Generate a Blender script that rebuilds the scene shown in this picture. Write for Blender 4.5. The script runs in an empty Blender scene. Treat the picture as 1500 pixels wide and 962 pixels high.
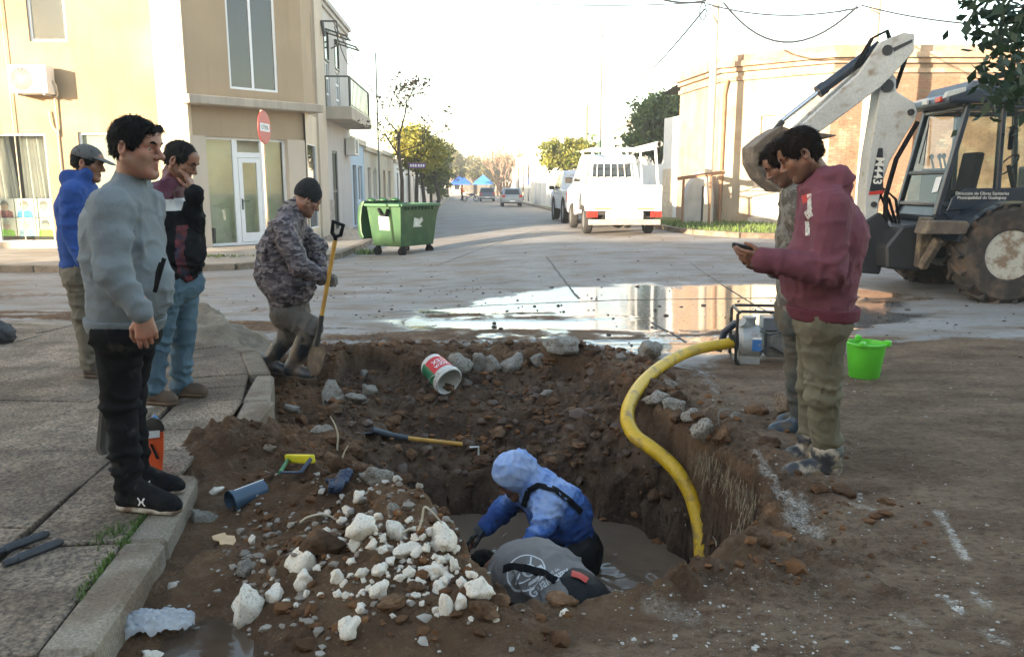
import bpy, bmesh, math, random
import numpy as np
from mathutils import Vector, Matrix, Euler
SC = bpy.context.scene
COL = SC.collection
R = math.radians
rnd = random.Random(11)
# ------------------------------------------------------------------ camera
CAMH, TH, FPX = 1.52, R(10.2), 1150.0
cam_d = bpy.data.cameras.new('camera'); cam = bpy.data.objects.new('camera', cam_d); COL.objects.link(cam)
cam.location = (0, 0, CAMH); cam.rotation_euler = (math.pi/2-TH, 0, 0)
cam_d.sensor_width = 36; cam_d.lens = FPX/1500*36; cam_d.clip_start = .05; cam_d.clip_end = 3000
SC.camera = cam
# ------------------------------------------------------------------ light
SUN_AZ, SUN_EL = R(48), R(10)          # light travels towards +Y turned by SUN_AZ to +X
w = bpy.data.worlds.new('World'); SC.world = w; w.use_nodes = True
nt = w.node_tree; nt.nodes.clear()
sky = nt.nodes.new('ShaderNodeTexSky'); sky.sky_type = 'NISHITA'; sky.sun_disc = False
sky.sun_elevation = SUN_EL; sky.sun_rotation = SUN_AZ+math.pi
sky.air_density = 1.0; sky.dust_density = .7; sky.ozone_density = 1.0; sky.altitude = 0
tint = nt.nodes.new('ShaderNodeMix'); tint.data_type = 'RGBA'; tint.blend_type = 'MULTIPLY'
tint.inputs['Factor'].default_value = 1; tint.inputs['B'].default_value = (1.0, .90, .785, 1)   # camera white balance
bg = nt.nodes.new('ShaderNodeBackground'); bg.inputs['Strength'].default_value = .115
wo = nt.nodes.new('ShaderNodeOutputWorld')
nt.links.new(sky.outputs[0], tint.inputs['A']); nt.links.new(tint.outputs['Result'], bg.inputs['Color']); nt.links.new(bg.outputs[0], wo.inputs[0])
sl = bpy.data.lights.new('sun', 'SUN'); sl.energy = 3.2; sl.angle = R(.55); sl.color = (1, .82, .60)
so = bpy.data.objects.new('sun', sl); COL.objects.link(so)
LDIR = Vector((math.sin(SUN_AZ)*math.cos(SUN_EL), math.cos(SUN_AZ)*math.cos(SUN_EL), -math.sin(SUN_EL)))
so.rotation_euler = LDIR.to_track_quat('-Z', 'Y').to_euler()
VS = SC.view_settings; VS.view_transform = 'Standard'; VS.look = 'None'; VS.gamma = 1; VS.use_curve_mapping = False
VS.exposure = 3.0
SC.cycles.max_bounces = 6; SC.cycles.diffuse_bounces = 3; SC.cycles.glossy_bounces = 3; SC.cycles.transmission_bounces = 5
SC.cycles.transparent_max_bounces = 8
# ------------------------------------------------------------------ pixels of the photo -> points of the place
def ray(px, py):
    v = -(py-481)/FPX
    return Vector(((px-750)/FPX, math.cos(TH)+v*math.sin(TH), -math.sin(TH)+v*math.cos(TH)))
def G(px, py, z=0.0):
    r = ray(px, py); t = (z-CAMH)/r.z
    return Vector((r.x*t, r.y*t, z))
def at(px, py, Y):
    r = ray(px, py); t = Y/r.y
    return Vector((r.x*t, Y, CAMH+r.z*t))
# ------------------------------------------------------------------ numpy noise
def _h(ix, iy, iz, s):
    a = (ix.astype(np.int64)*374761393+iy.astype(np.int64)*668265263+iz.astype(np.int64)*1442695041+s*974711) & 0xffffffff
    a = ((a ^ (a >> 13))*1274126177) & 0xffffffff
    a = ((a ^ (a >> 16))*2246822519) & 0xffffffff
    return ((a ^ (a >> 15)) & 0xffffff)/float(0x7fffff)-1.0
def vn(P, s=0):
    P = np.asarray(P, float); i = np.floor(P); f = P-i; f = f*f*f*(f*(f*6-15)+10)
    x, y, z = i[:, 0], i[:, 1], i[:, 2]; out = 0
    for a in (0, 1):
        for b in (0, 1):
            for c in (0, 1):
                wt = (f[:, 0] if a else 1-f[:, 0])*(f[:, 1] if b else 1-f[:, 1])*(f[:, 2] if c else 1-f[:, 2])
                out = out+wt*_h(x+a, y+b, z+c, s)
    return out
def fbm(P, o=4, s=0, gain=.5):
    P = np.asarray(P, float); t = 0; a = 1.0; n = 0
    for k in range(o):
        t = t+a*vn(P*2.03**k+k*7.3, s+k); n += a; a *= gain
    return t/n
def fb2(x, y, sc, o=4, s=0, gain=.5):
    return fbm(np.stack([x*sc, y*sc, np.full_like(x, .37)], -1), o, s, gain)
def worley(x, y, sc, s=0):
    x = x*sc; y = y*sc; ix = np.floor(x); iy = np.floor(y); best = np.full(x.shape, 9.0); o = np.zeros_like(x)
    for a in (-1, 0, 1):
        for b in (-1, 0, 1):
            cx = ix+a; cy = iy+b; px = cx+.5+.45*_h(cx, cy, o, s); py = cy+.5+.45*_h(cx, cy, o, s+7); best = np.minimum(best, (px-x)**2+(py-y)**2)
    return np.sqrt(best)
def sstep(x, a, b):
    t = np.clip((x-a)/(b-a), 0, 1); return t*t*(3-2*t)
# ------------------------------------------------------------------ materials
MATS = {}
def rgba(c): return (c[0], c[1], c[2], 1)
def M(name, col, rough=.6, metal=0, var=.12, vs=6, bump=.0, bs=60, col2=None, c2=(.45, .6), cs=8, trans=0, coat=0, spec=.5, emit=0, grain=0, gs=300, coord='Object', sss=0, streak=0):
    """principled with noise in value, an optional second colour in patches, fine grain and relief"""
    if name in MATS: return MATS[name]
    m = bpy.data.materials.new(name); m.use_nodes = True; MATS[name] = m
    n = m.node_tree.nodes; l = m.node_tree.links; b = n['Principled BSDF']
    b.inputs['Roughness'].default_value = rough; b.inputs['Metallic'].default_value = metal
    b.inputs['Transmission Weight'].default_value = trans; b.inputs['Coat Weight'].default_value = coat
    b.inputs['Specular IOR Level'].default_value = spec
    tc = n.new('ShaderNodeTexCoord')
    def noise(sc, det=4, ro=.55):
        t = n.new('ShaderNodeTexNoise'); t.inputs['Scale'].default_value = sc; t.inputs['Detail'].default_value = det; t.inputs['Roughness'].default_value = ro
        l.new(tc.outputs[coord], t.inputs['Vector']); return t
    base = n.new('ShaderNodeRGB'); base.outputs[0].default_value = rgba(col); cur = base.outputs[0]
    if col2:
        t = noise(cs, 5, .6); mr = n.new('ShaderNodeMapRange'); mr.inputs[1].default_value = c2[0]; mr.inputs[2].default_value = c2[1]
        l.new(t.outputs['Fac'], mr.inputs[0]); mx = n.new('ShaderNodeMix'); mx.data_type = 'RGBA'
        l.new(mr.outputs[0], mx.inputs['Factor']); l.new(cur, mx.inputs['A']); mx.inputs['B'].default_value = rgba(col2); cur = mx.outputs['Result']
    for amp, sc, det in ((var, vs, 5), (grain, gs, 2)):
        if not amp: continue
        t = noise(sc, det); mr = n.new('ShaderNodeMapRange'); mr.inputs[1].default_value = .3; mr.inputs[2].default_value = .7
        mr.inputs[3].default_value = 1-amp; mr.inputs[4].default_value = 1+amp; l.new(t.outputs['Fac'], mr.inputs[0])
        mx = n.new('ShaderNodeVectorMath'); mx.operation = 'SCALE'; l.new(cur, mx.inputs[0]); l.new(mr.outputs[0], mx.inputs['Scale']); cur = mx.outputs[0]
    if streak:   # rain stains run down the wall
        mp = n.new('ShaderNodeMapping'); mp.inputs['Scale'].default_value = (2.2, 2.2, .16); l.new(tc.outputs[coord], mp.inputs[0]); t = n.new('ShaderNodeTexNoise'); t.inputs['Scale'].default_value = 1.6; t.inputs['Detail'].default_value = 7; t.inputs['Roughness'].default_value = .68; l.new(mp.outputs[0], t.inputs[0])
        mr = n.new('ShaderNodeMapRange'); mr.inputs[1].default_value = .50; mr.inputs[2].default_value = .72; mr.inputs[3].default_value = 1; mr.inputs[4].default_value = 1-streak; l.new(t.outputs['Fac'], mr.inputs[0]); mx = n.new('ShaderNodeVectorMath'); mx.operation = 'SCALE'; l.new(cur, mx.inputs[0]); l.new(mr.outputs[0], mx.inputs['Scale']); cur = mx.outputs[0]
    l.new(cur, b.inputs['Base Color'])
    if bump:
        t = noise(bs, 4); bp = n.new('ShaderNodeBump'); bp.inputs['Strength'].default_value = bump; bp.inputs['Distance'].default_value = .01
        l.new(t.outputs['Fac'], bp.inputs['Height']); l.new(bp.outputs[0], b.inputs['Normal'])
    if emit:
        l.new(cur, b.inputs['Emission Color']); b.inputs['Emission Strength'].default_value = emit
    if sss: b.inputs['Subsurface Weight'].default_value = sss; b.inputs['Subsurface Radius'].default_value = (.01, .004, .002)
    return m
def glassmat(name, tint=(.8, .85, .85), rough=.02):
    """window glass: mirror at glancing angles, clear otherwise"""
    if name in MATS: return MATS[name]
    m = bpy.data.materials.new(name); m.use_nodes = True; MATS[name] = m
    n = m.node_tree.nodes; l = m.node_tree.links; n.remove(n['Principled BSDF'])
    fr = n.new('ShaderNodeFresnel'); ge = n.new('ShaderNodeNewGeometry'); mr = n.new('ShaderNodeMapRange'); mr.inputs[3].default_value = 1.6; mr.inputs[4].default_value = 1/1.6
    l.new(ge.outputs['Backfacing'], mr.inputs[0]); l.new(mr.outputs[0], fr.inputs[0])
    tr = n.new('ShaderNodeBsdfTransparent'); tr.inputs[0].default_value = rgba(tint)
    gl = n.new('ShaderNodeBsdfGlossy'); gl.inputs['Roughness'].default_value = rough
    mx = n.new('ShaderNodeMixShader'); l.new(fr.outputs[0], mx.inputs[0]); l.new(tr.outputs[0], mx.inputs[1]); l.new(gl.outputs[0], mx.inputs[2])
    l.new(mx.outputs[0], n['Material Output'].inputs[0]); return m
# ------------------------------------------------------------------ objects
def thing(name, label, cat, loc=(0, 0, 0), rz=0, group=None):
    o = bpy.data.objects.new(name, None); COL.objects.link(o); o.location = loc; o.rotation_euler = (0, 0, rz)
    o.empty_display_size = .1
    o['label'] = label; o['category'] = cat
    if group: o['group'] = group
    return o
def tag(o, label=None, cat=None, group=None, kind=None):
    if label: o['label'] = label
    if cat: o['category'] = cat
    if group: o['group'] = group
    if kind: o['kind'] = kind
    return o
def finish(me, smooth, ang=38):
    if smooth:
        me.polygons.foreach_set('use_smooth', np.ones(len(me.polygons), bool))
        if ang < 180: me.set_sharp_from_angle(angle=R(ang))
    me.update()
def mkobj(name, me, mat=None, parent=None):
    o = bpy.data.objects.new(name, me); COL.objects.link(o)
    if mat is not None:
        for m_ in (mat if isinstance(mat, (list, tuple)) else [mat]): me.materials.append(m_)
    if parent is not None: o.parent = parent
    return o
def mk_np(name, V, F, mat=None, parent=None, smooth=True, ang=180):
    V = np.ascontiguousarray(V, np.float32); F = np.ascontiguousarray(F, np.int32); k = F.shape[1]
    me = bpy.data.meshes.new(name); me.vertices.add(len(V)); me.vertices.foreach_set('co', V.ravel())
    me.loops.add(F.size); me.loops.foreach_set('vertex_index', F.ravel())
    me.polygons.add(len(F)); me.polygons.foreach_set('loop_start', np.arange(0, F.size, k, dtype=np.int32))
    me.update(calc_edges=True); finish(me, smooth, ang); return mkobj(name, me, mat, parent)
def attr(o, name, arr):
    a = o.data.attributes.new(name, 'FLOAT', 'POINT'); a.data.foreach_set('value', np.ascontiguousarray(arr, np.float32))
class MB:
    """collects shapes, build() links them as ONE mesh object"""
    def __init__(s): s.v = []; s.f = []; s.mi = []; s.cur = 0
    def add(s, V, F):
        b = len(s.v); s.v += [tuple(p) for p in V]; s.f += [tuple(i+b for i in q) for q in F]; s.mi += [s.cur]*len(F); return s
    def box(s, c, d, rot=None):
        V = [Vector((x*d[0]/2, y*d[1]/2, z*d[2]/2)) for x in (-1, 1) for y in (-1, 1) for z in (-1, 1)]
        if rot is not None: V = [rot @ p for p in V]
        c = Vector(c)
        return s.add([p+c for p in V], [(0, 1, 3, 2), (4, 6, 7, 5), (0, 4, 5, 1), (2, 3, 7, 6), (0, 2, 6, 4), (1, 5, 7, 3)])
    def bb(s, x0, x1, y0, y1, z0, z1): return s.box(((x0+x1)/2, (y0+y1)/2, (z0+z1)/2), (x1-x0, y1-y0, z1-z0))
    def bar(s, a, b, wd, ht, up=(0, 0, 1)):
        a, b = Vector(a), Vector(b); d = (b-a); L = d.length; d.normalize(); u = Vector(up)
        if abs(d.dot(u)) > .98: u = Vector((1, 0, 0))
        x = d.cross(u).normalized(); z = x.cross(d)
        return s.box((a+b)/2, (wd, L, ht), Matrix((x, d, z)).transposed())
    def tube(s, pts, r, n=8, cap=True, flat=None):
        P = [Vector(p) for p in pts]; m = len(P); r = r if hasattr(r, '__len__') else [r]*m
        V = []; F = []; T = [(P[min(i+1, m-1)]-P[max(i-1, 0)]).normalized() for i in range(m)]
        u = Vector((0, 0, 1)) if abs(T[0].z) < .9 else Vector((1, 0, 0)); u = T[0].cross(u).normalized()
        for i in range(m):
            u = (u-T[i]*u.dot(T[i])).normalized(); w2 = T[i].cross(u)
            for k in range(n):
                a = 2*math.pi*k/n; V.append(P[i]+(u*math.cos(a)+w2*math.sin(a))*r[i])
        for i in range(m-1):
            for k in range(n):
                F.append((i*n+k, i*n+(k+1) % n, (i+1)*n+(k+1) % n, (i+1)*n+k))
        if cap: F.append(tuple(range(n-1, -1, -1))); F.append(tuple((m-1)*n+k for k in range(n)))
        return s.add(V, F)
    def cyl(s, a, b, r, r2=None, n=16, cap=True): return s.tube([a, b], [r, r if r2 is None else r2], n, cap)
    def prism(s, poly, f0, f1):
        """poly of 2d points; f0, f1 map a 2d point to the two end faces"""
        n = len(poly); V = [f0(*p) for p in poly]+[f1(*p) for p in poly]
        return s.add(V, [tuple(range(n-1, -1, -1)), tuple(range(n, 2*n))]+[(i, (i+1) % n, n+(i+1) % n, n+i) for i in range(n)])
    def lathe(s, prof, c=(0, 0, 0), n=20, mat=None, closed=False):
        c = Vector(c); V = []; F = []; m = len(prof)
        for r_, z_ in prof:
            for k in range(n):
                a = 2*math.pi*k/n; p = Vector((r_*math.cos(a), r_*math.sin(a), z_))
                V.append(c+(mat @ p if mat is not None else p))
        for i in range(m-1):
            for k in range(n): F.append((i*n+k, i*n+(k+1) % n, (i+1)*n+(k+1) % n, (i+1)*n+k))
        if closed:
            for k in range(n): F.append(((m-1)*n+k, (m-1)*n+(k+1) % n, (k+1) % n, k))
        else:
            if prof[0][0] > 1e-4: F.append(tuple(range(n-1, -1, -1)))
            if prof[-1][0] > 1e-4: F.append(tuple((m-1)*n+k for k in range(n)))
        return s.add(V, F)
    def ell(s, c, r, rot=None, n=12, m=8):
        c = Vector(c); V = []; F = []
        for i in range(m+1):
            p = math.pi*i/m
            for k in range(n):
                a = 2*math.pi*k/n; q = Vector((r[0]*math.sin(p)*math.cos(a), r[1]*math.sin(p)*math.sin(a), r[2]*math.cos(p)))
                V.append(c+(rot @ q if rot is not None else q))
        for i in range(m):
            for k in range(n): F.append((i*n+k, (i+1)*n+k, (i+1)*n+(k+1) % n, i*n+(k+1) % n))
        return s.add(V, F)
    def build(s, name, mat, parent=None, smooth=True, bev=0, seg=1, ang=38, off=None):
        me = bpy.data.meshes.new(name)
        V = s.v if off is None else [(p[0]-off[0], p[1]-off[1], p[2]-off[2]) for p in s.v]
        me.from_pydata(V, [], s.f)
        if any(s.mi): me.polygons.foreach_set('material_index', s.mi)
        bm = bmesh.new(); bm.from_mesh(me)
        bmesh.ops.remove_doubles(bm, verts=bm.verts, dist=1e-6)
        bmesh.ops.recalc_face_normals(bm, faces=bm.faces)
        if bev:
            E = [e for e in bm.edges if len(e.link_faces) == 2 and e.calc_face_angle(0) > R(30)]
            bmesh.ops.bevel(bm, geom=E, offset=bev, segments=seg, profile=.6, affect='EDGES', clamp_overlap=True)
        bm.to_mesh(me); bm.free(); finish(me, smooth, ang); return mkobj(name, me, mat, parent)
def text(body, mat, M4, size, parent, name='lettering', bold=0, ext=.0012, align='CENTER'):
    c = bpy.data.curves.new(name, 'FONT'); c.body = body; c.size = size; c.align_x = align; c.align_y = 'CENTER'; c.extrude = ext; c.offset = bold
    c.resolution_u = 3
    o = bpy.data.objects.new(name, c); COL.objects.link(o)
    dg = bpy.context.evaluated_depsgraph_get(); me = bpy.data.meshes.new_from_object(o.evaluated_get(dg)); bpy.data.objects.remove(o)
    me.transform(M4); me.name = name; me.materials.clear(); return mkobj(name, me, mat, parent)
def frame4(o, x, y):
    x = Vector(x).normalized(); y = Vector(y).normalized(); z = x.cross(y); M4 = Matrix((x, y, z)).transposed().to_4x4(); M4.translation = Vector(o); return M4
# ------------------------------------------------------------------ signed distance modelling
class SDF:
    """a field on a grid; caps and ellipsoids blend into ONE continuous surface"""
    def __init__(s, lo, hi, h):
        s.h = h; s.lo = np.array(lo, float); s.n = np.ceil((np.array(hi)-s.lo)/h).astype(int)+1
        s.ax = [s.lo[i]+h*np.arange(s.n[i]) for i in range(3)]; s.D = np.full(tuple(s.n), .2, np.float32)
    def _sub(s, lo, hi):
        a = [max(0, int((lo[i]-s.lo[i])/s.h)) for i in range(3)]; b = [min(int(s.n[i]), int((hi[i]-s.lo[i])/s.h)+2) for i in range(3)]
        if any(b[i] <= a[i] for i in range(3)): return None, None
        sl_ = tuple(slice(a[i], b[i]) for i in range(3))
        g = np.meshgrid(*[s.ax[i][a[i]:b[i]] for i in range(3)], indexing='ij', sparse=True); return sl_, g
    def _mix(s, sl_, d, k, sub):
        D = s.D[sl_]
        if sub:
            d = -d; hh = np.clip(.5-.5*(d-D)/k, 0, 1); s.D[sl_] = D*hh+d*(1-hh)+k*hh*(1-hh) if k > 0 else np.maximum(D, d); return
        hh = np.clip(.5+.5*(d-D)/k, 0, 1); s.D[sl_] = d*(1-hh)+D*hh-k*hh*(1-hh)
    def cap(s, a, b, ra, rb=None, k=.02, flat=None, f=1.0, sub=False):
        """tapered capsule; flat: unit vector along which the section is scaled by f"""
        a = np.array(a, float); b = np.array(b, float); rb = ra if rb is None else rb; m = max(ra, rb)*max(f, 1)+k+s.h*3
        sl_, g = s._sub(np.minimum(a, b)-m, np.maximum(a, b)+m)
        if sl_ is None: return s
        ab = b-a; L2 = max(ab.dot(ab), 1e-9); p = [g[i]-a[i] for i in range(3)]
        t = np.clip((p[0]*ab[0]+p[1]*ab[1]+p[2]*ab[2])/L2, 0, 1)
        q = [p[i]-t*ab[i] for i in range(3)]; q2 = q[0]**2+q[1]**2+q[2]**2
        if flat is not None:
            fl = np.array(flat, float); fl /= np.linalg.norm(fl); c = q[0]*fl[0]+q[1]*fl[1]+q[2]*fl[2]; q2 = q2+c*c*(1/f**2-1)
        s._mix(sl_, np.sqrt(np.maximum(q2, 0))-(ra+(rb-ra)*t), k, sub); return s
    def ell(s, c, r, k=.02, rot=None, sub=False):
        c = np.array(c, float); r = np.array(r, float); m = r.max()+k+s.h*3; sl_, g = s._sub(c-m, c+m)
        if sl_ is None: return s
        p = [g[i]-c[i] for i in range(3)]
        if rot is not None: p = [sum(rot[j][i]*p[j] for j in range(3)) for i in range(3)]   # rot columns = local axes
        e = np.sqrt((p[0]/r[0])**2+(p[1]/r[1])**2+(p[2]/r[2])**2); g2 = np.sqrt((p[0]/r[0]**2)**2+(p[1]/r[1]**2)**2+(p[2]/r[2]**2)**2)
        s._mix(sl_, e*(e-1)/np.maximum(g2, 1e-6), k, sub); return s
    def plane(s, o, n, k=.005):
        """cut away everything on the n side of o"""
        n = np.array(n, float); n /= np.linalg.norm(n); g = np.meshgrid(*s.ax, indexing='ij', sparse=True)
        d = (g[0]-o[0])*n[0]+(g[1]-o[1])*n[1]+(g[2]-o[2])*n[2]; s.D = np.maximum(s.D, d.astype(np.float32)); return s
    def mesh(s):
        D = s.D; D[[0, -1]] = .2; D[:, [0, -1]] = .2; D[:, :, [0, -1]] = .2; S = D < 0
        nx, ny, nz = [k-1 for k in D.shape]; acc = np.zeros((nx, ny, nz, 3), np.float32); cnt = np.zeros((nx, ny, nz), np.float32)
        cs = {}
        for ax in range(3):
            sa = [slice(None)]*3; sb = [slice(None)]*3; sa[ax] = slice(0, -1); sb[ax] = slice(1, None)
            d0, d1 = D[tuple(sa)], D[tuple(sb)]; cr = S[tuple(sa)] != S[tuple(sb)]; idx = np.argwhere(cr)
            t = d0[cr]/(d0[cr]-d1[cr]); cs[ax] = (idx, S[tuple(sa)][cr]); o = [i for i in range(3) if i != ax]
            pos = idx.astype(np.float32); pos[:, ax] += t
            for u in (0, 1):
                for v_ in (0, 1):
                    ii = idx.copy(); ii[:, o[0]] -= u; ii[:, o[1]] -= v_
                    ok = (ii >= 0).all(1) & (ii < [nx, ny, nz]).all(1); q = tuple(ii[ok].T)
                    np.add.at(acc, q, pos[ok]); np.add.at(cnt, q, 1)
        act = cnt > 0; vid = np.full(cnt.shape, -1, np.int64); vid[act] = np.arange(act.sum())
        V = acc[act]/cnt[act][:, None]*s.h+s.lo; F = []
        for ax in range(3):
            idx, ins = cs[ax]; o = [(ax+1) % 3, (ax+2) % 3]; qs = []
            for u, v_ in ((1, 1), (0, 1), (0, 0), (1, 0)):
                ii = idx.copy(); ii[:, o[0]] -= u; ii[:, o[1]] -= v_; qs.append(vid[tuple(np.clip(ii, 0, [nx-1, ny-1, nz-1]).T)])
            q = np.stack(qs, 1); q[~ins] = q[~ins][:, ::-1]; F.append(q[(q >= 0).all(1)])
        return V, np.concatenate(F)
def vnormals(V, F):
    n = np.cross(V[F[:, 1]]-V[F[:, 0]], V[F[:, 2]]-V[F[:, 0]])+np.cross(V[F[:, 2]]-V[F[:, 0]], V[F[:, 3]]-V[F[:, 0]]) if F.shape[1] == 4 else np.cross(V[F[:, 1]]-V[F[:, 0]], V[F[:, 2]]-V[F[:, 0]])
    N = np.zeros_like(V)
    for i in range(F.shape[1]): np.add.at(N, F[:, i], n)
    return N/np.maximum(np.linalg.norm(N, axis=1, keepdims=True), 1e-9)
# ================================================================== terrain
def GP(pts, z): return np.array([[*(G(x, y, z if len(p) == 0 else p[0])[:2])] for x, y, *p in pts])
RIM = GP([(478, 560), (500, 528), (545, 520), (600, 532), (650, 540), (700, 522), (790, 522), (850, 532), (905, 556), (955, 588), (1010, 630), (1062, 662),
          (1100, 690), (1128, 716), (1112, 762), (1064, 806), (1005, 846), (955, 882), (872, 893), (800, 898), (742, 900, .05), (728, 856, .14), (720, 806, .2), (672, 752, .22),
          (600, 700, .2), (548, 672, .12), (500, 640, .02), (478, 600)], 0.0)
PIT = GP([(590, 650), (650, 632), (760, 628), (860, 634), (945, 646), (1000, 676), (1058, 716), (1092, 740), (1070, 786), (1030, 818), (975, 862), (925, 884), (870, 880),
          (800, 876, 0.), (752, 862, .05), (735, 806, .1), (690, 760, .1), (630, 712, .05), (590, 690, -.1)], -.22)
def sdp(x, y, P):
    d = np.full(x.shape, 1e9); ins = np.zeros(x.shape, bool); n = len(P)
    for i in range(n):
        a = P[i]; b = P[(i+1) % n]; e = b-a; wx = x-a[0]; wy = y-a[1]
        t = np.clip((wx*e[0]+wy*e[1])/(e@e), 0, 1); d = np.minimum(d, (wx-e[0]*t)**2+(wy-e[1]*t)**2)
        c = (a[1] > y) != (b[1] > y); xi = a[0]+(y-a[1])*e[0]/(e[1] if abs(e[1]) > 1e-9 else 1e-9); ins ^= c & (x < xi)
    d = np.sqrt(d); return np.where(ins, d, -d)
KERB = np.array([[-1.16, 1.0], [-1.29, 2.19], [-1.50, 3.74], [-1.56, 4.5], [-1.66, 5.15], [-1.86, 5.9], [-2.2, 6.7], [-2.75, 7.35], [-3.6, 7.85], [-5.4, 8.25], [-14, 9.2]])
SIDE = np.concatenate([KERB, [[-14, 1.0]]])
def road_rise(x, y): return .30*sstep(y, 9, 18)*(1-sstep(y, 26, 52))*sstep(x, -3.5, 1.5)
def gauss(x, y, cx, cy, sx, sy, rot=0):
    c, s_ = math.cos(rot), math.sin(rot); u = (x-cx)*c+(y-cy)*s_; v = -(x-cx)*s_+(y-cy)*c
    return np.exp(-(u/sx)**2-(v/sy)**2)
def _c(px, py, z): p = G(px, py, z); return p.x, p.y
HEAPS = [(*_c(590, 745, .2), .20, .42, .24, -.9), (*_c(480, 800, .12), .15, .5, .42, 0), (*_c(690, 850, .1), .10, .22, .32, .3), (*_c(350, 650, .1), .17, .38, .34, 0), (*_c(470, 700, .12), .13, .40, .24, 0),
         (*_c(310, 655, .1), .10, .30, .25, 0), (*_c(560, 900, .05), .05, .5, .25, 0), (*_c(520, 520, .05), .12, .45, .3, .2), (*_c(420, 560, 0), .08, .3, .3, 0), (*_c(640, 520, 0), .05, .3, .22, 0),
         (*_c(840, 522, 0), .07, .35, .2, 0), (*_c(990, 560, .0), .05, .5, .4, 0), (*_c(1080, 850, 0), .05, .35, .25, .6), (*_c(1100, 640, 0), .04, .3, .4, 0), (*_c(960, 880, 0), .05, .3, .1, .5)]
PIPE = GP([(380, 545), (455, 545), (520, 545), (560, 600), (640, 655), (520, 665), (400, 625), (375, 585)], -.02)
def fields(x, y):
    rim = sdp(x, y, RIM); pit = sdp(x, y, PIT)
    n1 = fb2(x, y, 2.2, 3, 5); rim = rim+.05*n1+.022*fb2(x, y, 9, 3, 8); pit = pit+.05*fb2(x, y, 4, 3, 9)
    return rim, pit
def mudmask(x, y, rim):
    d = -rim; n = fb2(x, y, 1.1, 4, 21)
    near = 1-sstep(d+.45*n, .35, .95)
    right = sstep(x+.4*n, 1.2, 1.9)*(1-sstep(y+.9*n-(x-1.5)*.35, 6.3, 7.5))
    front = 1-sstep(y+.3*n, 3.4, 4.2)
    left = (1-sstep(x+.3*n, -.6, .1))*(1-sstep(y+.4*n, 6.6, 7.5))
    far = .85*sstep(fb2(x*.4, y*1.8, .9, 5, 33)-.25*sstep(x, 0, 2), -.12, .35)*(1-sstep(y, 9.5, 13))*sstep(y, 6, 7)
    return np.clip(np.maximum.reduce([near, right, front, left, far]), 0, 1)
def H(x, y, full=False):
    x = np.asarray(x, float); y = np.asarray(y, float); sh = x.shape; x = x.ravel(); y = y.ravel()
    z = road_rise(x, y); loc = (np.abs(x) < 9) & (y < 14) & (y > -1)
    out = z.copy(); mud = np.zeros_like(z); inpit = np.zeros_like(z); rimd = np.full_like(z, -9)
    xs, ys = x[loc], y[loc]; rim, pit = fields(xs, ys); mud_ = mudmask(xs, ys, rim)
    hp = np.zeros_like(xs); near = 1-sstep(-rim, .1, 1.1)
    for cx, cy, h, sx, sy, ro in HEAPS: hp = np.maximum(hp, h*gauss(xs, ys, cx, cy, sx, sy, ro))+.25*np.minimum(hp, h*gauss(xs, ys, cx, cy, sx, sy, ro))
    big = fb2(xs, ys, 3.0, 3, 2); clod = fb2(xs, ys, 9, 4, 3); fine = fb2(xs, ys, 34, 3, 4)
    ridge = 1-np.abs(fb2(xs, ys, 7, 3, 14))*2.2
    wl1 = .55-worley(xs+.04*clod, ys+.04*big, 9, 3); wl2 = .55-worley(xs+.02*fine, ys+.02*clod, 21, 5)
    rough = np.clip(np.maximum(near, hp*8), 0, 1)*(1-.75*sstep(xs, 1.2, 1.8)*sstep(-rim, .05, .25))*(1-.7*sstep(2.75-ys, 0, .15))
    h0 = mud_*(.012+.010*clod+.004*fine)+hp*(1+.35*big)+rough*(.045*clod+.03*np.maximum(ridge, 0)*big+.012*fine+.055*np.clip(wl1, -.15, 1)*sstep(clod, -.25, .3)+.026*np.clip(wl2, -.2, 1))
    pd = sdp(xs, ys, PIPE); h0 = h0-.16*sstep(pd+.05*clod, -.02, .14)
    # gutter along the kerb
    h0 = h0-.12*gauss(xs, ys, -1.02, 2.45, .26, .75, .05)
    # inside the excavation
    sA = np.clip(rim, 0, None); sB = np.clip(-pit, 0, None); t = np.clip(sA/(sA+sB+1e-6), 0, 1)
    back = sstep(ys, 4.6, 5.6)
    bench = -.06-.22*t-.16*t*t
    bench = bench+.07*clod+.08*np.maximum(ridge, 0)*big+.012*fine-.05+.07*np.clip(wl1, -.15, 1)*sstep(big, -.4, .2)+.02*np.clip(wl2, -.2, 1)
    deep = -.40-.95*sstep(pit+.05*clod, -.015, .17+.16*back)+.035*clod+.015*fine
    low = np.where(pit > -.015, np.minimum(bench, deep), bench)
    e = sstep(rim, -.01, .06); hz = h0*(1-e)+low*e
    # wall colour / flags
    out[loc] = z[loc]+hz; mud[loc] = np.maximum(mud_, e); inpit[loc] = e; rimd[loc] = rim
    if full: return out.reshape(sh), mud.reshape(sh), inpit.reshape(sh), rimd.reshape(sh)
    return out.reshape(sh)
def Hz(x, y): return float(H(np.array([x]), np.array([y]))[0])
def T(px, py, y0=1.6, y1=14):
    """the point of the ground seen at a pixel of the photo"""
    r = ray(px, py); Y = np.linspace(y0, y1, 1500); t = Y/r.y; z = CAMH+r.z*t; d = z-H(r.x*t, Y); i = int(np.argmax(d < 0))
    if d[i] >= 0: return G(px, py, 0)
    return Vector((r.x*t[i], Y[i], z[i]))
def axis(lo, a, b, hi, st, gr):
    mid = list(np.arange(a, b, st)); up = [mid[-1]]; s_ = st
    while up[-1] < hi: s_ *= gr; up.append(up[-1]+s_)
    dn = [mid[0]]; s_ = st
    while dn[-1] > lo: s_ *= gr; dn.append(dn[-1]-s_)
    return np.array(dn[:0:-1]+mid+up[1:])
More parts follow.
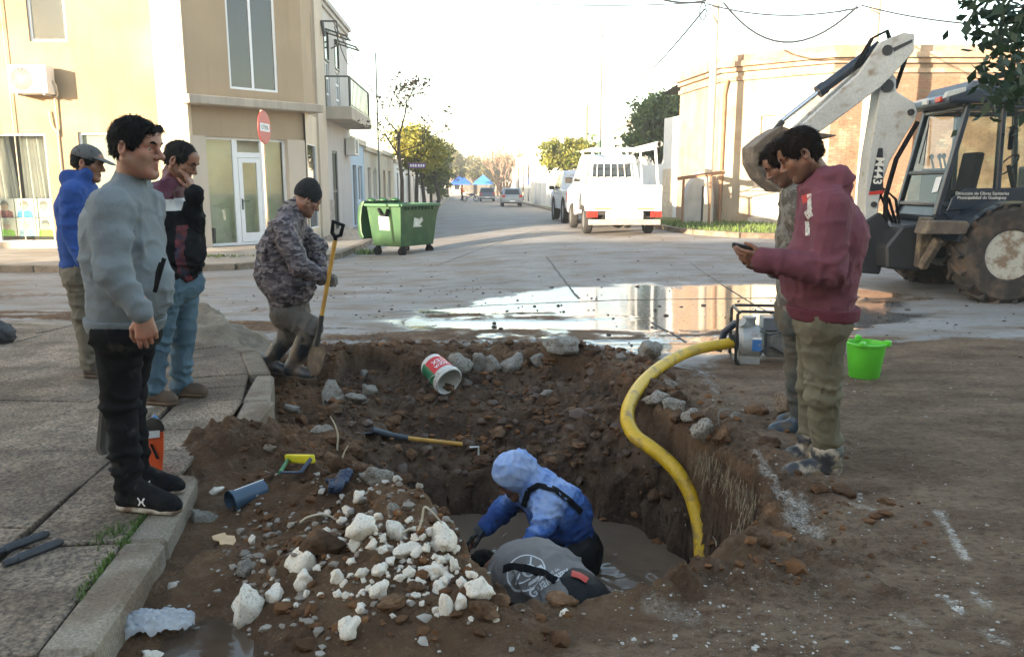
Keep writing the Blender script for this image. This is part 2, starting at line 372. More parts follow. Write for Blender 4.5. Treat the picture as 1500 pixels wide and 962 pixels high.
gx = axis(-150, -2.0, 2.3, 150, .0145, 1.045); gy = axis(-60, 2.2, 7.5, 900, .015, 1.035)
XX, YY = np.meshgrid(gx, gy, indexing='ij'); ZZ, MUD, INP, RIMD = H(XX, YY, True)
PUD = GP([(520, 474), (600, 458), (690, 442), (780, 430), (900, 424), (1060, 421), (1180, 426), (1330, 430), (1330, 470), (1240, 496), (1180, 512), (1060, 528), (960, 524), (880, 524), (770, 522), (690, 506), (590, 488)], 0)
nxg, nyg = XX.shape; V = np.stack([XX, YY, ZZ], -1).reshape(-1, 3)
# steep faces are pushed about so that they read as dug clay rather than as stretched sheets
sx_ = INP.reshape(-1) > .02; P_ = V[sx_]
V[sx_, 0] += (.045*fbm(P_*7, 3, 61)+.03*fbm(P_*17, 3, 63))*np.clip(INP.reshape(-1)[sx_], 0, 1); V[sx_, 1] += (.055*fbm(P_*7, 3, 71)+.035*fbm(P_*17, 3, 73))*np.clip(INP.reshape(-1)[sx_], 0, 1)
ii = np.arange(nxg*nyg).reshape(nxg, nyg); F = np.stack([ii[:-1, :-1], ii[1:, :-1], ii[1:, 1:], ii[:-1, 1:]], -1).reshape(-1, 4)
fx, fy = XX.ravel(), YY.ravel()
wet = np.zeros(len(V)); m_ = (np.abs(fx) < 9) & (fy > 1) & (fy < 14)
wn = fb2(fx[m_], fy[m_]*1.6, 1.6, 4, 44)
wet[m_] = sstep(sdp(fx[m_], fy[m_], PUD)+.5*wn, -.12, .22)*(1-INP.ravel()[m_])
wet[m_] *= 1-sstep(MUD.ravel()[m_]*(.55+.5*fb2(fx[m_], fy[m_], 4, 3, 46)), .25, .5)
dirt = np.zeros(len(V)); dirt[m_] = MUD.ravel()[m_]*(1-INP.ravel()[m_])*sstep(-RIMD.ravel()[m_], -.02, .35)*sstep(fx[m_]+.5*(fy[m_] < 2.85), .1, 1.0)
def gm():
    m = bpy.data.materials.new('ground'); m.use_nodes = True; n = m.node_tree.nodes; l = m.node_tree.links; b = n['Principled BSDF']
    tc = n.new('ShaderNodeTexCoord')
    def A(nm): a = n.new('ShaderNodeAttribute'); a.attribute_name = nm; return a.outputs['Fac']
    def N(sc, det=5, ro=.6, st=None):
        t = n.new('ShaderNodeTexNoise'); t.inputs['Scale'].default_value = sc; t.inputs['Detail'].default_value = det; t.inputs['Roughness'].default_value = ro
        if st:
            mp = n.new('ShaderNodeMapping'); mp.inputs['Scale'].default_value = st; l.new(tc.outputs['Object'], mp.inputs[0]); l.new(mp.outputs[0], t.inputs['Vector'])
        else: l.new(tc.outputs['Object'], t.inputs['Vector'])
        return t.outputs['Fac']
    def MR(s, a, b_, c=0, d=1):
        r = n.new('ShaderNodeMapRange'); r.inputs[1].default_value = a; r.inputs[2].default_value = b_; r.inputs[3].default_value = c; r.inputs[4].default_value = d; l.new(s, r.inputs[0]); return r.outputs[0]
    def X(f, a, b_):
        x = n.new('ShaderNodeMix'); x.data_type = 'RGBA'
        for k, s in (('Factor', f), ('A', a), ('B', b_)):
            if isinstance(s, tuple): x.inputs[k].default_value = (*s, 1)
            elif isinstance(s, float): x.inputs[k].default_value = s
            else: l.new(s, x.inputs[k])
        return x.outputs['Result']
    def MA(op, a, b_):
        x = n.new('ShaderNodeMath'); x.operation = op
        for i, s in enumerate((a, b_)):
            if isinstance(s, (int, float)): x.inputs[i].default_value = s
            else: l.new(s, x.inputs[i])
        return x.outputs[0]
    mud, wt, dr, ip = A('mud'), A('wet'), A('dirt'), A('pit')
    road = X(MR(N(.7, 5), .35, .65), (.20, .192, .185), (.285, .275, .265)); road = X(MR(N(14, 5, .7), .45, .75), road, (.195, .175, .155)); road = X(MR(N(160, 2), .55, .75, 0, .5), road, (.42, .40, .37))
    stain = MR(N(.9, 6, .68, (1, 2.4, 1)), .47, .62, 0, .85); road = X(stain, road, (.165, .125, .09)); stain2 = MR(N(3.1, 6, .72, (1, 3, 1)), .56, .68, 0, .7); road = X(stain2, road, (.13, .092, .062))
    mudc = X(MR(N(2.2, 5, .65), .38, .62), (.082, .046, .026), (.162, .095, .052)); mudc = X(MR(N(7, 5, .7), .55, .72, 0, .8), mudc, (.21, .115, .058)); mudc = X(MR(N(60, 3), .60, .74, 0, .6), mudc, (.26, .19, .13))
    pitc = X(MR(N(3, 5, .65), .4, .6), (.060, .036, .023), (.132, .084, .054)); pitc = X(MR(N(5.5, 6, .75), .55, .68, 0, .7), pitc, (.20, .145, .10)); pitc = X(MR(N(24, 4, .7), .60, .72, 0, .6), pitc, (.26, .21, .165)); mudc = X(MR(ip, .2, .9), mudc, pitc)
    dry = X(MR(N(1.6, 6, .68, (1, 2.2, 1)), .36, .64), (.118, .070, .042), (.265, .185, .122)); dry = X(MR(N(22, 5, .7, (1, 2, 1)), .48, .70), dry, (.072, .043, .027))
    dry = X(MR(N(90, 3, .6, (1, 2, 1)), .60, .72, 0, .8), dry, (.36, .30, .24)); dry = X(MR(N(9, 6, .8, (1, 2.6, 1)), .635, .70, 0, .75), dry, (.46, .43, .39)); dry = X(MR(N(3.5, 4), .68, .75, 0, .7), dry, (.17, .085, .05))
    mudc = X(dr, mudc, dry); ch = MA('MULTIPLY', A('chalk'), MR(N(55, 5, .75, (1, 1.6, 1)), .40, .62)); mudc = X(ch, mudc, (.58, .54, .48))
    mm = MR(MA('ADD', mud, MA('MULTIPLY', MA('SUBTRACT', N(11, 6, .72), .5), 1.5)), .35, .65); mm = MA('MULTIPLY', mm, MR(mud, .02, .15))
    col = X(mm, road, mudc); wc = X(1.0, col, col)
    sc = n.new('ShaderNodeVectorMath'); sc.operation = 'SCALE'; l.new(col, sc.inputs[0]); l.new(MR(wt, 0, 1, 1, .55), sc.inputs['Scale'])
    l.new(sc.outputs[0], b.inputs['Base Color'])
    rr = MR(MA('MULTIPLY', MR(N(5, 5), .44, .66), MR(N(30, 4), .4, .6)), 0, 1, .85, .30)
    rr2 = n.new('ShaderNodeMix'); l.new(MA('MULTIPLY', mm, MA('SUBTRACT', 1, dr)), rr2.inputs[0]); rr2.inputs[2].default_value = .82; l.new(rr, rr2.inputs[3])
    wn = MA('MULTIPLY', wt, MR(N(26, 5, .7), .30, .42)); r3 = n.new('ShaderNodeMix'); l.new(wn, r3.inputs[0]); l.new(rr2.outputs[0], r3.inputs[2]); r3.inputs[3].default_value = .07
    l.new(r3.outputs[0], b.inputs['Roughness'])
    sp_ = n.new('ShaderNodeMix'); l.new(mm, sp_.inputs[0]); sp_.inputs[2].default_value = .45; sp_.inputs[3].default_value = .16; sp2 = n.new('ShaderNodeMix'); l.new(wn, sp2.inputs[0]); l.new(sp_.outputs[0], sp2.inputs[2]); sp2.inputs[3].default_value = .6; l.new(sp2.outputs[0], b.inputs['Specular IOR Level'])
    bh = MA('ADD', MA('ADD', MA('MULTIPLY', N(45, 6, .7), .9), MA('MULTIPLY', N(17, 5, .7), MR(mm, 0, 1, 0, 1.6))), MA('MULTIPLY', N(190, 3), .35)); bp = n.new('ShaderNodeBump'); bp.inputs['Distance'].default_value = .022
    l.new(MA('MULTIPLY', MR(mm, 0, 1, .22, 1), MR(wn, 0, .8, 1, .012)), bp.inputs['Strength']); l.new(bh, bp.inputs['Height']); l.new(bp.outputs[0], b.inputs['Normal'])
    return m
CHS = [((1374, 752), (1394, 785), .030, .8), ((1394, 785), (1414, 822), .024, 1), ((1384, 880), (1408, 900), .03, .55), ((1422, 868), (1446, 892), .03, .5), ((1440, 928), (1475, 948), .03, .5), ((1178, 742), (1160, 765), .075, .9), ((1168, 768), (1196, 784), .06, .8), ((1245, 745), (1275, 750), .03, .6), ((1252, 725), (1262, 735), .03, .5), ((1105, 668), (1122, 692), .03, .9), ((1122, 692), (1142, 722), .035, .95), ((1142, 722), (1160, 745), .04, .9), ((955, 900), (1010, 912), .06, .4), ((1320, 905), (1345, 918), .04, .4)]
chalk = np.zeros(len(V)); cx_, cy_ = fx[m_], fy[m_]; cm = np.zeros(m_.sum())
for a_, b_, w_, k_ in CHS:
    a_ = np.array(G(*a_)[:2]); b_ = np.array(G(*b_)[:2]); e_ = b_-a_; t_ = np.clip(((cx_-a_[0])*e_[0]+(cy_-a_[1])*e_[1])/(e_@e_), 0, 1); cm = np.maximum(cm, k_*(1-sstep(np.hypot(cx_-a_[0]-t_*e_[0], cy_-a_[1]-t_*e_[1])+.02*fb2(cx_, cy_, 16, 2, 5), w_*.25, w_)))
chalk[m_] = cm
GROUNDM = gm()
g = mk_np('ground', V, F, GROUNDM, None, True); g['kind'] = 'structure'
attr(g, 'mud', MUD.ravel()); attr(g, 'wet', wet); attr(g, 'dirt', dirt); attr(g, 'pit', INP.ravel()); attr(g, 'chalk', chalk)
# water standing in the excavation and in the gutter
def watermat(name, col, rip, bs):
    m = M(name, col, rough=.06, var=.06, vs=3); n = m.node_tree.nodes; l = m.node_tree.links; b = n['Principled BSDF']
    t = n.new('ShaderNodeTexNoise'); t.inputs['Scale'].default_value = bs; t.inputs['Detail'].default_value = 3; tc = n.new('ShaderNodeTexCoord')
    mp = n.new('ShaderNodeMapping'); mp.inputs['Scale'].default_value = (1, 1.7, 1); l.new(tc.outputs['Object'], mp.inputs[0]); l.new(mp.outputs[0], t.inputs[0])
    bp = n.new('ShaderNodeBump'); bp.inputs['Strength'].default_value = rip; bp.inputs['Distance'].default_value = .03; l.new(t.outputs['Fac'], bp.inputs['Height']); l.new(bp.outputs[0], b.inputs['Normal']); return m
def gridsheet(x0, x1, y0, y1, z, n, amp=0, sc=6):
    a, b_ = np.meshgrid(np.linspace(x0, x1, n), np.linspace(y0, y1, n), indexing='ij'); zz = np.full_like(a, z)
    if amp: zz = zz+amp*fb2(a.ravel(), b_.ravel(), sc, 3, 55).reshape(a.shape)
    i = np.arange(n*n).reshape(n, n); return np.stack([a, b_, zz], -1).reshape(-1, 3), np.stack([i[:-1, :-1], i[1:, :-1], i[1:, 1:], i[:-1, 1:]], -1).reshape(-1, 4)
WZ = -.80
Vw, Fw = gridsheet(-1.0, 1.9, 2.4, 6.0, WZ, 190, 0)
rp = np.exp(-((Vw[:, 0]-.62)/.42)**2-((Vw[:, 1]-4.0)/.55)**2); rp2 = np.hypot(Vw[:, 0]-.35, Vw[:, 1]-4.3)
Vw[:, 2] += rp*(.007*np.sin(rp2*36+2.5*fb2(Vw[:, 0], Vw[:, 1], 4, 2, 90))+.030*fb2(Vw[:, 0]*.8, Vw[:, 1]*1.5, 9, 3, 91))+.004*fb2(Vw[:, 0], Vw[:, 1], 5, 2, 93)
wo_ = mk_np('water', Vw, Fw, watermat('muddy_water', (.15, .108, .077), .10, 5), None, True); wo_['kind'] = 'structure'
Vw, Fw = gridsheet(-1.32, -.55, 1.2, 3.15, -.035, 12)
wo_ = mk_np('gutter_water', Vw, Fw, watermat('gutter_water', (.075, .050, .033), .03, 9), None, True); wo_['kind'] = 'structure'
# joints of the concrete road (recessed tar seams laid as thin ribbons) and cracks
def ribbon(name, pts, wd, mat, seed=0):
    mb = MB(); P = [Vector((p[0], p[1], 0)) for p in pts]; L = []; n = 0
    for a, b_ in zip(P[:-1], P[1:]):
        k = max(2, int((b_-a).length/.12))
        for i in range(k): L.append(a.lerp(b_, i/k))
    L.append(P[-1]); L = np.array([[p.x, p.y] for p in L])
    d = np.gradient(L, axis=0); d /= np.maximum(np.linalg.norm(d, axis=1, keepdims=True), 1e-6); nn = np.stack([-d[:, 1], d[:, 0]], 1)
    wv = wd*.6*(1+.6*fb2(L[:, 0], L[:, 1], 7, 2, seed)); L = L+nn*(.02*fb2(L[:, 0], L[:, 1], 3, 3, seed+3))[:, None]
    a = L+nn*wv[:, None]/2; b_ = L-nn*wv[:, None]/2; za = H(a[:, 0], a[:, 1])+.004; zb = H(b_[:, 0], b_[:, 1])+.004
    for i in range(len(L)): mb.v += [(a[i, 0], a[i, 1], za[i]), (b_[i, 0], b_[i, 1], zb[i])]
    mb.f = [(2*i, 2*i+1, 2*i+3, 2*i+2) for i in range(len(L)-1)]; mb.mi = [0]*len(mb.f)
    o = mb.build(name, mat, None); o['kind'] = 'structure'; return o
TAR = M('tar_seam', (.075, .06, .048), .7, var=.3, vs=20)
for pts, wd in (([(560, 458), (720, 448), (900, 442), (1150, 439)], .05), ([(800, 392), (848, 440)], .06), ([(955, 472), (1005, 502)], .045), ([(780, 505), (1010, 504), (1100, 498)], .025), ([(560, 496), (640, 476)], .025),
                ([(300, 437), (560, 430), (760, 418)], .03), ([(640, 395), (720, 372), (790, 350)], .04), ([(430, 410), (900, 392), (1100, 385)], .025), ([(1010, 400), (1090, 440), (1150, 470)], .03)):
    ribbon('road_joint', [G(*p)[:2] for p in pts], wd, TAR, len(pts))
# ------------------------------------------------------------------ loose clods and gravel: nobody could count them
def icos(sub):
    bm = bmesh.new(); bmesh.ops.create_icosphere(bm, subdivisions=sub, radius=1); V = np.array([v.co[:] for v in bm.verts]); F = np.array([[v.index for v in f.verts] for f in bm.faces]); bm.free(); return V, F
IC1, IC2, IC3 = icos(1), icos(2), icos(3)
def rockshape(seed, lvl=2, rough=.28, cuts=7):
    V, F = (IC1, IC2, IC3)[lvl-1]; V = V.copy(); r_ = np.random.default_rng(seed)
    for _ in range(cuts):
        n = r_.normal(size=3); n /= np.linalg.norm(n); d = r_.uniform(.5, .85); k = V@n; V -= np.outer(np.clip(k-d, 0, None), n)*.9
    V *= (1+rough*fbm(V*1.6+seed*3.1, 3, seed)[:, None]+(.06+.1*(lvl == 3)*(rough > .5))*fbm(V*5+seed, 3, seed)[:, None]); V *= r_.uniform(.75, 1.25, 3); return V, F
def scatter(name, pts, sizes, mat, seeds, sink=.3, lvl=1, flat=.7, label=None, rough=.28):
    VS_, FS_ = [], []; b = 0; r_ = np.random.default_rng(5)
    lib = [rockshape(s, lvl, .55 if lvl == 3 else rough, 3 if lvl == 3 else 7) for s in seeds]; pts = np.asarray(pts)
    z = H(pts[:, 0], pts[:, 1])
    for i, (p, s) in enumerate(zip(pts, sizes)):
        V, F = lib[i % len(lib)]; a = r_.uniform(0, 6.28); c, sn = math.cos(a), math.sin(a); Q = V*s*np.array([1, 1, flat]); Q = np.stack([Q[:, 0]*c-Q[:, 1]*sn, Q[:, 0]*sn+Q[:, 1]*c, Q[:, 2]], 1)
        VS_.append(Q+[p[0], p[1], z[i]+s*flat*(1-2*sink)*.8]); FS_.append(F+b); b += len(V)
    o = mk_np(name, np.concatenate(VS_), np.concatenate(FS_), mat, None, True, 50); o['kind'] = 'stuff'
    if label: o['label'] = label
    return o
NR = np.random.default_rng(3)
MUDM = M('mud_clod', (.085, .044, .022), .85, var=.4, vs=9, bump=.9, bs=60, spec=.15, col2=(.18, .085, .038), cs=2.3)
MUDD = M('dark_mud_clod', (.06, .04, .027), .6, var=.3, vs=12, bump=.4, bs=80)
GRAV = M('pale_gravel', (.24, .20, .16), .9, var=.4, vs=3, bump=.3, bs=90, col2=(.42, .39, .35), cs=1.7)
def pick(n, x0, x1, y0, y1, fn):
    P = np.stack([NR.uniform(x0, x1, n), NR.uniform(y0, y1, n)], 1); _, mu, ip, rd = H(P[:, 0], P[:, 1], True); k = fn(P[:, 0], P[:, 1], mu, ip, rd); return P[NR.uniform(size=n) < k]
def onroad(x, y): return 1-(sdp(x, y, SIDE) > -.05)
P = pick(6500, -2.0, 2.6, 2.2, 7.6, lambda x, y, m, i, r: np.clip(.95*(r > -.75)*(1-.8*((x > 1.2) & (r < 0)))*m*onroad(x, y)-.6*(i > .5)*(y < 4.6), 0, 1)*(y > 2.75-.4*(x < .2)))
scatter('mud_clods', P, np.clip(NR.lognormal(-4.35, .6, len(P)), .005, .055), MUDM, range(40, 52), .45, 1, .65, label='brown clods of earth dug out round the hole')
P = pick(1500, -2.0, 1.9, 2.4, 7.5, lambda x, y, m, i, r: np.clip(.9*(r > -.6)*(1-.85*((x > 1.25) & (r < 0)))*m*onroad(x, y)-.75*(i > .5)*(y < 4.8), 0, 1)*(y > 2.85-.4*(x < .2))*(1-.9*gauss(x, y, -.5, 3.15, .45, .5))); scatter('mud_lumps', P[:330], np.clip(NR.lognormal(-3.3, .42, 330)[:len(P[:330])], .02, .075), M('lumpy_earth', (.070, .039, .022), .9, var=.5, vs=7, bump=1.0, bs=38, spec=.15, col2=(.135, .076, .041), c2=(.45, .6), cs=3.1, grain=.3, gs=60), range(400, 412), .42, 3, .72, label='large crumbly lumps of brown earth on the banks of the hole')
P = pick(700, -1.2, 1.6, 3.6, 7.4, lambda x, y, m, i, r: .5*(i > .4)); scatter('wall_clods', P, np.clip(NR.lognormal(-3.35, .45, len(P)), .015, .09), M('wet_clay', (.075, .042, .024), .55, var=.3, vs=9, bump=.5, bs=60), range(60, 70), .58, 2, label='wet clay lumps on the slopes of the hole')
P = pick(2600, -4, 7, 6.5, 13, lambda x, y, m, i, r: np.clip(.07+.5*sstep(fb2(x*.6, y*1.5, 1.1, 3, 88), .05, .4), 0, 1)*(r < -.1)*onroad(x, y))
scatter('road_mud_crumbs', P, np.clip(NR.lognormal(-4.5, .55, len(P)), .005, .04), MUDD, range(80, 88), flat=.5, label='dark mud crumbs strewn over the wet road')
P = pick(2600, .2, 5, 2.2, 7, lambda x, y, m, i, r: .75*(r < -.03)*(m > .3)*(.25+.75*(fb2(x, y, 1.5, 3, 17) > .05))); scatter('pale_gravel', P, np.clip(NR.lognormal(-5.4, .5, len(P)), .002, .013), GRAV, range(90, 98), label='pale grit and plaster crumbs trodden into the mud')
P = pick(1800, -1.3, .1, 2.3, 4.4, lambda x, y, m, i, r: .8*gauss(x, y, -.55, 3.1, .65, .65)*onroad(x, y)); scatter('rubble_crumbs', P, np.clip(NR.lognormal(-4.5, .5, len(P)), .005, .03), GRAV, range(100, 108), label='pale crumbs of broken concrete on the heap')
P = pick(900, -14, 10, 9, 20, lambda x, y, m, i, r: .30*onroad(x, y)); scatter('road_grit', P, np.clip(NR.lognormal(-4.1, .4, len(P)), .008, .04), MUDD, range(110, 114), flat=.45, label='bits of dried mud on the far road')
# ================================================================== near pavement: slabs, kerb stones
PAVE = M('pavement_slab', (.19, .145, .105), .8, var=.34, vs=1.7, bump=1.0, bs=60, col2=(.095, .068, .046), c2=(.42, .6), cs=2.6, grain=.75, gs=62)
def pertone(m, a=.78, b=1.18):
    n = m.node_tree.nodes; l = m.node_tree.links; b_ = n['Principled BSDF']; src = b_.inputs['Base Color'].links[0].from_socket; oi = n.new('ShaderNodeObjectInfo'); mr = n.new('ShaderNodeMapRange'); mr.inputs[3].default_value = a; mr.inputs[4].default_value = b; sc = n.new('ShaderNodeVectorMath'); sc.operation = 'SCALE'; l.new(oi.outputs['Random'], mr.inputs[0]); l.new(src, sc.inputs[0]); l.new(mr.outputs[0], sc.inputs['Scale']); l.new(sc.outputs[0], b_.inputs['Base Color'])
pertone(PAVE)
KERBM = M('kerb_stone', (.215, .178, .135), .85, var=.2, vs=4, bump=.45, bs=60, col2=(.14, .10, .068), c2=(.46, .60), cs=3.2, grain=.3, gs=90)
pertone(KERBM)
def clip(poly, a, b):
    out = []; n = len(poly)
    for i in range(n):
        p, q = poly[i], poly[(i+1) % n]; dp = (b[0]-a[0])*(p[1]-a[1])-(b[1]-a[1])*(p[0]-a[0]); dq = (b[0]-a[0])*(q[1]-a[1])-(b[1]-a[1])*(q[0]-a[0])
        if dp >= 0: out.append(p)
        if dp*dq < 0: t = dp/(dp-dq); out.append((p[0]+(q[0]-p[0])*t, p[1]+(q[1]-p[1])*t))
    return out
def inset(K, d):
    t = np.gradient(K, axis=0); t /= np.linalg.norm(t, axis=1, keepdims=True); return K+np.stack([-t[:, 1], t[:, 0]], 1)*d
KI = inset(KERB, .165); KB = inset(KERB, .57)
sw = MB(); n_ = len(KI); sw.v = [(p[0], p[1], .085) for p in KI]+[(-14, 1, .085)]; sw.f = [tuple(range(len(sw.v)))]; sw.mi = [0]
SW = sw.build('sidewalk', M('pavement_bed', (.06, .045, .03), .95, var=.3, bump=.5), None, False); SW['kind'] = 'structure'
def slab(poly, name, mat, z0, z1, parent, bev=.006, tilt=0):
    if len(poly) < 3: return
    mb = MB(); mb.prism(poly, lambda x, y: (x, y, z0), lambda x, y: (x, y, z1+tilt*(x+y*1.3))); return mb.build(name, mat, parent, False, bev)
rng = random.Random(4)
ang = R(-4)
for i in range(-2, 16):
    for j in range(-1, 9):
        u0, v0 = -1.0-.95*(i+1), 1.05+.95*j; g_ = .0035
        q = [(u0+g_, v0+g_), (u0+.95-g_, v0+g_), (u0+.95-g_, v0+.95-g_), (u0+g_, v0+.95-g_)]
        c, s_ = math.cos(ang), math.sin(ang); q = [(x*c-y*s_-.25, x*s_+y*c) for x, y in q]
        for a, b in zip(KB[:-1], KB[1:]): q = clip(q, a, b) if len(q) > 2 else q
        if len(q) > 2: slab(q, 'paving_slab', PAVE, .087, .119+rng.uniform(-.003, .003), SW, .004)
for k in range(len(KI)-1):                                           # border course that follows the kerb
    for s_ in range(2):
        f0, f1 = s_/2+.008, (s_+1)/2-.008
        L = lambda A, t: tuple(A[k]+(A[k+1]-A[k])*t)
        slab([L(KI, f0), L(KI, f1), L(KB, f1), L(KB, f0)][::-1], 'paving_slab', PAVE, .087, .118+rng.uniform(-.004, .004), SW, .006)
kerb = thing('kerb', 'worn concrete kerb of the near pavement beside the excavation, broken at the corner', 'kerb'); kerb['kind'] = 'structure'
ks = 0
for k in range(len(KERB)-1):
    a, b, ia, ib = KERB[k], KERB[k+1], KI[k], KI[k+1]; L = np.linalg.norm(b-a); m = max(1, int(round(L/.9)))
    for j in range(m):
        t0, t1 = j/m+.004, (j+1)/m-.004; P = lambda A, B, t: A+(B-A)*t
        p = [P(a, b, t0), P(a, b, t1), P(ia, ib, t1), P(ia, ib, t0)]; mid = (p[0]+p[1])/2
        dz = 0
        if 3.75 < mid[1] < 4.45: continue
        if 4.45 <= mid[1] < 6.0: dz = -.03; p = [q+np.array([rng.uniform(-.02, .05), rng.uniform(-.03, .03)]) for q in p]
        if 3.55 < p[1][1] < 3.8: p[1] = p[1]+np.array([-.05, -.05])
        slab([tuple(q) for q in p][::-1], 'kerb_stone', KERBM, -.12, .124+dz+rng.uniform(-.003, .003), kerb, .018)
# grass and weeds in the slab joint
GRASSM = M('grass_blade', (.075, .13, .025), .6, var=.35, vs=3)
def blades(name, pts, h, wd, mat, label=None, seed=1, lean=.5, zfn=None):
    r_ = np.random.default_rng(seed); V = []; F = []
    for i, p in enumerate(pts):
        a = r_.uniform(0, 6.28); hh = h*r_.uniform(.4, 1.2); d = np.array([math.cos(a), math.sin(a)]); w_ = np.array([-d[1], d[0]])*wd; l = lean*hh*r_.uniform(.2, 1)
        z = p[2] if len(p) > 2 else 0; b = len(V)
        V += [(p[0]-w_[0], p[1]-w_[1], z), (p[0]+w_[0], p[1]+w_[1], z), (p[0]+w_[0]*.7+d[0]*l*.4, p[1]+w_[1]*.7+d[1]*l*.4, z+hh*.6), (p[0]-w_[0]*.7+d[0]*l*.4, p[1]-w_[1]*.7+d[1]*l*.4, z+hh*.6), (p[0]+d[0]*l, p[1]+d[1]*l, z+hh)]
        F += [(b, b+1, b+2, b+3), (b+3, b+2, b+4, b+4)]
    me = bpy.data.meshes.new(name); me.from_pydata(V, [], [f if f[2] != f[3] else f[:3] for f in F]); o = mkobj(name, me, mat); o['kind'] = 'stuff'
    if label: o['label'] = label
    return o
J = []
for k in range(1700):
    t = NR.uniform(0, 1)**.8*2.5; i0 = 0
    x = np.interp(1.2+t, KI[:, 1][:4], KI[:, 0][:4]); y = 1.2+t
    if fb2(np.array([x*0]), np.array([y]), 2.2, 3, 7)[0] > -.12: J.append((x-.002+NR.normal()*.012, y, .112))
c = G(163, 782, .12)
for k in range(170): J.append((c.x+NR.normal()*.035, c.y+NR.normal()*.06, .115))
blades('joint_grass', J, .028, .0028, GRASSM, 'short green grass growing in the joint behind the kerb', 3)
# ================================================================== far pavement across the cross street
CONC = M('pavement_concrete', (.30, .27, .23), .85, var=.15, vs=1.2, bump=.15, bs=30, col2=(.22, .185, .15), cs=1.3, grain=.1)
fp = [(-60, 14.3), (-6.2, 14.3), (-5.2, 14.7), (-4.3, 15.6), (-3.85, 17), (-3.9, 20), (-5.6, 60), (-9, 120), (-60, 120)]
fs = MB(); fs.prism(fp, lambda x, y: (x, y, -.1), lambda x, y: (x, y, .12)); o = fs.build('far_pavement', CONC, None, False, .02); o['kind'] = 'structure'
kb = MB()
fk = [Vector((p[0], p[1], 0)) for p in fp[:7]]
FK = bpy.data.objects.new('far_kerb', None); COL.objects.link(FK); FK['kind'] = 'structure'
for a, b in zip(fk[:-1], fk[1:]):
    L = (b-a).length; m = max(1, int(L/1.2)); m = min(m, 46)
    for j in range(m):
        p, q = a.lerp(b, j/m), a.lerp(b, (j+1)/m); d = (q-p).normalized(); nn = Vector((d.y, -d.x, 0)); mb = MB(); mb.bar(p+d*.005+nn*.075+Vector((0, 0, .02)), q-d*.005+nn*.075+Vector((0, 0, .02)), .15, .21); mb.build('kerb_stone', KERBM, FK, False, .015)
# ================================================================== right corner plot: kerb and grass
def rg(px, py): return G(px, py, .3)
rk = [(30, 14.0), (12, 17.6), (7.4, 18.6), (5.6, 19.3), (4.75, 20.6), (4.5, 22), (3.4, 40), (1.6, 66), (-.6, 100), (40, 100), (60, 14)]
def sheet(poly, name, mat, n=1, dz=0):
    mb = MB(); mb.v = [(x, y, Hz(x, y)+dz) for x, y in poly]; mb.f = [tuple(range(len(poly)))]; mb.mi = [0]; return mb.build(name, mat, None, False)
# terraced sheet: follow the rising road
def ruled(poly, name, mat, dz):
    P = np.array(poly, float); x0, y0 = P.min(0); x1, y1 = P.max(0); xs = np.unique(np.concatenate([np.arange(x0, min(x1, 14), .25), np.linspace(min(x1, 14), x1, 20)])); ys = np.unique(np.concatenate([np.arange(y0, min(y1, 30), .25), np.linspace(min(y1, 30), y1, 60)]))
    a, b = np.meshgrid(xs, ys, indexing='ij'); sd = sdp(a.ravel(), b.ravel(), P); z = road_rise(a.ravel(), b.ravel())+dz-.5*sstep(-sd, .0, .1)
    i = np.arange(a.size).reshape(a.shape); o = mk_np(name, np.stack([a.ravel(), b.ravel(), z], 1), np.stack([i[:-1, :-1], i[1:, :-1], i[1:, 1:], i[:-1, 1:]], -1).reshape(-1, 4), mat, None, True, 40); o['kind'] = 'structure'; return o
ruled([(p[0]+(.1 if i < 9 else 0), p[1]+(.1 if i < 5 else 0)) for i, p in enumerate(rk)], 'grass_verge', M('verge_turf', (.07, .10, .022), .9, var=.35, vs=2.5, bump=.8, bs=40, col2=(.15, .12, .06), c2=(.5, .65), cs=1.6), .10)
RKo = bpy.data.objects.new('verge_kerb', None); COL.objects.link(RKo); RKo['kind'] = 'structure'
for a, b in zip(rk[:8], rk[1:9]):
    a, b = Vector((*a, 0)), Vector((*b, 0)); L = (b-a).length; m = min(40, max(1, int(L/1.0)))
    for j in range(m):
        p, q = a.lerp(b, j/m), a.lerp(b, (j+1)/m); d = (q-p).normalized(); p = p+Vector((0, 0, Hz(p.x, p.y)+.02)); q = q+Vector((0, 0, Hz(q.x, q.y)+.02)); mb = MB(); mb.bar(p+d*.006, q-d*.006, .16, .22); mb.build('kerb_stone', KERBM, RKo, False, .02)
Q = []
rr_ = np.random.default_rng(8)
while len(Q) < 7000:
    x, y = rr_.uniform(4.5, 15), rr_.uniform(18, 26.5)
    if sdp(np.array([x]), np.array([y]), np.array(rk))[0] > .12: Q.append((x, y, road_rise(np.array(x), np.array(y))+.10))
blades('verge_grass', Q, .11, .012, M('verge_blade', (.10, .15, .03), .7, var=.4, vs=2), 'rough green grass on the corner verge by the brick building', 5, .7)
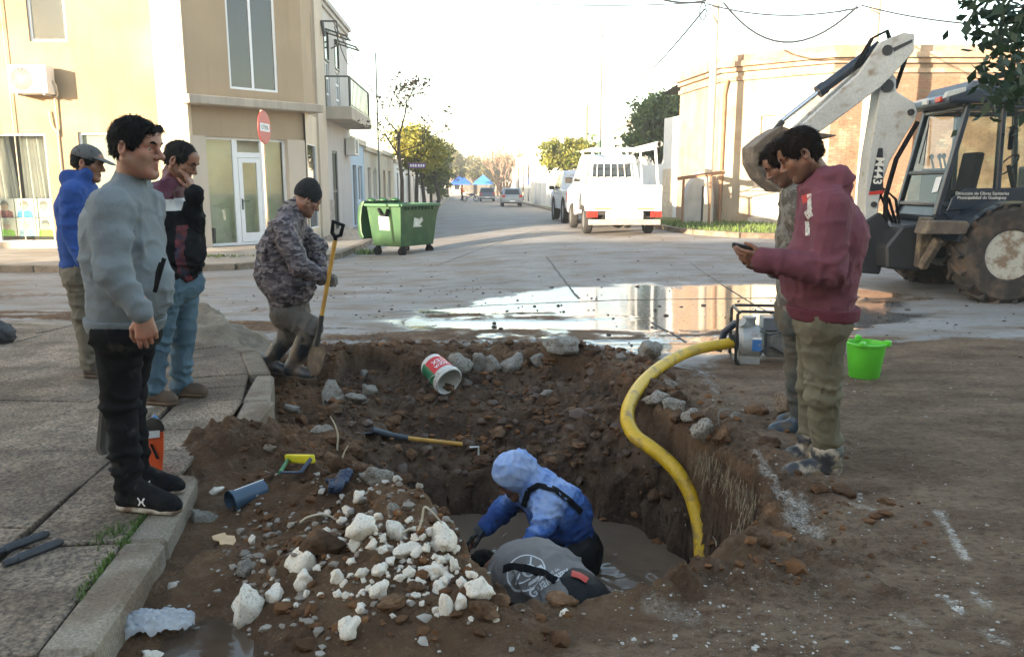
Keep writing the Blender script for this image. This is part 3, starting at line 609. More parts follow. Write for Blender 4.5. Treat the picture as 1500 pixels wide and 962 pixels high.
# ================================================================== walls in wall coordinates
class Wl:
    def __init__(s, o, u, flip=False):
        s.o = Vector((o[0], o[1], 0)); s.u = Vector((u[0], u[1], 0)).normalized(); s.n = Vector((s.u.y, -s.u.x, 0))*(-1 if flip else 1)
    def p(s, u, z, d=0): return s.o+s.u*u+s.n*d+Vector((0, 0, z))
    def box(s, mb, u0, u1, z0, z1, d0, d1):
        V = [s.p(u, z, d) for u in (u0, u1) for d in (d0, d1) for z in (z0, z1)]
        mb.add(V, [(0, 1, 3, 2), (4, 6, 7, 5), (0, 4, 5, 1), (2, 3, 7, 6), (0, 2, 6, 4), (1, 5, 7, 3)]); return mb
    def holed(s, mb, u0, u1, z0, z1, holes, rev=.18):
        us = sorted({u0, u1, *[h[0] for h in holes], *[h[1] for h in holes]}); zs = sorted({z0, z1, *[h[2] for h in holes], *[h[3] for h in holes]})
        for a, b in zip(us[:-1], us[1:]):
            for c, d in zip(zs[:-1], zs[1:]):
                m = ((a+b)/2, (c+d)/2)
                if not any(h[0] < m[0] < h[1] and h[2] < m[1] < h[3] for h in holes): mb.add([s.p(a, c), s.p(b, c), s.p(b, d), s.p(a, d)], [(0, 1, 2, 3)])
        for a, b, c, d in holes:
            for (p0, p1) in (((a, c), (b, c)), ((b, c), (b, d)), ((b, d), (a, d)), ((a, d), (a, c))):
                mb.add([s.p(*p0), s.p(*p1), s.p(*p1, -rev), s.p(*p0, -rev)], [(0, 1, 2, 3)])
        return mb
    def win(s, parent, u0, u1, z0, z1, fm, gm_, d=-.1, fw=.05, mull=(), trans=(), name='window', inner=None, inner_d=.5):
        f = MB(); s.box(f, u0, u0+fw, z0, z1, d-.05, d+.02); s.box(f, u1-fw, u1, z0, z1, d-.05, d+.02); s.box(f, u0+fw, u1-fw, z0, z0+fw, d-.05, d+.018); s.box(f, u0+fw, u1-fw, z1-fw, z1, d-.05, d+.018)
        for m in mull: s.box(f, m-fw/2, m+fw/2, z0+fw, z1-fw, d-.05, d+.016)
        for t in trans: s.box(f, u0+fw, u1-fw, t-fw/2, t+fw/2, d-.05, d+.014)
        o = f.build(name, fm, parent, False)
        p = MB(); s.box(p, u0+fw*.5, u1-fw*.5, z0+fw*.5, z1-fw*.5, d-.02, d-.012); p.build('pane', gm_, o, False)
        if inner:
            q = MB(); s.box(q, u0-.3, u1+.3, z0-.2, z1+.3, d-inner_d-.05, d-inner_d); q.build('blind', inner, o, False)
        return o
WGL = glassmat('window_glass', (.90, .93, .90)); WDK = M('dark_window_glass', (.02, .025, .03), .03, var=0, spec=.9)
WFR = M('white_window_frame', (.75, .76, .78), .4, var=.03)
TAN = M('tan_render', (.32, .232, .138), .9, streak=.14, var=.16, vs=.9, bump=.12, bs=120, col2=(.36, .265, .165), cs=.7)
TANK = M('brown_render', (.36, .27, .18), .9, streak=.14, var=.08, vs=.9, bump=.12, bs=120)
CRM = M('pale_render', (.60, .51, .39), .9, streak=.14, var=.08, vs=1.1, bump=.12, bs=100)
PIER = M('beige_pier_render', (.50, .43, .35), .9, streak=.14, var=.08, vs=1.2, bump=.12, bs=100)
SLABC = M('slab_concrete', (.40, .35, .29), .9, streak=.3, var=.15, vs=1.5, bump=.2, bs=50)
FX0, FY = -7.3, 18.3
cb = thing('corner_building', 'two storey tan rendered corner building with glazed shop door in its chamfered corner', 'building', (0, 0, 0))
wl = Wl((FX0, FY), (1, .0))                                            # left facade: u negative to the left
def ux(px): return (px-750)/FPX*FY/1.0-FX0
up_z0, up_z1 = 4.70, 6.3
m = MB(); wl.holed(m, -8.2, -.68, 0, 9.5, [(-3.42, -2.58, up_z0, up_z1), (-5.9, -3.30, .25, 2.72), (-2.55, -.78, .45, 2.74)], .16); m.build('wall', TAN, cb, False)
m = MB(); wl.box(m, -.68, .0, 0, 9.5, -.3, .045); m.build('pilaster', CRM, cb, False)
wl.win(cb, -3.42, -2.58, up_z0, up_z1, WFR, WGL, -.07, .055, inner=M('room_dark', (.10, .10, .11), .9), inner_d=.4)
wl.win(cb, -5.9, -3.30, .25, 2.72, WFR, WGL, -.07, .05, (-4.6,))
wl.win(cb, -2.55, -.78, .45, 2.74, WFR, WGL, -.07, .05, inner=M('grey_blind', (.42, .42, .38), .8), inner_d=.05)
m = MB(); wl.box(m, -6.2, -3.1, .1, 3.0, -1.3, -1.25); wl.box(m, -6.2, -6.15, .1, 3, -1.25, -.17); wl.box(m, -3.15, -3.1, .1, 3, -1.25, -.17); wl.box(m, -6.15, -3.15, 2.95, 3, -1.25, -.17); m.build('shop_interior', M('shop_dark', (.05, .047, .045), .9), cb, False)
m = MB(); wl.box(m, -7.5, -5.15, 2.92, 3.06, 0, .55); wl.box(m, -7.5, -4.35, 2.72, 2.92, .003, .03); m.build('canopy', SLABC, cb, False, .01)
m = MB(); wl.box(m, -7.5, -.7, .0, .26, .0, .03); m.build('plinth', SLABC, cb, False)
# chamfer
CH = 2.95; c45 = math.sqrt(.5)
wc = Wl((FX0, FY), (c45, c45))
m = MB(); wc.holed(m, 0, CH, 3.55, 9.5, [(1.02, 2.26, 3.78, 6.35)], .14); m.build('upper_wall', TANK, cb, False)
wc.win(cb, 1.02, 2.26, 3.78, 6.35, WFR, WDK, -.05, .055, (1.62,))
m = MB(); wc.box(m, -.12, CH+.35, 3.36, 3.55, -.4, .34); m.build('balcony_slab', SLABC, cb, False, .012)
m = MB(); wc.box(m, 0, CH, 2.68, 3.36, -.3, -.10); m.build('lintel', TANK, cb, False)
m = MB(); wc.box(m, .02, .36, .1, 2.68, -.32, -.02); m.build('pier', PIER, cb, False)
m = MB(); wc.box(m, CH-.50, CH-.02, .1, 2.68, -.32, -.02); m.build('pier', PIER, cb, False)
dw = MB()
for a, b, c_, d_ in ((.36, .41, .16, 2.68), (2.40, 2.45, .16, 2.68), (1.07, 1.19, .16, 2.68), (1.78, 1.92, .16, 2.68)): wc.box(dw, a, b, c_, d_, -.26, -.19)
wc.box(dw, .41, 2.40, .13, .19, -.26, -.195); wc.box(dw, .41, 2.40, 2.62, 2.68, -.26, -.195); wc.box(dw, 1.19, 1.78, 2.22, 2.34, -.26, -.198)
sf = dw.build('shop_front', WFR, cb, False)
p_ = MB(); wc.box(p_, .39, 1.10, .17, 2.66, -.23, -.222); wc.box(p_, 1.90, 2.42, .17, 2.66, -.23, -.222); p_.build('pane', WGL, sf, False)
dr = MB(); wc.box(dr, 1.20, 1.30, .20, 2.21, -.25, -.185); wc.box(dr, 1.67, 1.77, .20, 2.21, -.25, -.185); wc.box(dr, 1.30, 1.67, .20, .42, -.25, -.187); wc.box(dr, 1.30, 1.67, 2.10, 2.21, -.25, -.187); do = dr.build('door', WFR, cb, False)
p_ = MB(); wc.box(p_, 1.28, 1.69, .38, 2.14, -.225, -.217); p_.build('pane', WGL, do, False)
hd = MB(); hd.bar(wc.p(1.25, 1.18, -.15), wc.p(1.41, 1.18, -.15), .022, .022); wc.box(hd, 1.235, 1.265, .98, 1.24, -.185, -.165); hd.bar(wc.p(1.25, 1.18, -.17), wc.p(1.25, 1.18, -.14), .02, .02); hd.build('handle', M('black_metal', (.015, .015, .017), .35), do, False)
BEI = M('papered_glass', (.66, .60, .45), .8, var=.10, vs=2, col2=(.58, .54, .41), cs=1.2)
m = MB(); wc.box(m, .3, 2.5, .1, 2.75, -.52, -.50); m.build('interior_wall', BEI, cb, False)
m = MB(); wc.box(m, .45, 1.05, .1, 1.05, -.49, -.44); wc.box(m, 1.3, 1.65, .1, 1.1, -.49, -.44); m.build('counter', M('pale_counter', (.58, .54, .42), .7), cb, False)
m = MB(); m.cyl(wc.p(.52, .13, -.36), wc.p(.52, .55, -.36), .07, .09); m.build('waste_bin', M('dark_plastic', (.03, .03, .032), .5), cb)
# side wall along the main street
C2 = wc.p(CH, 0); SD = Vector((-.045, 1, 0)).normalized()
ws = Wl((C2.x, C2.y), (SD.x, SD.y))
m = MB(); ws.holed(m, 0, 1.45, 3.36, 9.5, []); m.build('upper_wall', TANK, cb, False)
m = MB(); ws.box(m, 1.22, 1.27, 4.2, 6.0, -.02, .004); m.build('slot', M('black_metal', (0, 0, 0)), cb, False)
m = MB(); ws.holed(m, .0, 2.6, 0, 3.36, [(.12, 1.25, .45, 2.62)], .1); m.build('side_wall', CRM, cb, False)
ws.win(cb, .12, 1.25, .45, 2.62, WFR, WDK, -.03, .03)
m = MB(); ws.box(m, 1.45, 2.6, .0, 9.0, -.3, .06); m.build('pillar', PIER, cb, False)
m = MB(); m.prism([(-15.5, 0), (FX0, 0), (FX0+CH*c45, CH*c45), (FX0+CH*c45-.2, 4), (-15.5, 4)], lambda x, y: (x, FY+.02+y if y < 1 else FY+y, 8.6), lambda x, y: (x, FY+.02+y, 8.75)); m.build('roof', SLABC, cb, False)
m = MB(); m.add([(-15.5, FY+4, 0), (FX0+CH*c45-.2, FY+4, 0), (FX0+CH*c45-.2, FY+4, 9.5), (-15.5, FY+4, 9.5), (-15.5, FY, 0), (-15.5, FY, 9.5)], [(0, 1, 2, 3), (0, 3, 5, 4)]); m.build('back_wall', TAN, cb, False)
m = MB()
for a, b in ((wl.p(-2.95-1.0, 9.4, .05), wl.p(-2.95-1.0, .3, .05)),): m.tube([a, b], .012, 6)
m.tube([wl.p(-3.12, 3.2, .04), wl.p(-3.10, 2.9, .05), wl.p(-3.0, 2.75, .04)], .018, 6); m.tube([wl.p(-2.98, 2.8, .03), wl.p(-2.98, 1.4, .03)], .016, 6); m.build('drain_pipe', CRM, cb)
# air conditioner
a0 = at(47, 113, FY-.05); ac = thing('air_conditioner', 'white outdoor air conditioning unit on the tan wall above the shop window', 'air conditioner', (-10.62, FY, 3.55))
m = MB(); m.bb(-.42, .42, -.40, -.07, 0, .60); m.build('casing', M('ac_white', (.72, .71, .68), .5, var=.05), ac, True, .025, 2)
m = MB()
for k in range(8): m.lathe([(.245-.03*k, -.004), (.245-.03*k, .008), (.237-.03*k, .008), (.237-.03*k, -.004)], (-.13, -.405, .3), 20, Matrix.Rotation(R(90), 3, 'X'), True)
for k in range(16): a = k*math.pi/8; m.bar((-.13+.02*math.cos(a), -.408, .3+.02*math.sin(a)), (-.13+.24*math.cos(a), -.408, .3+.24*math.sin(a)), .006, .006)
m.build('fan_grille', M('ac_grille', (.42, .42, .41), .5), ac)
m = MB(); m.lathe([(.245, -.001), (0, -.001)], (-.13, -.402, .3), 20, Matrix.Rotation(R(90), 3, 'X')); m.build('fan', M('ac_dark', (.18, .18, .18), .6), ac)
m = MB(); [MB().bar((x_, -.35, -.02), (x_, 0, -.02), .04, .03).build('bracket', M('ac_grille', (0, 0, 0)), ac, False) for x_ in (-.3, .3)]
m = MB(); m.tube([(.43, -.2, .3), (.47, -.15, .2), (.45, -.08, .0), (.36, -.05, -.1), (.36, -.04, -.9)], .02, 6); m.build('pipe', CRM, ac)
# curtain and the posters in the shop window
for u0, u1 in ((-5.0, -4.35), (-4.08, -3.42)):
    n = 40; m = MB()
    for i in range(n):
        a, b = u0+(u1-u0)*i/n, u0+(u1-u0)*(i+1)/n; fl = .5 if u0 < -5 else 1
        da, db = -.33+.05*math.sin(i*1.35), -.33+.05*math.sin((i+1)*1.35); s0 = .13*fl*(i/n); s1 = .13*fl*((i+1)/n)
        m.add([wl.p(a+s0, 1.25, da), wl.p(b+s1, 1.25, db), wl.p(b, 2.7, db), wl.p(a, 2.7, da)], [(0, 1, 2, 3)])
    cu = m.build('curtain', M('white_curtain', (.62, .60, .58), .9, var=.06), None); tag(cu, 'white gathered curtain hanging at the %s of the shop window' % ('left' if u0 < -4.5 else 'right'), 'curtain')
PC = {'skin': (.55, .38, .28), 'sk2': (.42, .27, .19)}
POSTS = [((.10, .10, .12), (.05, .22, .55), (.6, .6, .62), 'white top and dark cap'), ((.20, .19, .18), (.30, .10, .12), (.65, .66, .68), 'dark red top and knitted hat'), ((.16, .13, .11), (.02, .28, .62), (.60, .63, .66), 'bright blue top'), ((.13, .13, .13), (.55, .56, .55), (.58, .62, .58), 'pale top and black hat'),
         ((.12, .12, .13), (.62, .62, .60), (.7, .7, .66), 'white jersey'), ((.55, .52, .46), (.28, .62, .03), (.66, .66, .6), 'lime green top with pale hat'), ((.28, .32, .36), (.16, .30, .42), (.70, .68, .62), 'blue patterned top'), ((.11, .11, .12), (.30, .66, .03), (.58, .56, .50), 'lime green top with black hat')]
for i, (hat, shirt, back, desc) in enumerate(POSTS):
    r_, c_ = divmod(i, 4); u = -5.16+.455*c_; z0 = 1.27-.0-(r_+1)*.43+.0*c_
    z0 = 1.24-.44*(r_+1)+.03
    po = thing('poster', f'poster of child in {desc}, {"upper" if r_ == 0 else "lower"} row in shop window', 'poster', wl.p(u, z0, -.16), 0, 'clothing posters in the shop window')
    q = MB(); q.bb(0, .435, -.004, .004, 0, .425); q.build('backing', M(f'poster_back_{i}', back, .45, var=.08, vs=9), po, False)
    q = MB(); q.lathe([(.0, 0), (.085, 0), (.085, .003), (0, .003)], (.21, -.004, .235), 18, Matrix.Rotation(R(90), 3, 'X')); q.build('face_print', M('poster_skin', PC['skin'], .5, var=.2, vs=14), po, False)
    q = MB(); q.prism([(.03, 0), (.40, 0), (.385, .12), (.29, .165), (.21, .14), (.13, .165), (.05, .12)], lambda x, y: (x, -.0045, y), lambda x, y: (x, -.007, y)); q.build('shirt_print', M(f'poster_shirt_{i}', shirt, .5, var=.35, vs=18), po, False)
    q = MB(); q.prism([(.115, .26), (.12, .325), (.16, .37), (.22, .385), (.28, .36), (.31, .30), (.315, .25), (.27, .285), (.2, .295), (.15, .285)], lambda x, y: (x, -.0075, y), lambda x, y: (x, -.0095, y)); q.build('hat_print', M(f'poster_hat_{i}', hat, .5, var=.3, vs=20), po, False)
# ================================================================== second building with balcony
GRY = M('grey_render', (.44, .42, .41), .9, streak=.14, var=.08, vs=.9, bump=.1, bs=90); DGRN = M('dark_green_iron', (.012, .03, .026), .45)
B2 = ws.p(2.62, 0); w2 = Wl((B2.x, B2.y), (SD.x, SD.y)); L2 = 4.6
nb = thing('balcony_house', 'grey two storey house with green balcony railing and two open transom windows', 'house')
def uy(px): return ((B2.x)*FPX/(px-750)-B2.y)
m = MB(); w2.holed(m, -1.1, 0, 3.42, 9.2, [(-.75, -.1, 4.2, 5.6)], .3); w2.holed(m, 0, L2, 0, 6.62, [(.35, 1.1, 3.8, 5.95), (2.1, 2.85, 3.8, 5.95), (1.0, 1.9, .2, 2.6)], .12); m.build('wall', GRY, nb, False)
m = MB(); w2.box(m, -.2, L2+.12, 6.62, 6.76, -.4, .14); w2.box(m, -.1, L2+.06, 6.5, 6.62, -.3, .07); m.build('cornice', GRY, nb, False, .01)
m = MB(); m.add([w2.p(L2, 0), w2.p(L2, 0, -5), w2.p(L2, 6.6, -5), w2.p(L2, 6.6), w2.p(-1.1, 6.6), w2.p(-1.1, 6.6, -5)], [(0, 1, 2, 3), (3, 2, 5, 4)]); m.build('gable', GRY, nb, False)
for u in (.35, 2.1):
    fo = w2.win(nb, u, u+.75, 3.8, 5.1, WFR, WDK, -.05, .05, (u+.375,), (4.2, 4.65), 'french_door')
    fo = w2.win(nb, u, u+.75, 5.1, 5.95, DGRN, WGL, .0, .05, (), (), 'transom_frame')
    f = MB(); a, b = w2.p(u, 5.93, .03), w2.p(u+.75, 5.93, .03); e = w2.n*.62+Vector((0, 0, -.20))
    for p, q in ((a, b), (a+e, b+e), (a, a+e), (b, b+e)): f.bar(p, q, .05, .04)
    ho = f.build('open_transom', DGRN, nb, False); f = MB(); f.add([a, b, b+e, a+e], [(0, 1, 2, 3)]); f.build('pane', WGL, ho, False)
m = MB(); w2.box(m, .05, 4.2, 3.42, 3.78, -.1, .78); m.build('balcony_slab', SLABC, nb, False, .015)
m = MB(); z0 = 3.78
for u, d in [(.10, d_) for d_ in (.05, .72)]+[(4.15, .72)]: m.bar(w2.p(u, z0, d), w2.p(u, z0+.82, d), .05, .05)
m.bar(w2.p(.10, z0+.82, .02), w2.p(.10, z0+.82, .74), .05, .04); m.bar(w2.p(.10, z0+.82, .72), w2.p(4.15, z0+.82, .72), .05, .04); m.bar(w2.p(.10, z0+.06, .72), w2.p(4.15, z0+.06, .72), .03, .03)
rail = m.build('railing', DGRN, nb, False)
for k in range(1, 16):
    q = MB(); q.bar(w2.p(.10+k*.27, z0+.06, .72), w2.p(.10+k*.27, z0+.8, .72), .035, .02); q.build('baluster', DGRN, rail, False)
w2.win(nb, 1.0, 1.9, .2, 2.6, DGRN, WDK, -.05, .07, (1.3, 1.45, 1.6), (1.4,), 'barred_door')
m = MB(); w2.box(m, .02, .95, .1, 1.15, 0, .03); m.build('stone_cladding', M('stone_clad', (.30, .27, .24), .9, var=.4, vs=7, bump=.8, bs=14), nb, False)
m = MB(); m.bar(w2.p(-.3, 6.0, .0), w2.p(-.3, 6.0, .5), .04, .04); m.tube([w2.p(-.3, 6.0, .5), w2.p(-.28, 5.6, .52), w2.p(-.25, 5.35, .45), w2.p(-.2, 5.3, .3)], .02, 6); m.tube([w2.p(-.3, 6.0, .1), w2.p(-.3, 5.6, .15)], .05, 6); m.build('wall_bracket', M('black_metal', (0, 0, 0)), nb)
ac2 = thing('air_conditioner', 'pale air conditioning unit under the balcony of the grey house', 'air conditioner', w2.p(3.3, 2.55, 0))
m = MB(); W0 = Wl((0, 0), (SD.x, SD.y)); W0.box(m, 0, .8, 0, .55, .04, .36); m.build('casing', M('ac_white', (0, 0, 0)), ac2, False, .02); m = MB(); W0.box(m, .08, .55, .06, .5, .36, .365); m.build('fan_grille', M('ac_dark', (0, 0, 0)), ac2, False)
# houses further down the left side
HC = [(.42, .52, .62), (.62, .58, .52), (.60, .50, .38), (.66, .64, .60), (.55, .50, .45), (.62, .60, .57), (.5, .45, .38)]
yy = B2.y+L2+.05; k = 0
HL = ['pale blue single storey house next to the grey balcony house', 'cream house with a dark doorway beyond the pale blue house', 'ochre house behind the bare street tree', 'low white house behind the yellow green street tree', 'beige house half hidden by the street trees', 'white house far along the left pavement', 'tan house farthest along the left pavement']
for k, (ln, h) in enumerate(((3.6, 3.25), (5, 3.1), (6, 3.2), (8, 3.0), (9, 4.0), (14, 3.5), (22, 4.2))):
    o_ = Wl((B2.x-.07-.045*(yy-B2.y), yy), (SD.x, SD.y)); t = thing('house', HL[k], 'house', o_.o, 0, 'houses along the left pavement'); lw = Wl((0, 0), (SD.x, SD.y))
    holes = [(ln*.2, ln*.2+.9, .15, 2.3), (ln*.55, ln*.55+1.1, 1.0, 2.3)]
    m = MB(); lw.holed(m, 0, ln, 0, h, holes, .15); m.add([lw.p(0, 0), lw.p(0, 0, -9), lw.p(0, h, -9), lw.p(0, h)], [(0, 1, 2, 3)]); m.add([lw.p(0, h-.25), lw.p(ln, h-.25), lw.p(ln, h-.25, -9), lw.p(0, h-.25, -9)], [(0, 1, 2, 3)]); m.add([lw.p(ln, 0), lw.p(ln, 0, -9), lw.p(ln, h, -9), lw.p(ln, h)], [(0, 1, 2, 3)])
    m.build('wall', M(f'house_wall_{k}', HC[k], .9, var=.1, vs=.8, bump=.1, bs=60), t, False)
    m = MB(); lw.box(m, -.05, ln-.02, h-.18, h, .0, .12); m.build('cornice', CRM, t, False)
    m = MB(); lw.box(m, ln*.2, ln*.2+.9, .15, 2.3, -.14, -.1); m.build('door', M('dark_wood_door', (.06, .035, .02), .6), t, False)
    lw.win(t, ln*.55, ln*.55+1.1, 1.0, 2.3, WFR, WDK, -.1, .05, (ln*.55+.55,)); yy += ln+.08
# ================================================================== right corner building
RB = thing('brick_corner_building', 'old single storey brick corner building with pale plastered chamfer and moulded cornice', 'building')
P0, P1, P2 = Vector((6.1, 29.5, 0)), Vector((6.67, 26.0, 0)), Vector((9.4, 23.9, 0)); P3 = Vector((26, 23.9, 0))
PLA = M('pale_plaster', (.37, .30, .215), .9, streak=.3, var=.16, vs=1.0, bump=.3, bs=30, col2=(.28, .20, .13), c2=(.5, .66), cs=1.1)
BRK = M('old_brick', (.215, .118, .072), .9, var=.4, vs=2.3, bump=.35, bs=50, col2=(.29, .195, .135), c2=(.45, .6), cs=1.7, coord='Object')
MORT = M('lime_mortar', (.20, .145, .10), .95, var=.2, vs=3, bump=.3)
RT = 5.35; BZ = .25
ra, rb_, rc = Wl(P0, P1-P0), Wl(P1, P2-P1), Wl(P2, P3-P2); LA, LB_, LC = (P1-P0).length, (P2-P1).length, (P3-P2).length
m = MB(); ra.holed(m, 0, LA, BZ-.3, RT, []); m.build('side_wall', M('worn_plaster', (.33, .25, .18), .9, streak=.3, var=.15, vs=1.4, bump=.3, bs=30, col2=(.40, .24, .15), c2=(.5, .6), cs=1.6), RB, False)
wu0, wu1, wz0, wz1 = 1.30, 2.55, 1.55, 3.75
m = MB(); rb_.holed(m, 0, LB_, BZ-.3, RT, [(wu0, wu1, wz0, wz1)], .16); m.build('chamfer_wall', PLA, RB, False)
m = MB(); rb_.box(m, wu0+.05, wu1-.05, wz0, wz1-.05, -.15, -.10); m.build('window_shutter', M('pale_boards', (.62, .55, .44), .8, var=.1, vs=2), RB, False)
m = MB()
for a, b, c_, d_ in ((wu0-.05, wu0+.05, wz0, wz1), (wu1-.05, wu1+.05, wz0, wz1), (wu0+.05, wu1-.05, wz1-.05, wz1+.05)): rb_.box(m, a, b, c_, d_, -.12, .02)
m.build('window_frame', M('weathered_frame', (.50, .42, .32), .8, var=.2, vs=6), RB, False)
m = MB(); rb_.box(m, wu0-.15, wu1+.15, wz0-.14, wz0, -.1, .16); m.build('window_sill', SLABC, RB, False, .01)
m = MB(); rb_.box(m, wu0-.05, LB_-.1, BZ-.3, wz0-.16, .0, .12); rb_.box(m, wu0-.1, LB_, BZ-.3, BZ+.32, .12, .30); m.build('window_pedestal', M('stained_plaster', (.42, .37, .31), .9, var=.25, vs=2, bump=.4, bs=25), RB, False, .01)
for W_, L_, nm in ((ra, LA, 'cornice'), (rb_, LB_, 'cornice'), (rc, LC, 'cornice')):
    m = MB(); W_.box(m, -.02, L_+.02, RT-.55, RT-.42, -.1, .07); W_.box(m, -.03, L_+.03, RT-.28, RT-.14, -.1, .10); W_.box(m, -.08, L_+.08, RT-.14, RT+.02, -.2, .20); W_.box(m, -.02, L_+.02, RT+.02, RT+.24, -.2, .05); m.build(nm, M('cornice_brick', (.30, .20, .135), .9, var=.3, vs=2.5, bump=.5, bs=22, col2=(.38, .29, .21), cs=1.3), RB, False, .01)
m = MB(); rc.holed(m, 0, LC, BZ-.3, RT, []); m.add([P0+Vector((0, 0, RT-.1)), P1+Vector((0, 0, RT-.1)), P2+Vector((0, 0, RT-.1)), P3+Vector((0, 0, RT-.1)), P3+Vector((0, 8, RT-.1)), P0+Vector((0, 4, RT-.1))], [(0, 1, 2, 3, 4, 5)]); rwall = m.build('brick_wall', MORT, RB, False)
brk = []; course = .078; bl = .262
for r_ in range(int((RT-.58-.1)/course)):
    z = .12+r_*course; off = (r_ % 2)*bl/2
    for c_ in range(int(7.4/bl)+1):
        u = c_*bl+off+.01
        if u+bl > 7.6 or rnd.random() < .012: continue
        brk.append((u, z, rnd.uniform(.006, .022)))
# the ones that show largest stand between boom and cab
brk.sort(key=lambda b: abs((b[0]-2.0))*1.0+abs(b[1]-3.6)*.8)
def brickmesh(d):
    mb = MB(); rc.box(mb, 0, bl-.016, 0, course-.014, -.01, d); mb2 = MB(); off = rc.o; mb2.v = [tuple(Vector(p)-off) for p in mb.v]; mb2.f = mb.f; mb2.mi = mb.mi; o = mb2.build('brick', BRK, None, False); me = o.data; bpy.data.objects.remove(o); return me
bms = [brickmesh(d) for d in (.008, .013, .018)]
for u, z, d in brk[:300]:
    o = bpy.data.objects.new('brick', bms[rnd.randrange(3)]); COL.objects.link(o); o.parent = rwall; o.location = rc.p(u, z)
m = MB()
for u, z, d in brk[300:]: rc.box(m, u, u+bl-.016, z, z+course-.014, -.01, d)
o = m.build('bricks', BRK, rwall, False); o['kind'] = 'stuff'
m = MB(); m.tube([rb_.p(.25, RT-.5, .10), rb_.p(.16, RT-.9, .06), rb_.p(.16, BZ, .06)], .055, 8); m.build('drain_pipe', M('rusty_pipe', (.28, .15, .08), .7, var=.3, vs=4), RB)
# white wall and gate between the pickup and the brick building
gw = thing('white_yard_wall', 'stepped white yard wall beside the brick corner building', 'wall', (0, 0, 0))
wy = Wl((5.1, 33.5), (1, -3.4)); m = MB(); wy.box(m, 0, 3.9, 0, 2.4, -.2, 0); wy.box(m, 2.6, 3.9, 2.4, 4.1, -.2, 0); m.build('wall', M('white_wash', (.62, .62, .62), .9, streak=.14, var=.1, vs=1.3, bump=.1), gw, False, .01); m = MB(); wy.box(m, 2.62, 3.5, .3, 2.2, -.02, .012); m.build('door', M('weathered_frame', (0, 0, 0)), gw, False)
pl_ = thing('pump_housing', 'rounded grey plastered meter niche against the white wall by the grass', 'wall niche', (5.55, 25.6, .35))
m = MB(); m.prism([(0, 0), (.95, 0), (.95, .9), (.85, 1.4), (.6, 1.65), (.35, 1.6), (.12, 1.25), (0, .8)], lambda x, y: (x, 0, y), lambda x, y: (x, .5, y)); m.build('housing', M('grey_plaster', (.40, .38, .36), .9, var=.2, vs=2), pl_, False, .03); m = MB(); m.bb(.55, .8, -.01, .02, .1, 1.2); m.build('niche_door', M('dark_plastic', (0, 0, 0)), pl_, False)
tb = thing('timber_barrier', 'brown timber rail on posts in front of the pale chamfered wall', 'barrier', (0, 0, 0))
m = MB(); bp0, bp1 = at(992, 262, 25.0), at(1062, 252, 24.2); m.bar(bp0, bp1, .05, .11); m.build('rail', M('brown_timber', (.24, .13, .075), .8, var=.3, vs=8), tb, False, .008)
for t in (.15, .72):
    p = bp0.lerp(bp1, t); m = MB(); m.bar((p.x, p.y+.06, .2), (p.x, p.y+.06, p.z+.02), .07, .07); m.build('post', M('brown_timber', (0, 0, 0)), tb, False, .006)
# ================================================================== far right side and the end of the street
FAR = [((3.3, 52), (1.8, 66), 3.0, (.68, .66, .62), 'white boundary wall beyond the parked pickups', 'wall'), ((1.75, 66.5), (.4, 84), 4.2, (.72, .67, .58), 'cream flat roofed house behind the silver hatchback', 'house'), ((4.4, 36), (3.45, 51.5), 2.3, (.58, .60, .63), 'grey white panelled wall beside the parked white cars', 'wall')]
for i, (a, b, h, c_, lb, ct) in enumerate(FAR):
    t = thing('boundary_wall' if ct == 'wall' else 'far_house', lb, ct, (a[0], a[1], .1)); v = Vector((b[0]-a[0], b[1]-a[1], 0)); W_ = Wl((0, 0), (-v.x, -v.y)); L_ = v.length; W_.o = v.copy(); m = MB(); W_.box(m, 0, L_, -.2, h, -6 if ct == 'house' else -.25, 0); m.build('wall', M(f'far_wall_{i}', c_, .9, var=.08, vs=.8), t, False)
    m = MB(); W_.box(m, -.05, L_+.05, h, h+.12, -.3, .05); m.build('coping', CRM, t, False)
    npl = int(L_/2.2)
    for q in range(npl): m = MB(); u = L_*(q+.5)/npl; W_.box(m, u-.55, u+.55, .2, h*.8, .0, .04); m.build('panel' if ct == 'wall' else 'window', WDK if ct == 'house' and q % 2 else M(f'far_panel_{i}', tuple(x*.9 for x in c_), .9), t, False)
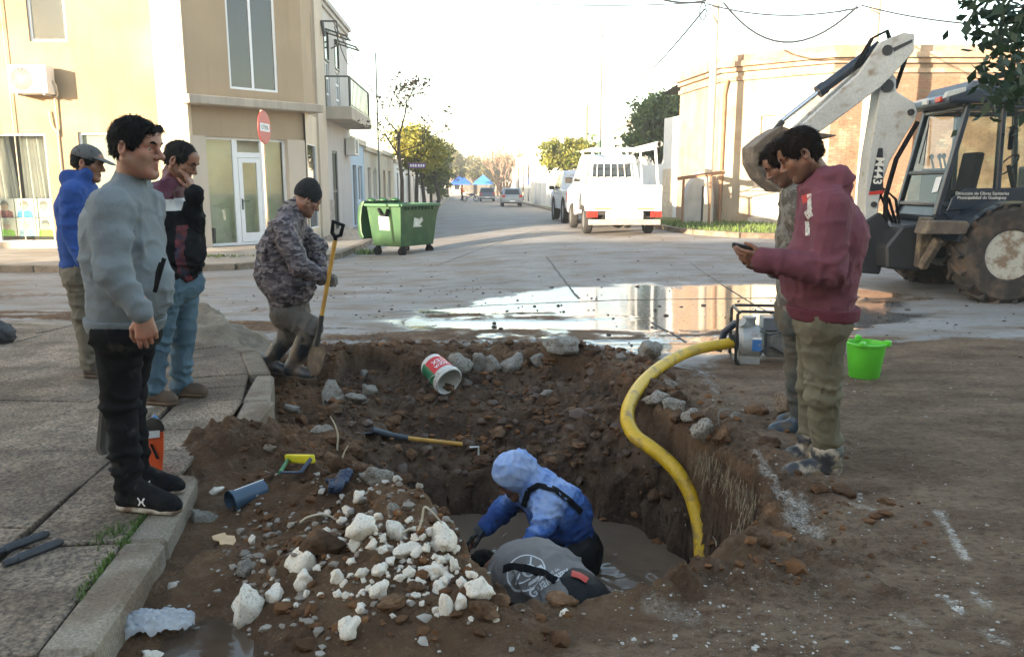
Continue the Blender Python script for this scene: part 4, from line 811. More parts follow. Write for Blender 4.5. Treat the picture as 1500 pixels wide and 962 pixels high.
def block(name, lb, ct, x0, x1, y0, y1, h, c_, roofc=None, pitch=0):
    t = thing(name, lb, ct, ((x0+x1)/2, y0, 0)); hw = (x1-x0)/2; W_ = Wl((-hw, 0), (1, 0)); L_ = 2*hw; n = max(1, int(L_/3)); holes = [(L_*(k+.5)/n-.5, L_*(k+.5)/n+.5, 1.0, 2.3) if k != n//2 else (L_*(k+.5)/n-.45, L_*(k+.5)/n+.45, .1, 2.2) for k in range(n)]
    m = MB(); W_.holed(m, 0, L_, -.3, h, holes, .15); D = y1-y0; m.add([(-hw, 0, -.3), (-hw, D, -.3), (-hw, D, h), (-hw, 0, h), (hw, 0, -.3), (hw, D, -.3), (hw, D, h), (hw, 0, h)], [(0, 1, 2, 3), (4, 5, 6, 7), (1, 5, 6, 2)]); m.build('wall', M('wall_'+lb[:14].replace(' ', '_'), c_, .9, var=.1, vs=.6, bump=.1), t, False)
    m = MB()
    if pitch: m.prism([(-hw-.3, h), (hw+.3, h), (0, h+pitch)], lambda x, z: (x, -.3, z), lambda x, z: (x, D+.3, z))
    else: m.bb(-hw-.1, hw+.1, -.15, D+.1, h, h+.25)
    m.build('roof', M('roof_'+lb[:14].replace(' ', '_'), roofc or (.4, .36, .3), .9, var=.2, vs=2), t, False)
    for k, hh in enumerate(holes):
        if k == n//2: m = MB(); W_.box(m, hh[0], hh[1], hh[2], hh[3], -.14, -.1); m.build('door', M('dark_wood_door', (0, 0, 0)), t, False)
        else: W_.win(t, *hh, WFR, WDK, -.1, .06)
    return t
block('house', 'low tan house left of the two storey corner building', 'house', -30, -15.6, FY+.02, FY+6, 3.5, (.5, .4, .28), (.4, .36, .3))
block('far_house', 'long pale house with a tiled roof closing the far end of the street', 'house', -12, -2, 150, 160, 3.6, (.66, .58, .46), (.30, .2, .14), 1.6)
block('far_house', 'white house behind the pink bare tree at the street end', 'house', 0, 12, 118, 130, 4.2, (.74, .72, .68), (.5, .45, .4))
block('far_house', 'white two storey house rising behind the clipped hedge tree', 'house', 2.2, 7, 84, 96, 6.5, (.72, .70, .66))
block('far_house', 'pale house behind the dark tree on the right', 'house', 7, 16, 48, 58, 5.2, (.62, .60, .56))
# unseen houses added behind the camera, sized to cast evening shade on the crossing
block('house', 'long two storey house behind the photographer, unseen, put there to shade the crossing', 'house', -21, 0, -16, -7, 8.3, (.5, .42, .33), (.3, .25, .2))
block('house', 'flat roofed two storey house behind the photographer on the right, unseen, put there for shade', 'house', .3, 26, -16, -7, 8.2, (.55, .5, .44), (.3, .25, .2))
block('house', 'lower house behind the photographer on the left, unseen, its height set for the shadow edge', 'house', -33.5, -21.3, -16, -7, 6.6, (.55, .47, .36), (.3, .25, .2))
# ================================================================== people
from mathutils.bvhtree import BVHTree
def V3(p): return Vector(p)
def skinmat(name, col, beard=(.10, .07, .055)):
    m = M(name, col, .5, var=.16, vs=22, bump=.2, bs=240, sss=.08, col2=(col[0]*1.05, col[1]*.78, col[2]*.72), c2=(.45, .65), cs=17); n = m.node_tree.nodes; l = m.node_tree.links; b = n['Principled BSDF']; src = b.inputs['Base Color'].links[0].from_socket
    for an, c in (('lip', (col[0]*.78, col[1]*.5, col[2]*.5)), ('beard', beard)):
        a = n.new('ShaderNodeAttribute'); a.attribute_name = an; x = n.new('ShaderNodeMix'); x.data_type = 'RGBA'; l.new(a.outputs['Fac'], x.inputs['Factor']); l.new(src, x.inputs['A']); x.inputs['B'].default_value = rgba(c); src = x.outputs['Result']
    l.new(src, b.inputs['Base Color']); return m
HAIRD = M('dark_hair', (.007, .0055, .005), .75, var=.5, vs=90, bump=.8, bs=190, spec=.15)
HAIRB = M('brown_hair', (.016, .010, .007), .75, var=.5, vs=90, bump=.8, bs=190, spec=.15)
HAIRG = M('greying_hair', (.020, .018, .017), .8, var=.5, vs=90, bump=.7, bs=200, spec=.15)
EYEW = M('eye_white', (.33, .29, .26), .25, var=0); EYED = M('eye_iris', (.015, .01, .008), .2, var=0)
def basis(f, up=(0, 0, 1)):
    f = Vector(f).normalized(); r_ = f.cross(Vector(up)).normalized(); return Matrix((r_, f, r_.cross(f))).transposed()
def head_sdf(c, B, s, h=.0042, nose=1.0, jaw=1.0):
    c = Vector(c); S = SDF(c-Vector((.16, .16, .2))*s, c+Vector((.16, .16, .16))*s, h); q = lambda *p: c+s*(B @ Vector(p)); bn = lambda *r_: tuple(x*s for x in r_)
    S.ell(q(0, -.014, .032), bn(.077, .098, .086), .02, B); S.ell(q(0, .030, -.038), bn(.060*jaw, .062, .086), .02, B)
    for e in (-1, 1):
        S.cap(q(e*.056*jaw, -.008, -.05), q(e*.020, .066, -.104), .022*s, .018*s, .03*s); S.ell(q(e*.044, .056, -.020), bn(.022, .020, .024), .022*s, B)
        S.cap(q(e*.012, .090, .022), q(e*.046, .073, .020), .010*s, .009*s, .015*s)
    S.cap(q(-.012, .072, -.106), q(.012, .072, -.106), .019*s, None, .02*s)
    S.ell(q(0, .075, .05), bn(.05, .02, .035), .03*s, B)
    for e in (-1, 1): S.ell(q(e*.031, .100, .001), bn(.019, .016, .012), .012*s, B, True)
    for e in (-1, 1): S.cap(q(e*.018, .0845, .0095), q(e*.046, .074, .007), .0062*s, .005*s, .006*s); S.cap(q(e*.019, .083, -.0095), q(e*.045, .073, -.008), .0055*s, .0045*s, .006*s)
    S.cap(q(0, .088, .014), q(0, .112*nose, -.030), .0075*s, .0125*s, .012*s)
    for e in (-1, 1): S.ell(q(e*.012, .102, -.036), bn(.009, .012, .008), .008*s, B)
    [(S.cap(q(0, .0905, -.064), q(e*.021, .082, -.0685), .0065*s, .004*s, .008*s), S.cap(q(0, .089, -.0765), q(e*.016, .083, -.077), .0080*s, .005*s, .008*s), S.cap(q(0, .1005, -.0705), q(e*.025, .0885, -.0735), .0022*s, .0016*s, .003*s, sub=True)) for e in (-1, 1)]
    for e in (-1, 1):
        ER = B @ Matrix.Rotation(R(-18)*e, 3, 'Z'); S.ell(q(e*.080, -.012, -.006), bn(.011, .021, .032), .006*s, ER); S.ell(q(e*.088, -.006, -.004), bn(.007, .012, .02), .004*s, ER, True); S.ell(q(e*.078, -.004, -.03), bn(.009, .010, .012), .006*s, ER)
    return S, q
def hand_sdf(w, d, n, sgn, curl=.45, s=1.0, h=.0042, thumb=1.0, spread=0.0):
    """palm, four unequal fingers of three bent bones each, thumb from the side of the palm"""
    w, d, n = Vector(w), Vector(d).normalized(), Vector(n); n = (n-d*n.dot(d)).normalized(); t = d.cross(n)*sgn
    S = SDF(w-Vector((.2, .2, .2))*s, w+Vector((.2, .2, .2))*s, h); kn = []
    S.cap(w-d*.05*s, w+d*.01*s, .026*s, .026*s, .01, n, .75)
    for i in range(4):
        k_ = w+s*(d*(.090-.004*abs(i-1)-.004*(i == 3))+t*(.031-.0205*i)); kn.append(k_); S.cap(w+s*(d*.012+t*(.014-.010*i)), k_, .017*s, .0125*s, .014*s, n, .85)
    for i, L in enumerate((.070, .080, .074, .058)):
        p = kn[i]; a = curl*(.75+.15*i); ang_ = 0
        for j, fr in enumerate((.44, .31, .25)):
            ang_ += a*(1.0 if j else .9); dd = (d*math.cos(ang_)+n*math.sin(ang_)+t*spread*(1.5-i)*.1).normalized(); e = p+dd*L*fr*s
            S.cap(p, e, (.0098-.0009*j)*s, (.0090-.0010*j)*s, .0025*s); p = e
    a = w+s*(d*.022+t*.020+n*.006); b = a+s*(d*.030+t*.026+n*.012*thumb); c = b+s*(d*.030+t*.006*(2-thumb)+n*.016*thumb); e = c+s*(d*.022-t*.004*thumb+n*.012*thumb)
    S.cap(a, b, .0155*s, .0125*s, .010*s); S.cap(b, c, .0115*s, .0105*s, .004*s); S.cap(c, e, .0105*s, .008*s, .003*s); return S
def wrinkle(V, N, amp, seed, sc=9, stretch=(1, 1, 1.7), big=.6):
    """cloth: sharp creases on a warped field, soft swells, fine crumple"""
    st = np.array(stretch); w_ = fbm(V*4, 2, seed+5)[:, None]*1.8
    r1 = (1-np.abs(vn(V*sc*st+w_, seed)))**3; r2 = (1-np.abs(vn(V*sc*1.9*st[::-1]+w_*.7, seed+3)))**4; gate = sstep(fbm(V*3.1, 2, seed+21), -.35, .3)
    return V+N*(amp*((r1*1.9-.5)*gate+(r2*1.1-.25)*(.35+.65*gate)*.8+fbm(V*4.5*st, 3, seed+9)*big+fbm(V*30, 2, seed+13)*.14))[:, None]
def tubefolds(V, N, chain, rad, amp, seed, spots):
    """rings of folds round a sleeve or a leg, gathered at the bends"""
    P = [np.array(p) for p in chain]; S0 = 0
    for a, b in zip(P[:-1], P[1:]):
        ab = b-a; L = np.linalg.norm(ab); d = ab/L; w = V-a; t = w@d; r = np.linalg.norm(w-np.outer(t, d), axis=1); k = np.clip(1-(r/rad-.75)/.25, 0, 1)*sstep(t, -.03, .02)*(1-sstep(t, L-.02, L+.03)); s_ = S0+t
        ph = s_/.048+.9*vn(V*11+seed, seed)+.5*vn(V*5+seed, seed+2)
        g = .22+sum(c*np.exp(-((s_-m)/q)**2) for m, q, c in spots); rg = (1-np.abs(((ph*.5) % 1)*2-1))**2.2
        V = V+N*(amp*k*g*(rg*2-.6)*sstep(vn(V*9+3, seed+4), -.75, .2))[:, None]; S0 += L
    return V
class Person:
    def __init__(s, label, J, skin, s_=1.0, root=None):
        s.J = {k: Vector(v) for k, v in J.items()}; s.s = s_; s.root = Vector(root); s.skin = skin; s.label = label; s.parts = []; s.V = []; s.F = []; s.lip = []; s.beard = []; s.b = 0
    def addmesh(s, V, F, lip=None, beard=None):
        s.V.append(V); s.F.append(F+s.b); s.b += len(V); z = np.zeros(len(V)); s.lip.append(z if lip is None else lip); s.beard.append(z if beard is None else beard)
    def torso(s, S, inf, k=.05, belly=None, arms=True, legs=False, sc=1.0):
        J = s.J; r_ = s.s*sc; br = s.br; bf = s.bf
        for e in (-1, 1):
            S.cap(J['pel']+br*.055*e*r_, J['chest']+br*.065*e*r_, .112*r_+inf, .118*r_+inf, k); S.cap(J['chest']+br*.06*e*r_, J['neck']-Vector((0, 0, .06*r_))*0+(J['chest']-J['neck']).normalized()*.07*r_+br*.05*e*r_, .115*r_+inf, .07*r_+inf, k)
        S.cap(J['sL'].lerp(J['sR'], .12), J['sL'].lerp(J['sR'], .88), .066*r_+inf, None, k)
        if belly:
            for c_, rr, ro in belly: S.ell(c_, tuple(x+inf for x in rr), k, ro)
        if arms:
            for a in 'LR':
                S.cap(J['s'+a], J['e'+a], .060*r_+inf, .048*r_+inf, k*.7); S.cap(J['e'+a], J['w'+a], .047*r_+inf, .034*r_+inf*.8, k*.5)
    def legs(s, S, inf, k=.03, short=0):
        J = s.J; r_ = s.s
        S.cap(J['hL'], J['hR'], .105*r_+inf, None, .05); S.cap(J['pel'], J['hL'].lerp(J['hR'], .5), .12*r_+inf, .11*r_+inf, .05)
        for a in 'LR':
            S.cap(J['h'+a], J['k'+a], .088*r_+inf, .058*r_+inf, k); S.cap(J['k'+a], J['a'+a].lerp(J['k'+a], short), .056*r_+inf, .043*r_+inf, k)
    def setup(s, bf):
        bf = Vector(bf).normalized(); s.br = (s.J['sR']-s.J['sL']).normalized(); s.bf = bf
        for a, e in (('L', -1), ('R', 1)):
            if 'h'+a not in s.J: s.J['h'+a] = s.J['pel']+s.br*.085*e*s.s-Vector((0, 0, .05*s.s))
    def box(s, m=.25, keys=None):
        P = np.array([s.J[k][:] for k in (keys or [k for k in s.J if k not in ('hf',)])]); return P.min(0)-m, P.max(0)+m
    def body(s, hf, jaw=1.0, nose=1.0, beardy=.5, hands=(), roll=0, hs=1.0, extra=None):
        S = SDF(*s.box(.2), .016); s.torso(S, -.004, .04); s.legs(S, -.006); J = s.J; S.cap(J['neck'], J['hd'], .052*s.s, .05*s.s, .03); S.cap(J['chest'], J['neck'], .08*s.s, .055*s.s, .03)
        V, F = S.mesh(); s.addmesh(V, F)
        B = basis(hf); s.B = B
        if roll: B = B @ Matrix.Rotation(roll, 3, 'Y'); s.B = B
        s.hs = hs; S, q = head_sdf(J['hd'], B, hs, nose=nose, jaw=jaw); s.q = q
        S.cap(J['hd']+hs*(B @ Vector((0, -.02, -.05))), J['neck'], .056*hs, .060*hs, .025)
        V, F = S.mesh(); L = (np.array(B.transposed()) @ ((V-np.array(J['hd']))/hs).T).T
        lip = np.exp(-((L[:, 2]+.070)/.0105)**2-(L[:, 0]/.023)**2)*(L[:, 1] > .075)
        bd = beardy*np.clip(sstep(-L[:, 2], .03, .06)*sstep(L[:, 1], -.03, .02)+.0, 0, 1)*(1-.9*np.clip(lip, 0, 1))*(L[:, 2] > -.135)
        s.addmesh(V, F, np.clip(lip*1.3, 0, 1), bd*(.75+.25*vn(L*300, 3)))
        for hd_ in hands: V, F = hand_sdf(*hd_[0], **hd_[1]).mesh(); s.addmesh(V, F)
        V = np.concatenate(s.V); F = np.concatenate(s.F)
        o = mk_np('person', V-np.array(s.root), F, s.skin); o.location = s.root; tag(o, s.label, 'person'); attr(o, 'lip', np.concatenate(s.lip)); attr(o, 'beard', np.concatenate(s.beard)); s.o = o; return o
    def eyes(s, hair, brow=1.0):
        q = s.q
        for e in (-1, 1):
            m = MB(); m.ell(q(e*.032, .0730, .000)-s.root, (.0122*s.hs,)*3, None, 10, 8); m.cur = 1; c = q(e*.032+.001, .0730, .0)-s.root; fd = s.B @ Vector((0, 1, -.2)); m.ell(c+fd.normalized()*.0062*s.hs, (.0068*s.hs,)*3, None, 8, 6); m.build('eye', [EYEW, EYED], s.o, True, ang=180)
            m = MB(); m.tube([q(e*.012, .0985, .021)-s.root, q(e*.03, .097, .0275)-s.root, q(e*.05, .079, .022)-s.root], [.0042*brow, .0052*brow, .0028*brow], 6); m.build('eyebrow', hair, s.o)
    def hair(s, mat, top=.014, cut=.0, face=(.078, .060, .095), fz=-.045, fy=.078, seed=1, nape=-.065, fringe=None, amp=.004, h=.0045, name='hair', strands=1500, slen=.026):
        q, B, k = s.q, s.B, s.hs; c = s.J['hd']; S = SDF(c-Vector((.17, .17, .2))*k, c+Vector((.17, .17, .19))*k, h); bn = lambda *r_: tuple(x*k for x in r_)
        S.ell(q(0, -.014, .034), bn(.077+top*.75, .098+top*.8, .086+top), .02, B); S.ell(q(0, -.045, -.02), bn(.066+top*.4, .062+top*.4, .07), .02, B)
        if fringe:
            for a, b, r_ in fringe: S.cap(q(*a), q(*b), r_*k, r_*.6*k, .012)
        S.ell(q(0, fy, fz), bn(*face), .008, B, True)
        for e in (-1, 1): S.ell(q(e*.09, .004, -.028), bn(.03, .030, .036), .006, B, True)
        V, F = S.mesh(); z = (V-np.array(q(0, 0, nape)))@np.array(B @ Vector((0, .35, 1)).normalized()); V = V+np.outer(np.clip(-z, 0, None), np.array(B @ Vector((0, .25, 1))))*.9
        N = vnormals(V, F); L = (V-np.array(c)); V = V+N*(amp*fbm(L*np.array([70, 70, 30]), 3, seed))[:, None]
        r_ = np.random.default_rng(seed+7); N = vnormals(V, F); i = r_.integers(0, len(V), strands); P = V[i]; n = N[i]; t = P-np.array(q(0, -.035, .125)); t = t+r_.normal(size=t.shape)*.02; t -= n*(t*n).sum(1)[:, None]; t /= np.maximum(np.linalg.norm(t, axis=1, keepdims=True), 1e-6); sd = np.cross(n, t); Ls = slen*r_.uniform(.5, 1.3, (strands, 1))*k; wd = .0022*k
        a = P-n*.002; b = P+t*Ls*.55+n*(.0035+.003*r_.uniform(0, 1, (strands, 1)))*k; c_ = P+t*Ls+n*.002*r_.normal(size=(strands, 1)); SV = np.stack([a-sd*wd, a+sd*wd, b+sd*wd*.8, b-sd*wd*.8, c_+sd*wd*.2, c_-sd*wd*.2], 1).reshape(-1, 3); o = np.arange(strands)[:, None]*6+len(V); SF = np.concatenate([o+np.array([[0, 1, 2, 3]]), o+np.array([[3, 2, 4, 5]])])
        return s.child(np.concatenate([V, SV]), np.concatenate([F, SF]), name, mat)
    def child(s, V, F, name, mat, zones=None):
        o = mk_np(name, V-np.array(s.root), F, mat, s.o)
        if zones is not None:
            cen = V[F].mean(1); o.data.polygons.foreach_set('material_index', zones(cen).astype(np.int32)); o.data.update()
        return o
    def garment(s, name, build, mat, h=.010, amp=.006, seed=1, sc=9, cuts=(), keys=None, m=.3, zones=None, stretch=(1, 1, 1.7), big=.6, folds=0):
        lo, hi = s.box(m, keys); S = SDF(lo, hi, h); build(S)
        for o_, n_ in cuts: S.plane(o_, n_)
        V, F = S.mesh(); N = vnormals(V, F)
        if amp: V = wrinkle(V, N, amp, seed, sc, stretch, big)
        if folds:
            for a in 'LR': J = s.J; l1 = (J['k'+a]-J['h'+a]).length; l2 = (J['a'+a]-J['k'+a]).length; V = tubefolds(V, N, (J['h'+a], J['k'+a], J['a'+a]), .15, folds, seed+ord(a), ((l1, .10, .8), (l1+l2-.08, .09, 1.2), (.05, .08, .6)))
        s.last = (V, F); return s.child(V, F, name, mat, zones)
    def top(s, name, mat, inf=.016, hem=None, belly=None, extra=None, zones=None, amp=.007, seed=1, sc=9, h=.010, big=.6, sc_=1.0):
        def b(S):
            s.torso(S, inf, .05, belly, sc=sc_)
            if extra: extra(S)
        axis_ = (s.J['chest']-s.J['pel']).normalized(); cuts = [(hem if hem is not None else s.J['pel'], -axis_)] if hem is not False else []
        ks = [k for k in s.J if k[0] in 'pcnsew']; V = None
        lo, hi = s.box(.28, ks); S = SDF(lo, hi, h); b(S)
        if cuts:
            o_, n_ = cuts[0]; n_ = np.array(n_); g = np.meshgrid(*S.ax, indexing='ij', sparse=True); d = (g[0]-o_[0])*n_[0]+(g[1]-o_[1])*n_[1]+(g[2]-o_[2])*n_[2]
            # keep sleeves: the cut acts only round the torso
            dx = np.sqrt((g[0]-o_[0])**2+(g[1]-o_[1])**2+(g[2]-o_[2])**2); d = np.where(dx < .32*s.s, d, -.2); S.D = np.maximum(S.D, d.astype(np.float32))
        V, F = S.mesh(); N = vnormals(V, F); V = wrinkle(V, N, amp*.8, seed, sc, big=big)
        for a in 'LR':
            J = s.J; l1 = (J['e'+a]-J['s'+a]).length; l2 = (J['w'+a]-J['e'+a]).length; V = tubefolds(V, N, (J['s'+a], J['e'+a], J['w'+a]), .125+inf, .0045*(1+amp*22), seed+ord(a), ((l1, .09, 1.0), (l1+l2-.05, .06, .7), (.10, .08, .5)))
        V = tubefolds(V, N, (s.J['pel'], s.J['chest']), .34, .005, seed+3, ((.06, .06, .9),))
        s.last = (V, F); return s.child(V, F, name, mat, zones)
    def hem(s, mat, inf, o, hgt, belly=None, name='hem_rib'):
        def b(S):
            s.torso(S, inf, .05, belly, False)
        ax = (s.J['chest']-s.J['pel']).normalized(); V, F = s.last[:2] if s.last else (0, 0); keep = s.last
        r_ = s.garment(name, b, mat, .009, .002, 5, 14, ((o-ax*hgt*.5, -ax), (o+ax*hgt*.5, ax)), ['pel', 'chest', 'hL', 'hR'], .32); s.last = keep; return r_
    def trousers(s, name, mat, inf=.016, amp=.008, seed=3, short=.12, sc=8, zones=None, top=None):
        return s.garment(name, lambda S: s.legs(S, inf, .03, short), mat, .010, amp*.62, seed, sc, ((top, (s.J['chest']-s.J['pel']).normalized()),) if top is not None else (), [k for k in s.J if k[0] in 'phka'], .2, zones, (1, 1, 1.5), .6, .0085)
    def shoe(s, a, mat, sole, gz, boot=0, bm_=None, L=.0, fat=1.0, name='shoe', lace=None):
        J = s.J; an, to = J['a'+a], J['t'+a]; d = Vector((to.x-an.x, to.y-an.y, 0)).normalized(); k = s.s; heel = Vector((an.x, an.y, gz))-d*.055*k; toe = Vector((to.x, to.y, gz))
        lo = np.minimum(heel, toe)-.12; hi = np.maximum(heel, toe)+np.array([.12, .12, .2+boot]); S = SDF(lo, hi, .0075); sd = Vector((-d.y, d.x, 0))
        z = lambda p, h_: Vector((p.x, p.y, gz+h_*k))
        S.cap(z(heel+d*.03*k, .048), z(toe-d*.055*k, .040), .040*k*fat, .040*k*fat, .02); S.cap(z(toe-d*.075*k, .036), z(toe-d*.045*k, .032), .044*k*fat, .036*k*fat, .02, (0, 0, 1), .72); S.cap(z(heel+d*.045*k, .06), Vector((an.x, an.y, an.z+.015)), .042*k*fat, .043*k*fat, .025); S.cap(Vector((an.x, an.y, an.z)), z(toe-d*.09*k, .05), .040*k*fat, .036*k*fat, .03)
        if boot: S.cap(Vector((an.x, an.y, an.z)), an+(J['k'+a]-an).normalized()*boot, .056*k*fat, .072*k*fat, .03)
        S.plane((0, 0, gz+.012), (0, 0, -1)); V, F = S.mesh(); N = vnormals(V, F); V = wrinkle(V, N, .002, 17, 16); o = s.child(V, F, 'boot' if boot else name, mat)
        S = SDF(lo, hi, .0075); S.cap(z(heel+d*.035*k, .014), z(toe-d*.055*k, .014), .044*k*fat, .046*k*fat, .02, (0, 0, 1), .5); S.plane((0, 0, gz+.002), (0, 0, -1)); S.plane((0, 0, gz+.028*k), (0, 0, 1)); V, F = S.mesh(); s2 = mk_np('sole', V-np.array(s.root), F, sole, o)
        if lace is not None:
            mb = MB()
            for i in range(4): t = .42+.11*i; c = z(heel.lerp(toe, t), .098-.014*i)-s.root; mb.tube([c-sd*.028*k-Vector((0, 0, .012)), c+Vector((0, 0, .004)), c+sd*.028*k-Vector((0, 0, .012))], .004, 5)
            mb.build('laces', lace, o)
        return o
    def on(s, V, dirn, off=.004, tgt=None):
        """lay flat points on the last garment along a direction"""
        VV, FF = tgt or s.last; t = BVHTree.FromPolygons([tuple(v) for v in VV], [tuple(f) for f in FF]); out = []; d = Vector(dirn).normalized()
        for p in V:
            p = Vector(p); hit = t.ray_cast(p-d*.5, d, 1.2); out.append((hit[0]-d*off) if hit[0] is not None else p)
        return out
    def strip(s, pts, wd, dirn, mat, name, off=.006, th=.004, tgt=None, n=26, parent=None):
        """a band (strap, zip, stripe) laid on the garment along pts seen along dirn"""
        P = [Vector(p) for p in pts]; L = []
        for i in range(n):
            t = i/(n-1)*(len(P)-1); k = min(int(t), len(P)-2); L.append(P[k].lerp(P[k+1], t-k))
        d = Vector(dirn).normalized(); A, Bp = [], []
        for i in range(n):
            tg = (L[min(i+1, n-1)]-L[max(i-1, 0)]).normalized(); sd = tg.cross(d).normalized()*wd/2; A.append(L[i]+sd); Bp.append(L[i]-sd)
        A = s.on(A, d, off, tgt); C_ = s.on(L, d, off*1.25, tgt); Bp = s.on(Bp, d, off, tgt); mb = MB()
        for i in range(n): mb.v += [tuple(A[i]-s.root), tuple(C_[i]-s.root), tuple(Bp[i]-s.root), tuple(A[i]+d*th*2-s.root), tuple(Bp[i]+d*th*2-s.root)]
        for i in range(n-1):
            a, b = 5*i, 5*i+5; mb.f += [(a, a+1, b+1, b), (a+1, a+2, b+2, b+1), (a+3, a, b, b+3), (a+2, a+4, b+4, b+2)]
        mb.mi = [0]*len(mb.f); return mb.build(name, mat, parent or s.o, True, ang=60)
    def print_(s, body, o, x, y, size, mat, name='lettering', off=.003, tgt=None, bold=.0):
        o_ = text(body, mat, Matrix.Identity(4), size, s.o, name, bold, 0.0); Mx = frame4(o, x, y); me = o_.data
        bm = bmesh.new(); bm.from_mesh(me); bmesh.ops.triangulate(bm, faces=bm.faces)
        bmesh.ops.subdivide_edges(bm, edges=[e for e in bm.edges if e.calc_length() > .03], cuts=1); bm.to_mesh(me); bm.free()
        P = [Mx @ v.co for v in me.vertices]; d = -(Vector(x).cross(Vector(y))).normalized(); P = s.on(P, d, off, tgt)
        for v, p in zip(me.vertices, P): v.co = p-s.root
        me.update(); return o_
    def shape(s, poly_list, o, x, y, mat, name, off=.003, tgt=None):
        Mx = frame4(o, x, y); d = -(Vector(x).cross(Vector(y))).normalized(); bm = bmesh.new()
        for pl in poly_list:
            bm.faces.new([bm.verts.new((p[0], p[1], 0)) for p in pl])
        bmesh.ops.triangulate(bm, faces=bm.faces); bmesh.ops.subdivide_edges(bm, edges=[e for e in bm.edges if e.calc_length() > .03], cuts=2)
        me = bpy.data.meshes.new(name); bm.to_mesh(me); bm.free(); P = s.on([Mx @ v.co for v in me.vertices], d, off, tgt)
        for v, p in zip(me.vertices, P): v.co = p-s.root
        me.update(); return mkobj(name, me, mat, s.o)
def ring(r0, r1, n=28, a0=0, a1=2*math.pi, c=(0, 0)):
    return [[(c[0]+r0*math.cos(a), c[1]+r0*math.sin(a)), (c[0]+r1*math.cos(a), c[1]+r1*math.sin(a)), (c[0]+r1*math.cos(b), c[1]+r1*math.sin(b)), (c[0]+r0*math.cos(b), c[1]+r0*math.sin(b))] for a, b in [(a0+(a1-a0)*i/n, a0+(a1-a0)*(i+1)/n) for i in range(n)]]
def disc(r_, n=20, c=(0, 0)): return [[(c[0]+r_*math.cos(2*math.pi*i/n), c[1]+r_*math.sin(2*math.pi*i/n)) for i in range(n)]]
def bx2(x0, x1, y0, y1): return [[(x0, y0), (x1, y0), (x1, y1), (x0, y1)]]
SK1 = skinmat('skin_olive', (.34, .175, .118), (.16, .085, .06)); SK2 = skinmat('skin_tan', (.245, .12, .072), (.09, .055, .04)); SK3 = skinmat('skin_weathered', (.25, .125, .08), (.06, .04, .03))
BLACKF = M('black_fabric', (.008, .008, .009), .9, var=.3, vs=9, bump=.3, bs=200, spec=.12)
GREYF = M('grey_marl_fleece', (.165, .185, .20), .95, var=.08, vs=5, bump=.35, bs=260, grain=.22, gs=420)
SOLEW = M('muddy_white_sole', (.42, .37, .30), .7, var=.3, vs=14, col2=(.13, .075, .045), c2=(.42, .6), cs=11)
MUDSOLE = M('muddy_sole', (.10, .065, .04), .8, var=.3, vs=12)
WHITEP = M('white_print', (.75, .75, .75), .6, var=.04)
A = at
def solid_zone(cen): return np.zeros(len(cen))
# ---------------------------------------------------------------- man in grey sweatshirt
Z0 = .122
J = dict(pel=A(185, 462, 3.36), chest=A(182, 350, 3.36), neck=A(190, 268, 3.36), hd=A(200, 216, 3.33), sR=A(160, 306, 3.15), eR=A(166, 402, 3.08), wR=A(207, 458, 3.08), sL=A(214, 300, 3.55), eL=A(214, 395, 3.62), wL=A(218, 455, 3.55),
         kR=A(176, 590, 3.30), aR=A(188, 706, 3.27), tR=A(267, 727, 3.22), kL=A(188, 578, 3.48), aL=A(200, 690, 3.46), tL=A(272, 699, 3.46))
p = Person('man in grey zip sweatshirt and black trousers standing on the kerb, looking right', J, SK1, 1.0, (J['aR'].x, 3.38, Z0)); p.setup((.95, -.3, 0))
dn = (p.J['wR']-p.J['eR']).normalized(); hd = ((J['wR']+Vector((.005, 0, -.005)), (.12, -.02, -1), (-.35, .8, 0), -1), dict(curl=.62, s=1.02))
p.body((.97, -.16, -.10), jaw=1.06, nose=1.06, beardy=.35, hands=(hd,), hs=.98); p.eyes(HAIRD, 1.15)
p.hair(HAIRD, .010, fringe=[((-.05, .07, .085), (.03, .088, .070), .018), ((.03, .08, .085), (.055, .07, .06), .014), ((-.075, .03, .04), (-.079, .018, -.01), .010), ((.075, .03, .04), (.079, .018, -.01), .010)], face=(.080, .060, .098), fz=-.040, fy=.082)
bl = [(A(198, 415, 3.32), (.135, .13, .17), None), (A(176, 335, 3.36), (.12, .15, .15), None)]
p.top('sweatshirt', GREYF, .018, A(194, 474, 3.36), bl, lambda S: S.cap(J['neck']+Vector((-.012, 0, -.04)), J['neck']+Vector((.012, 0, .018)), .078, .070, .02), amp=.0135, seed=21, sc=8); tg = p.last
vd = (0, 1, -.1)
p.strip([A(240, 378, 3.0), A(236, 392, 3.0), A(231, 410, 3.0), A(226, 428, 3.0)], .014, vd, BLACKF, 'pocket_zip'); p.strip([A(234, 384, 3.0), A(229, 398, 3.0), A(226, 425, 3.0)], .006, vd, BLACKF, 'pocket_edge')
p.hem(M('grey_rib', (.15, .168, .18), .95, var=.1, bump=.5, bs=150), .033, A(188, 473, 3.36), .066, bl)
p.trousers('trousers', M('black_track_cloth', (.008, .008, .009), .9, var=.3, vs=9, bump=.3, bs=200, spec=.12, col2=(.045, .040, .035), c2=(.60, .74), cs=9), .014, .010, 31, -.02, top=A(188, 469, 3.36)); tg2 = p.last
SHB = M('black_knit_shoe', (.008, .008, .010), .8, var=.3, vs=30, bump=.4, bs=180, spec=.15, col2=(.06, .045, .032), c2=(.6, .72), cs=16)
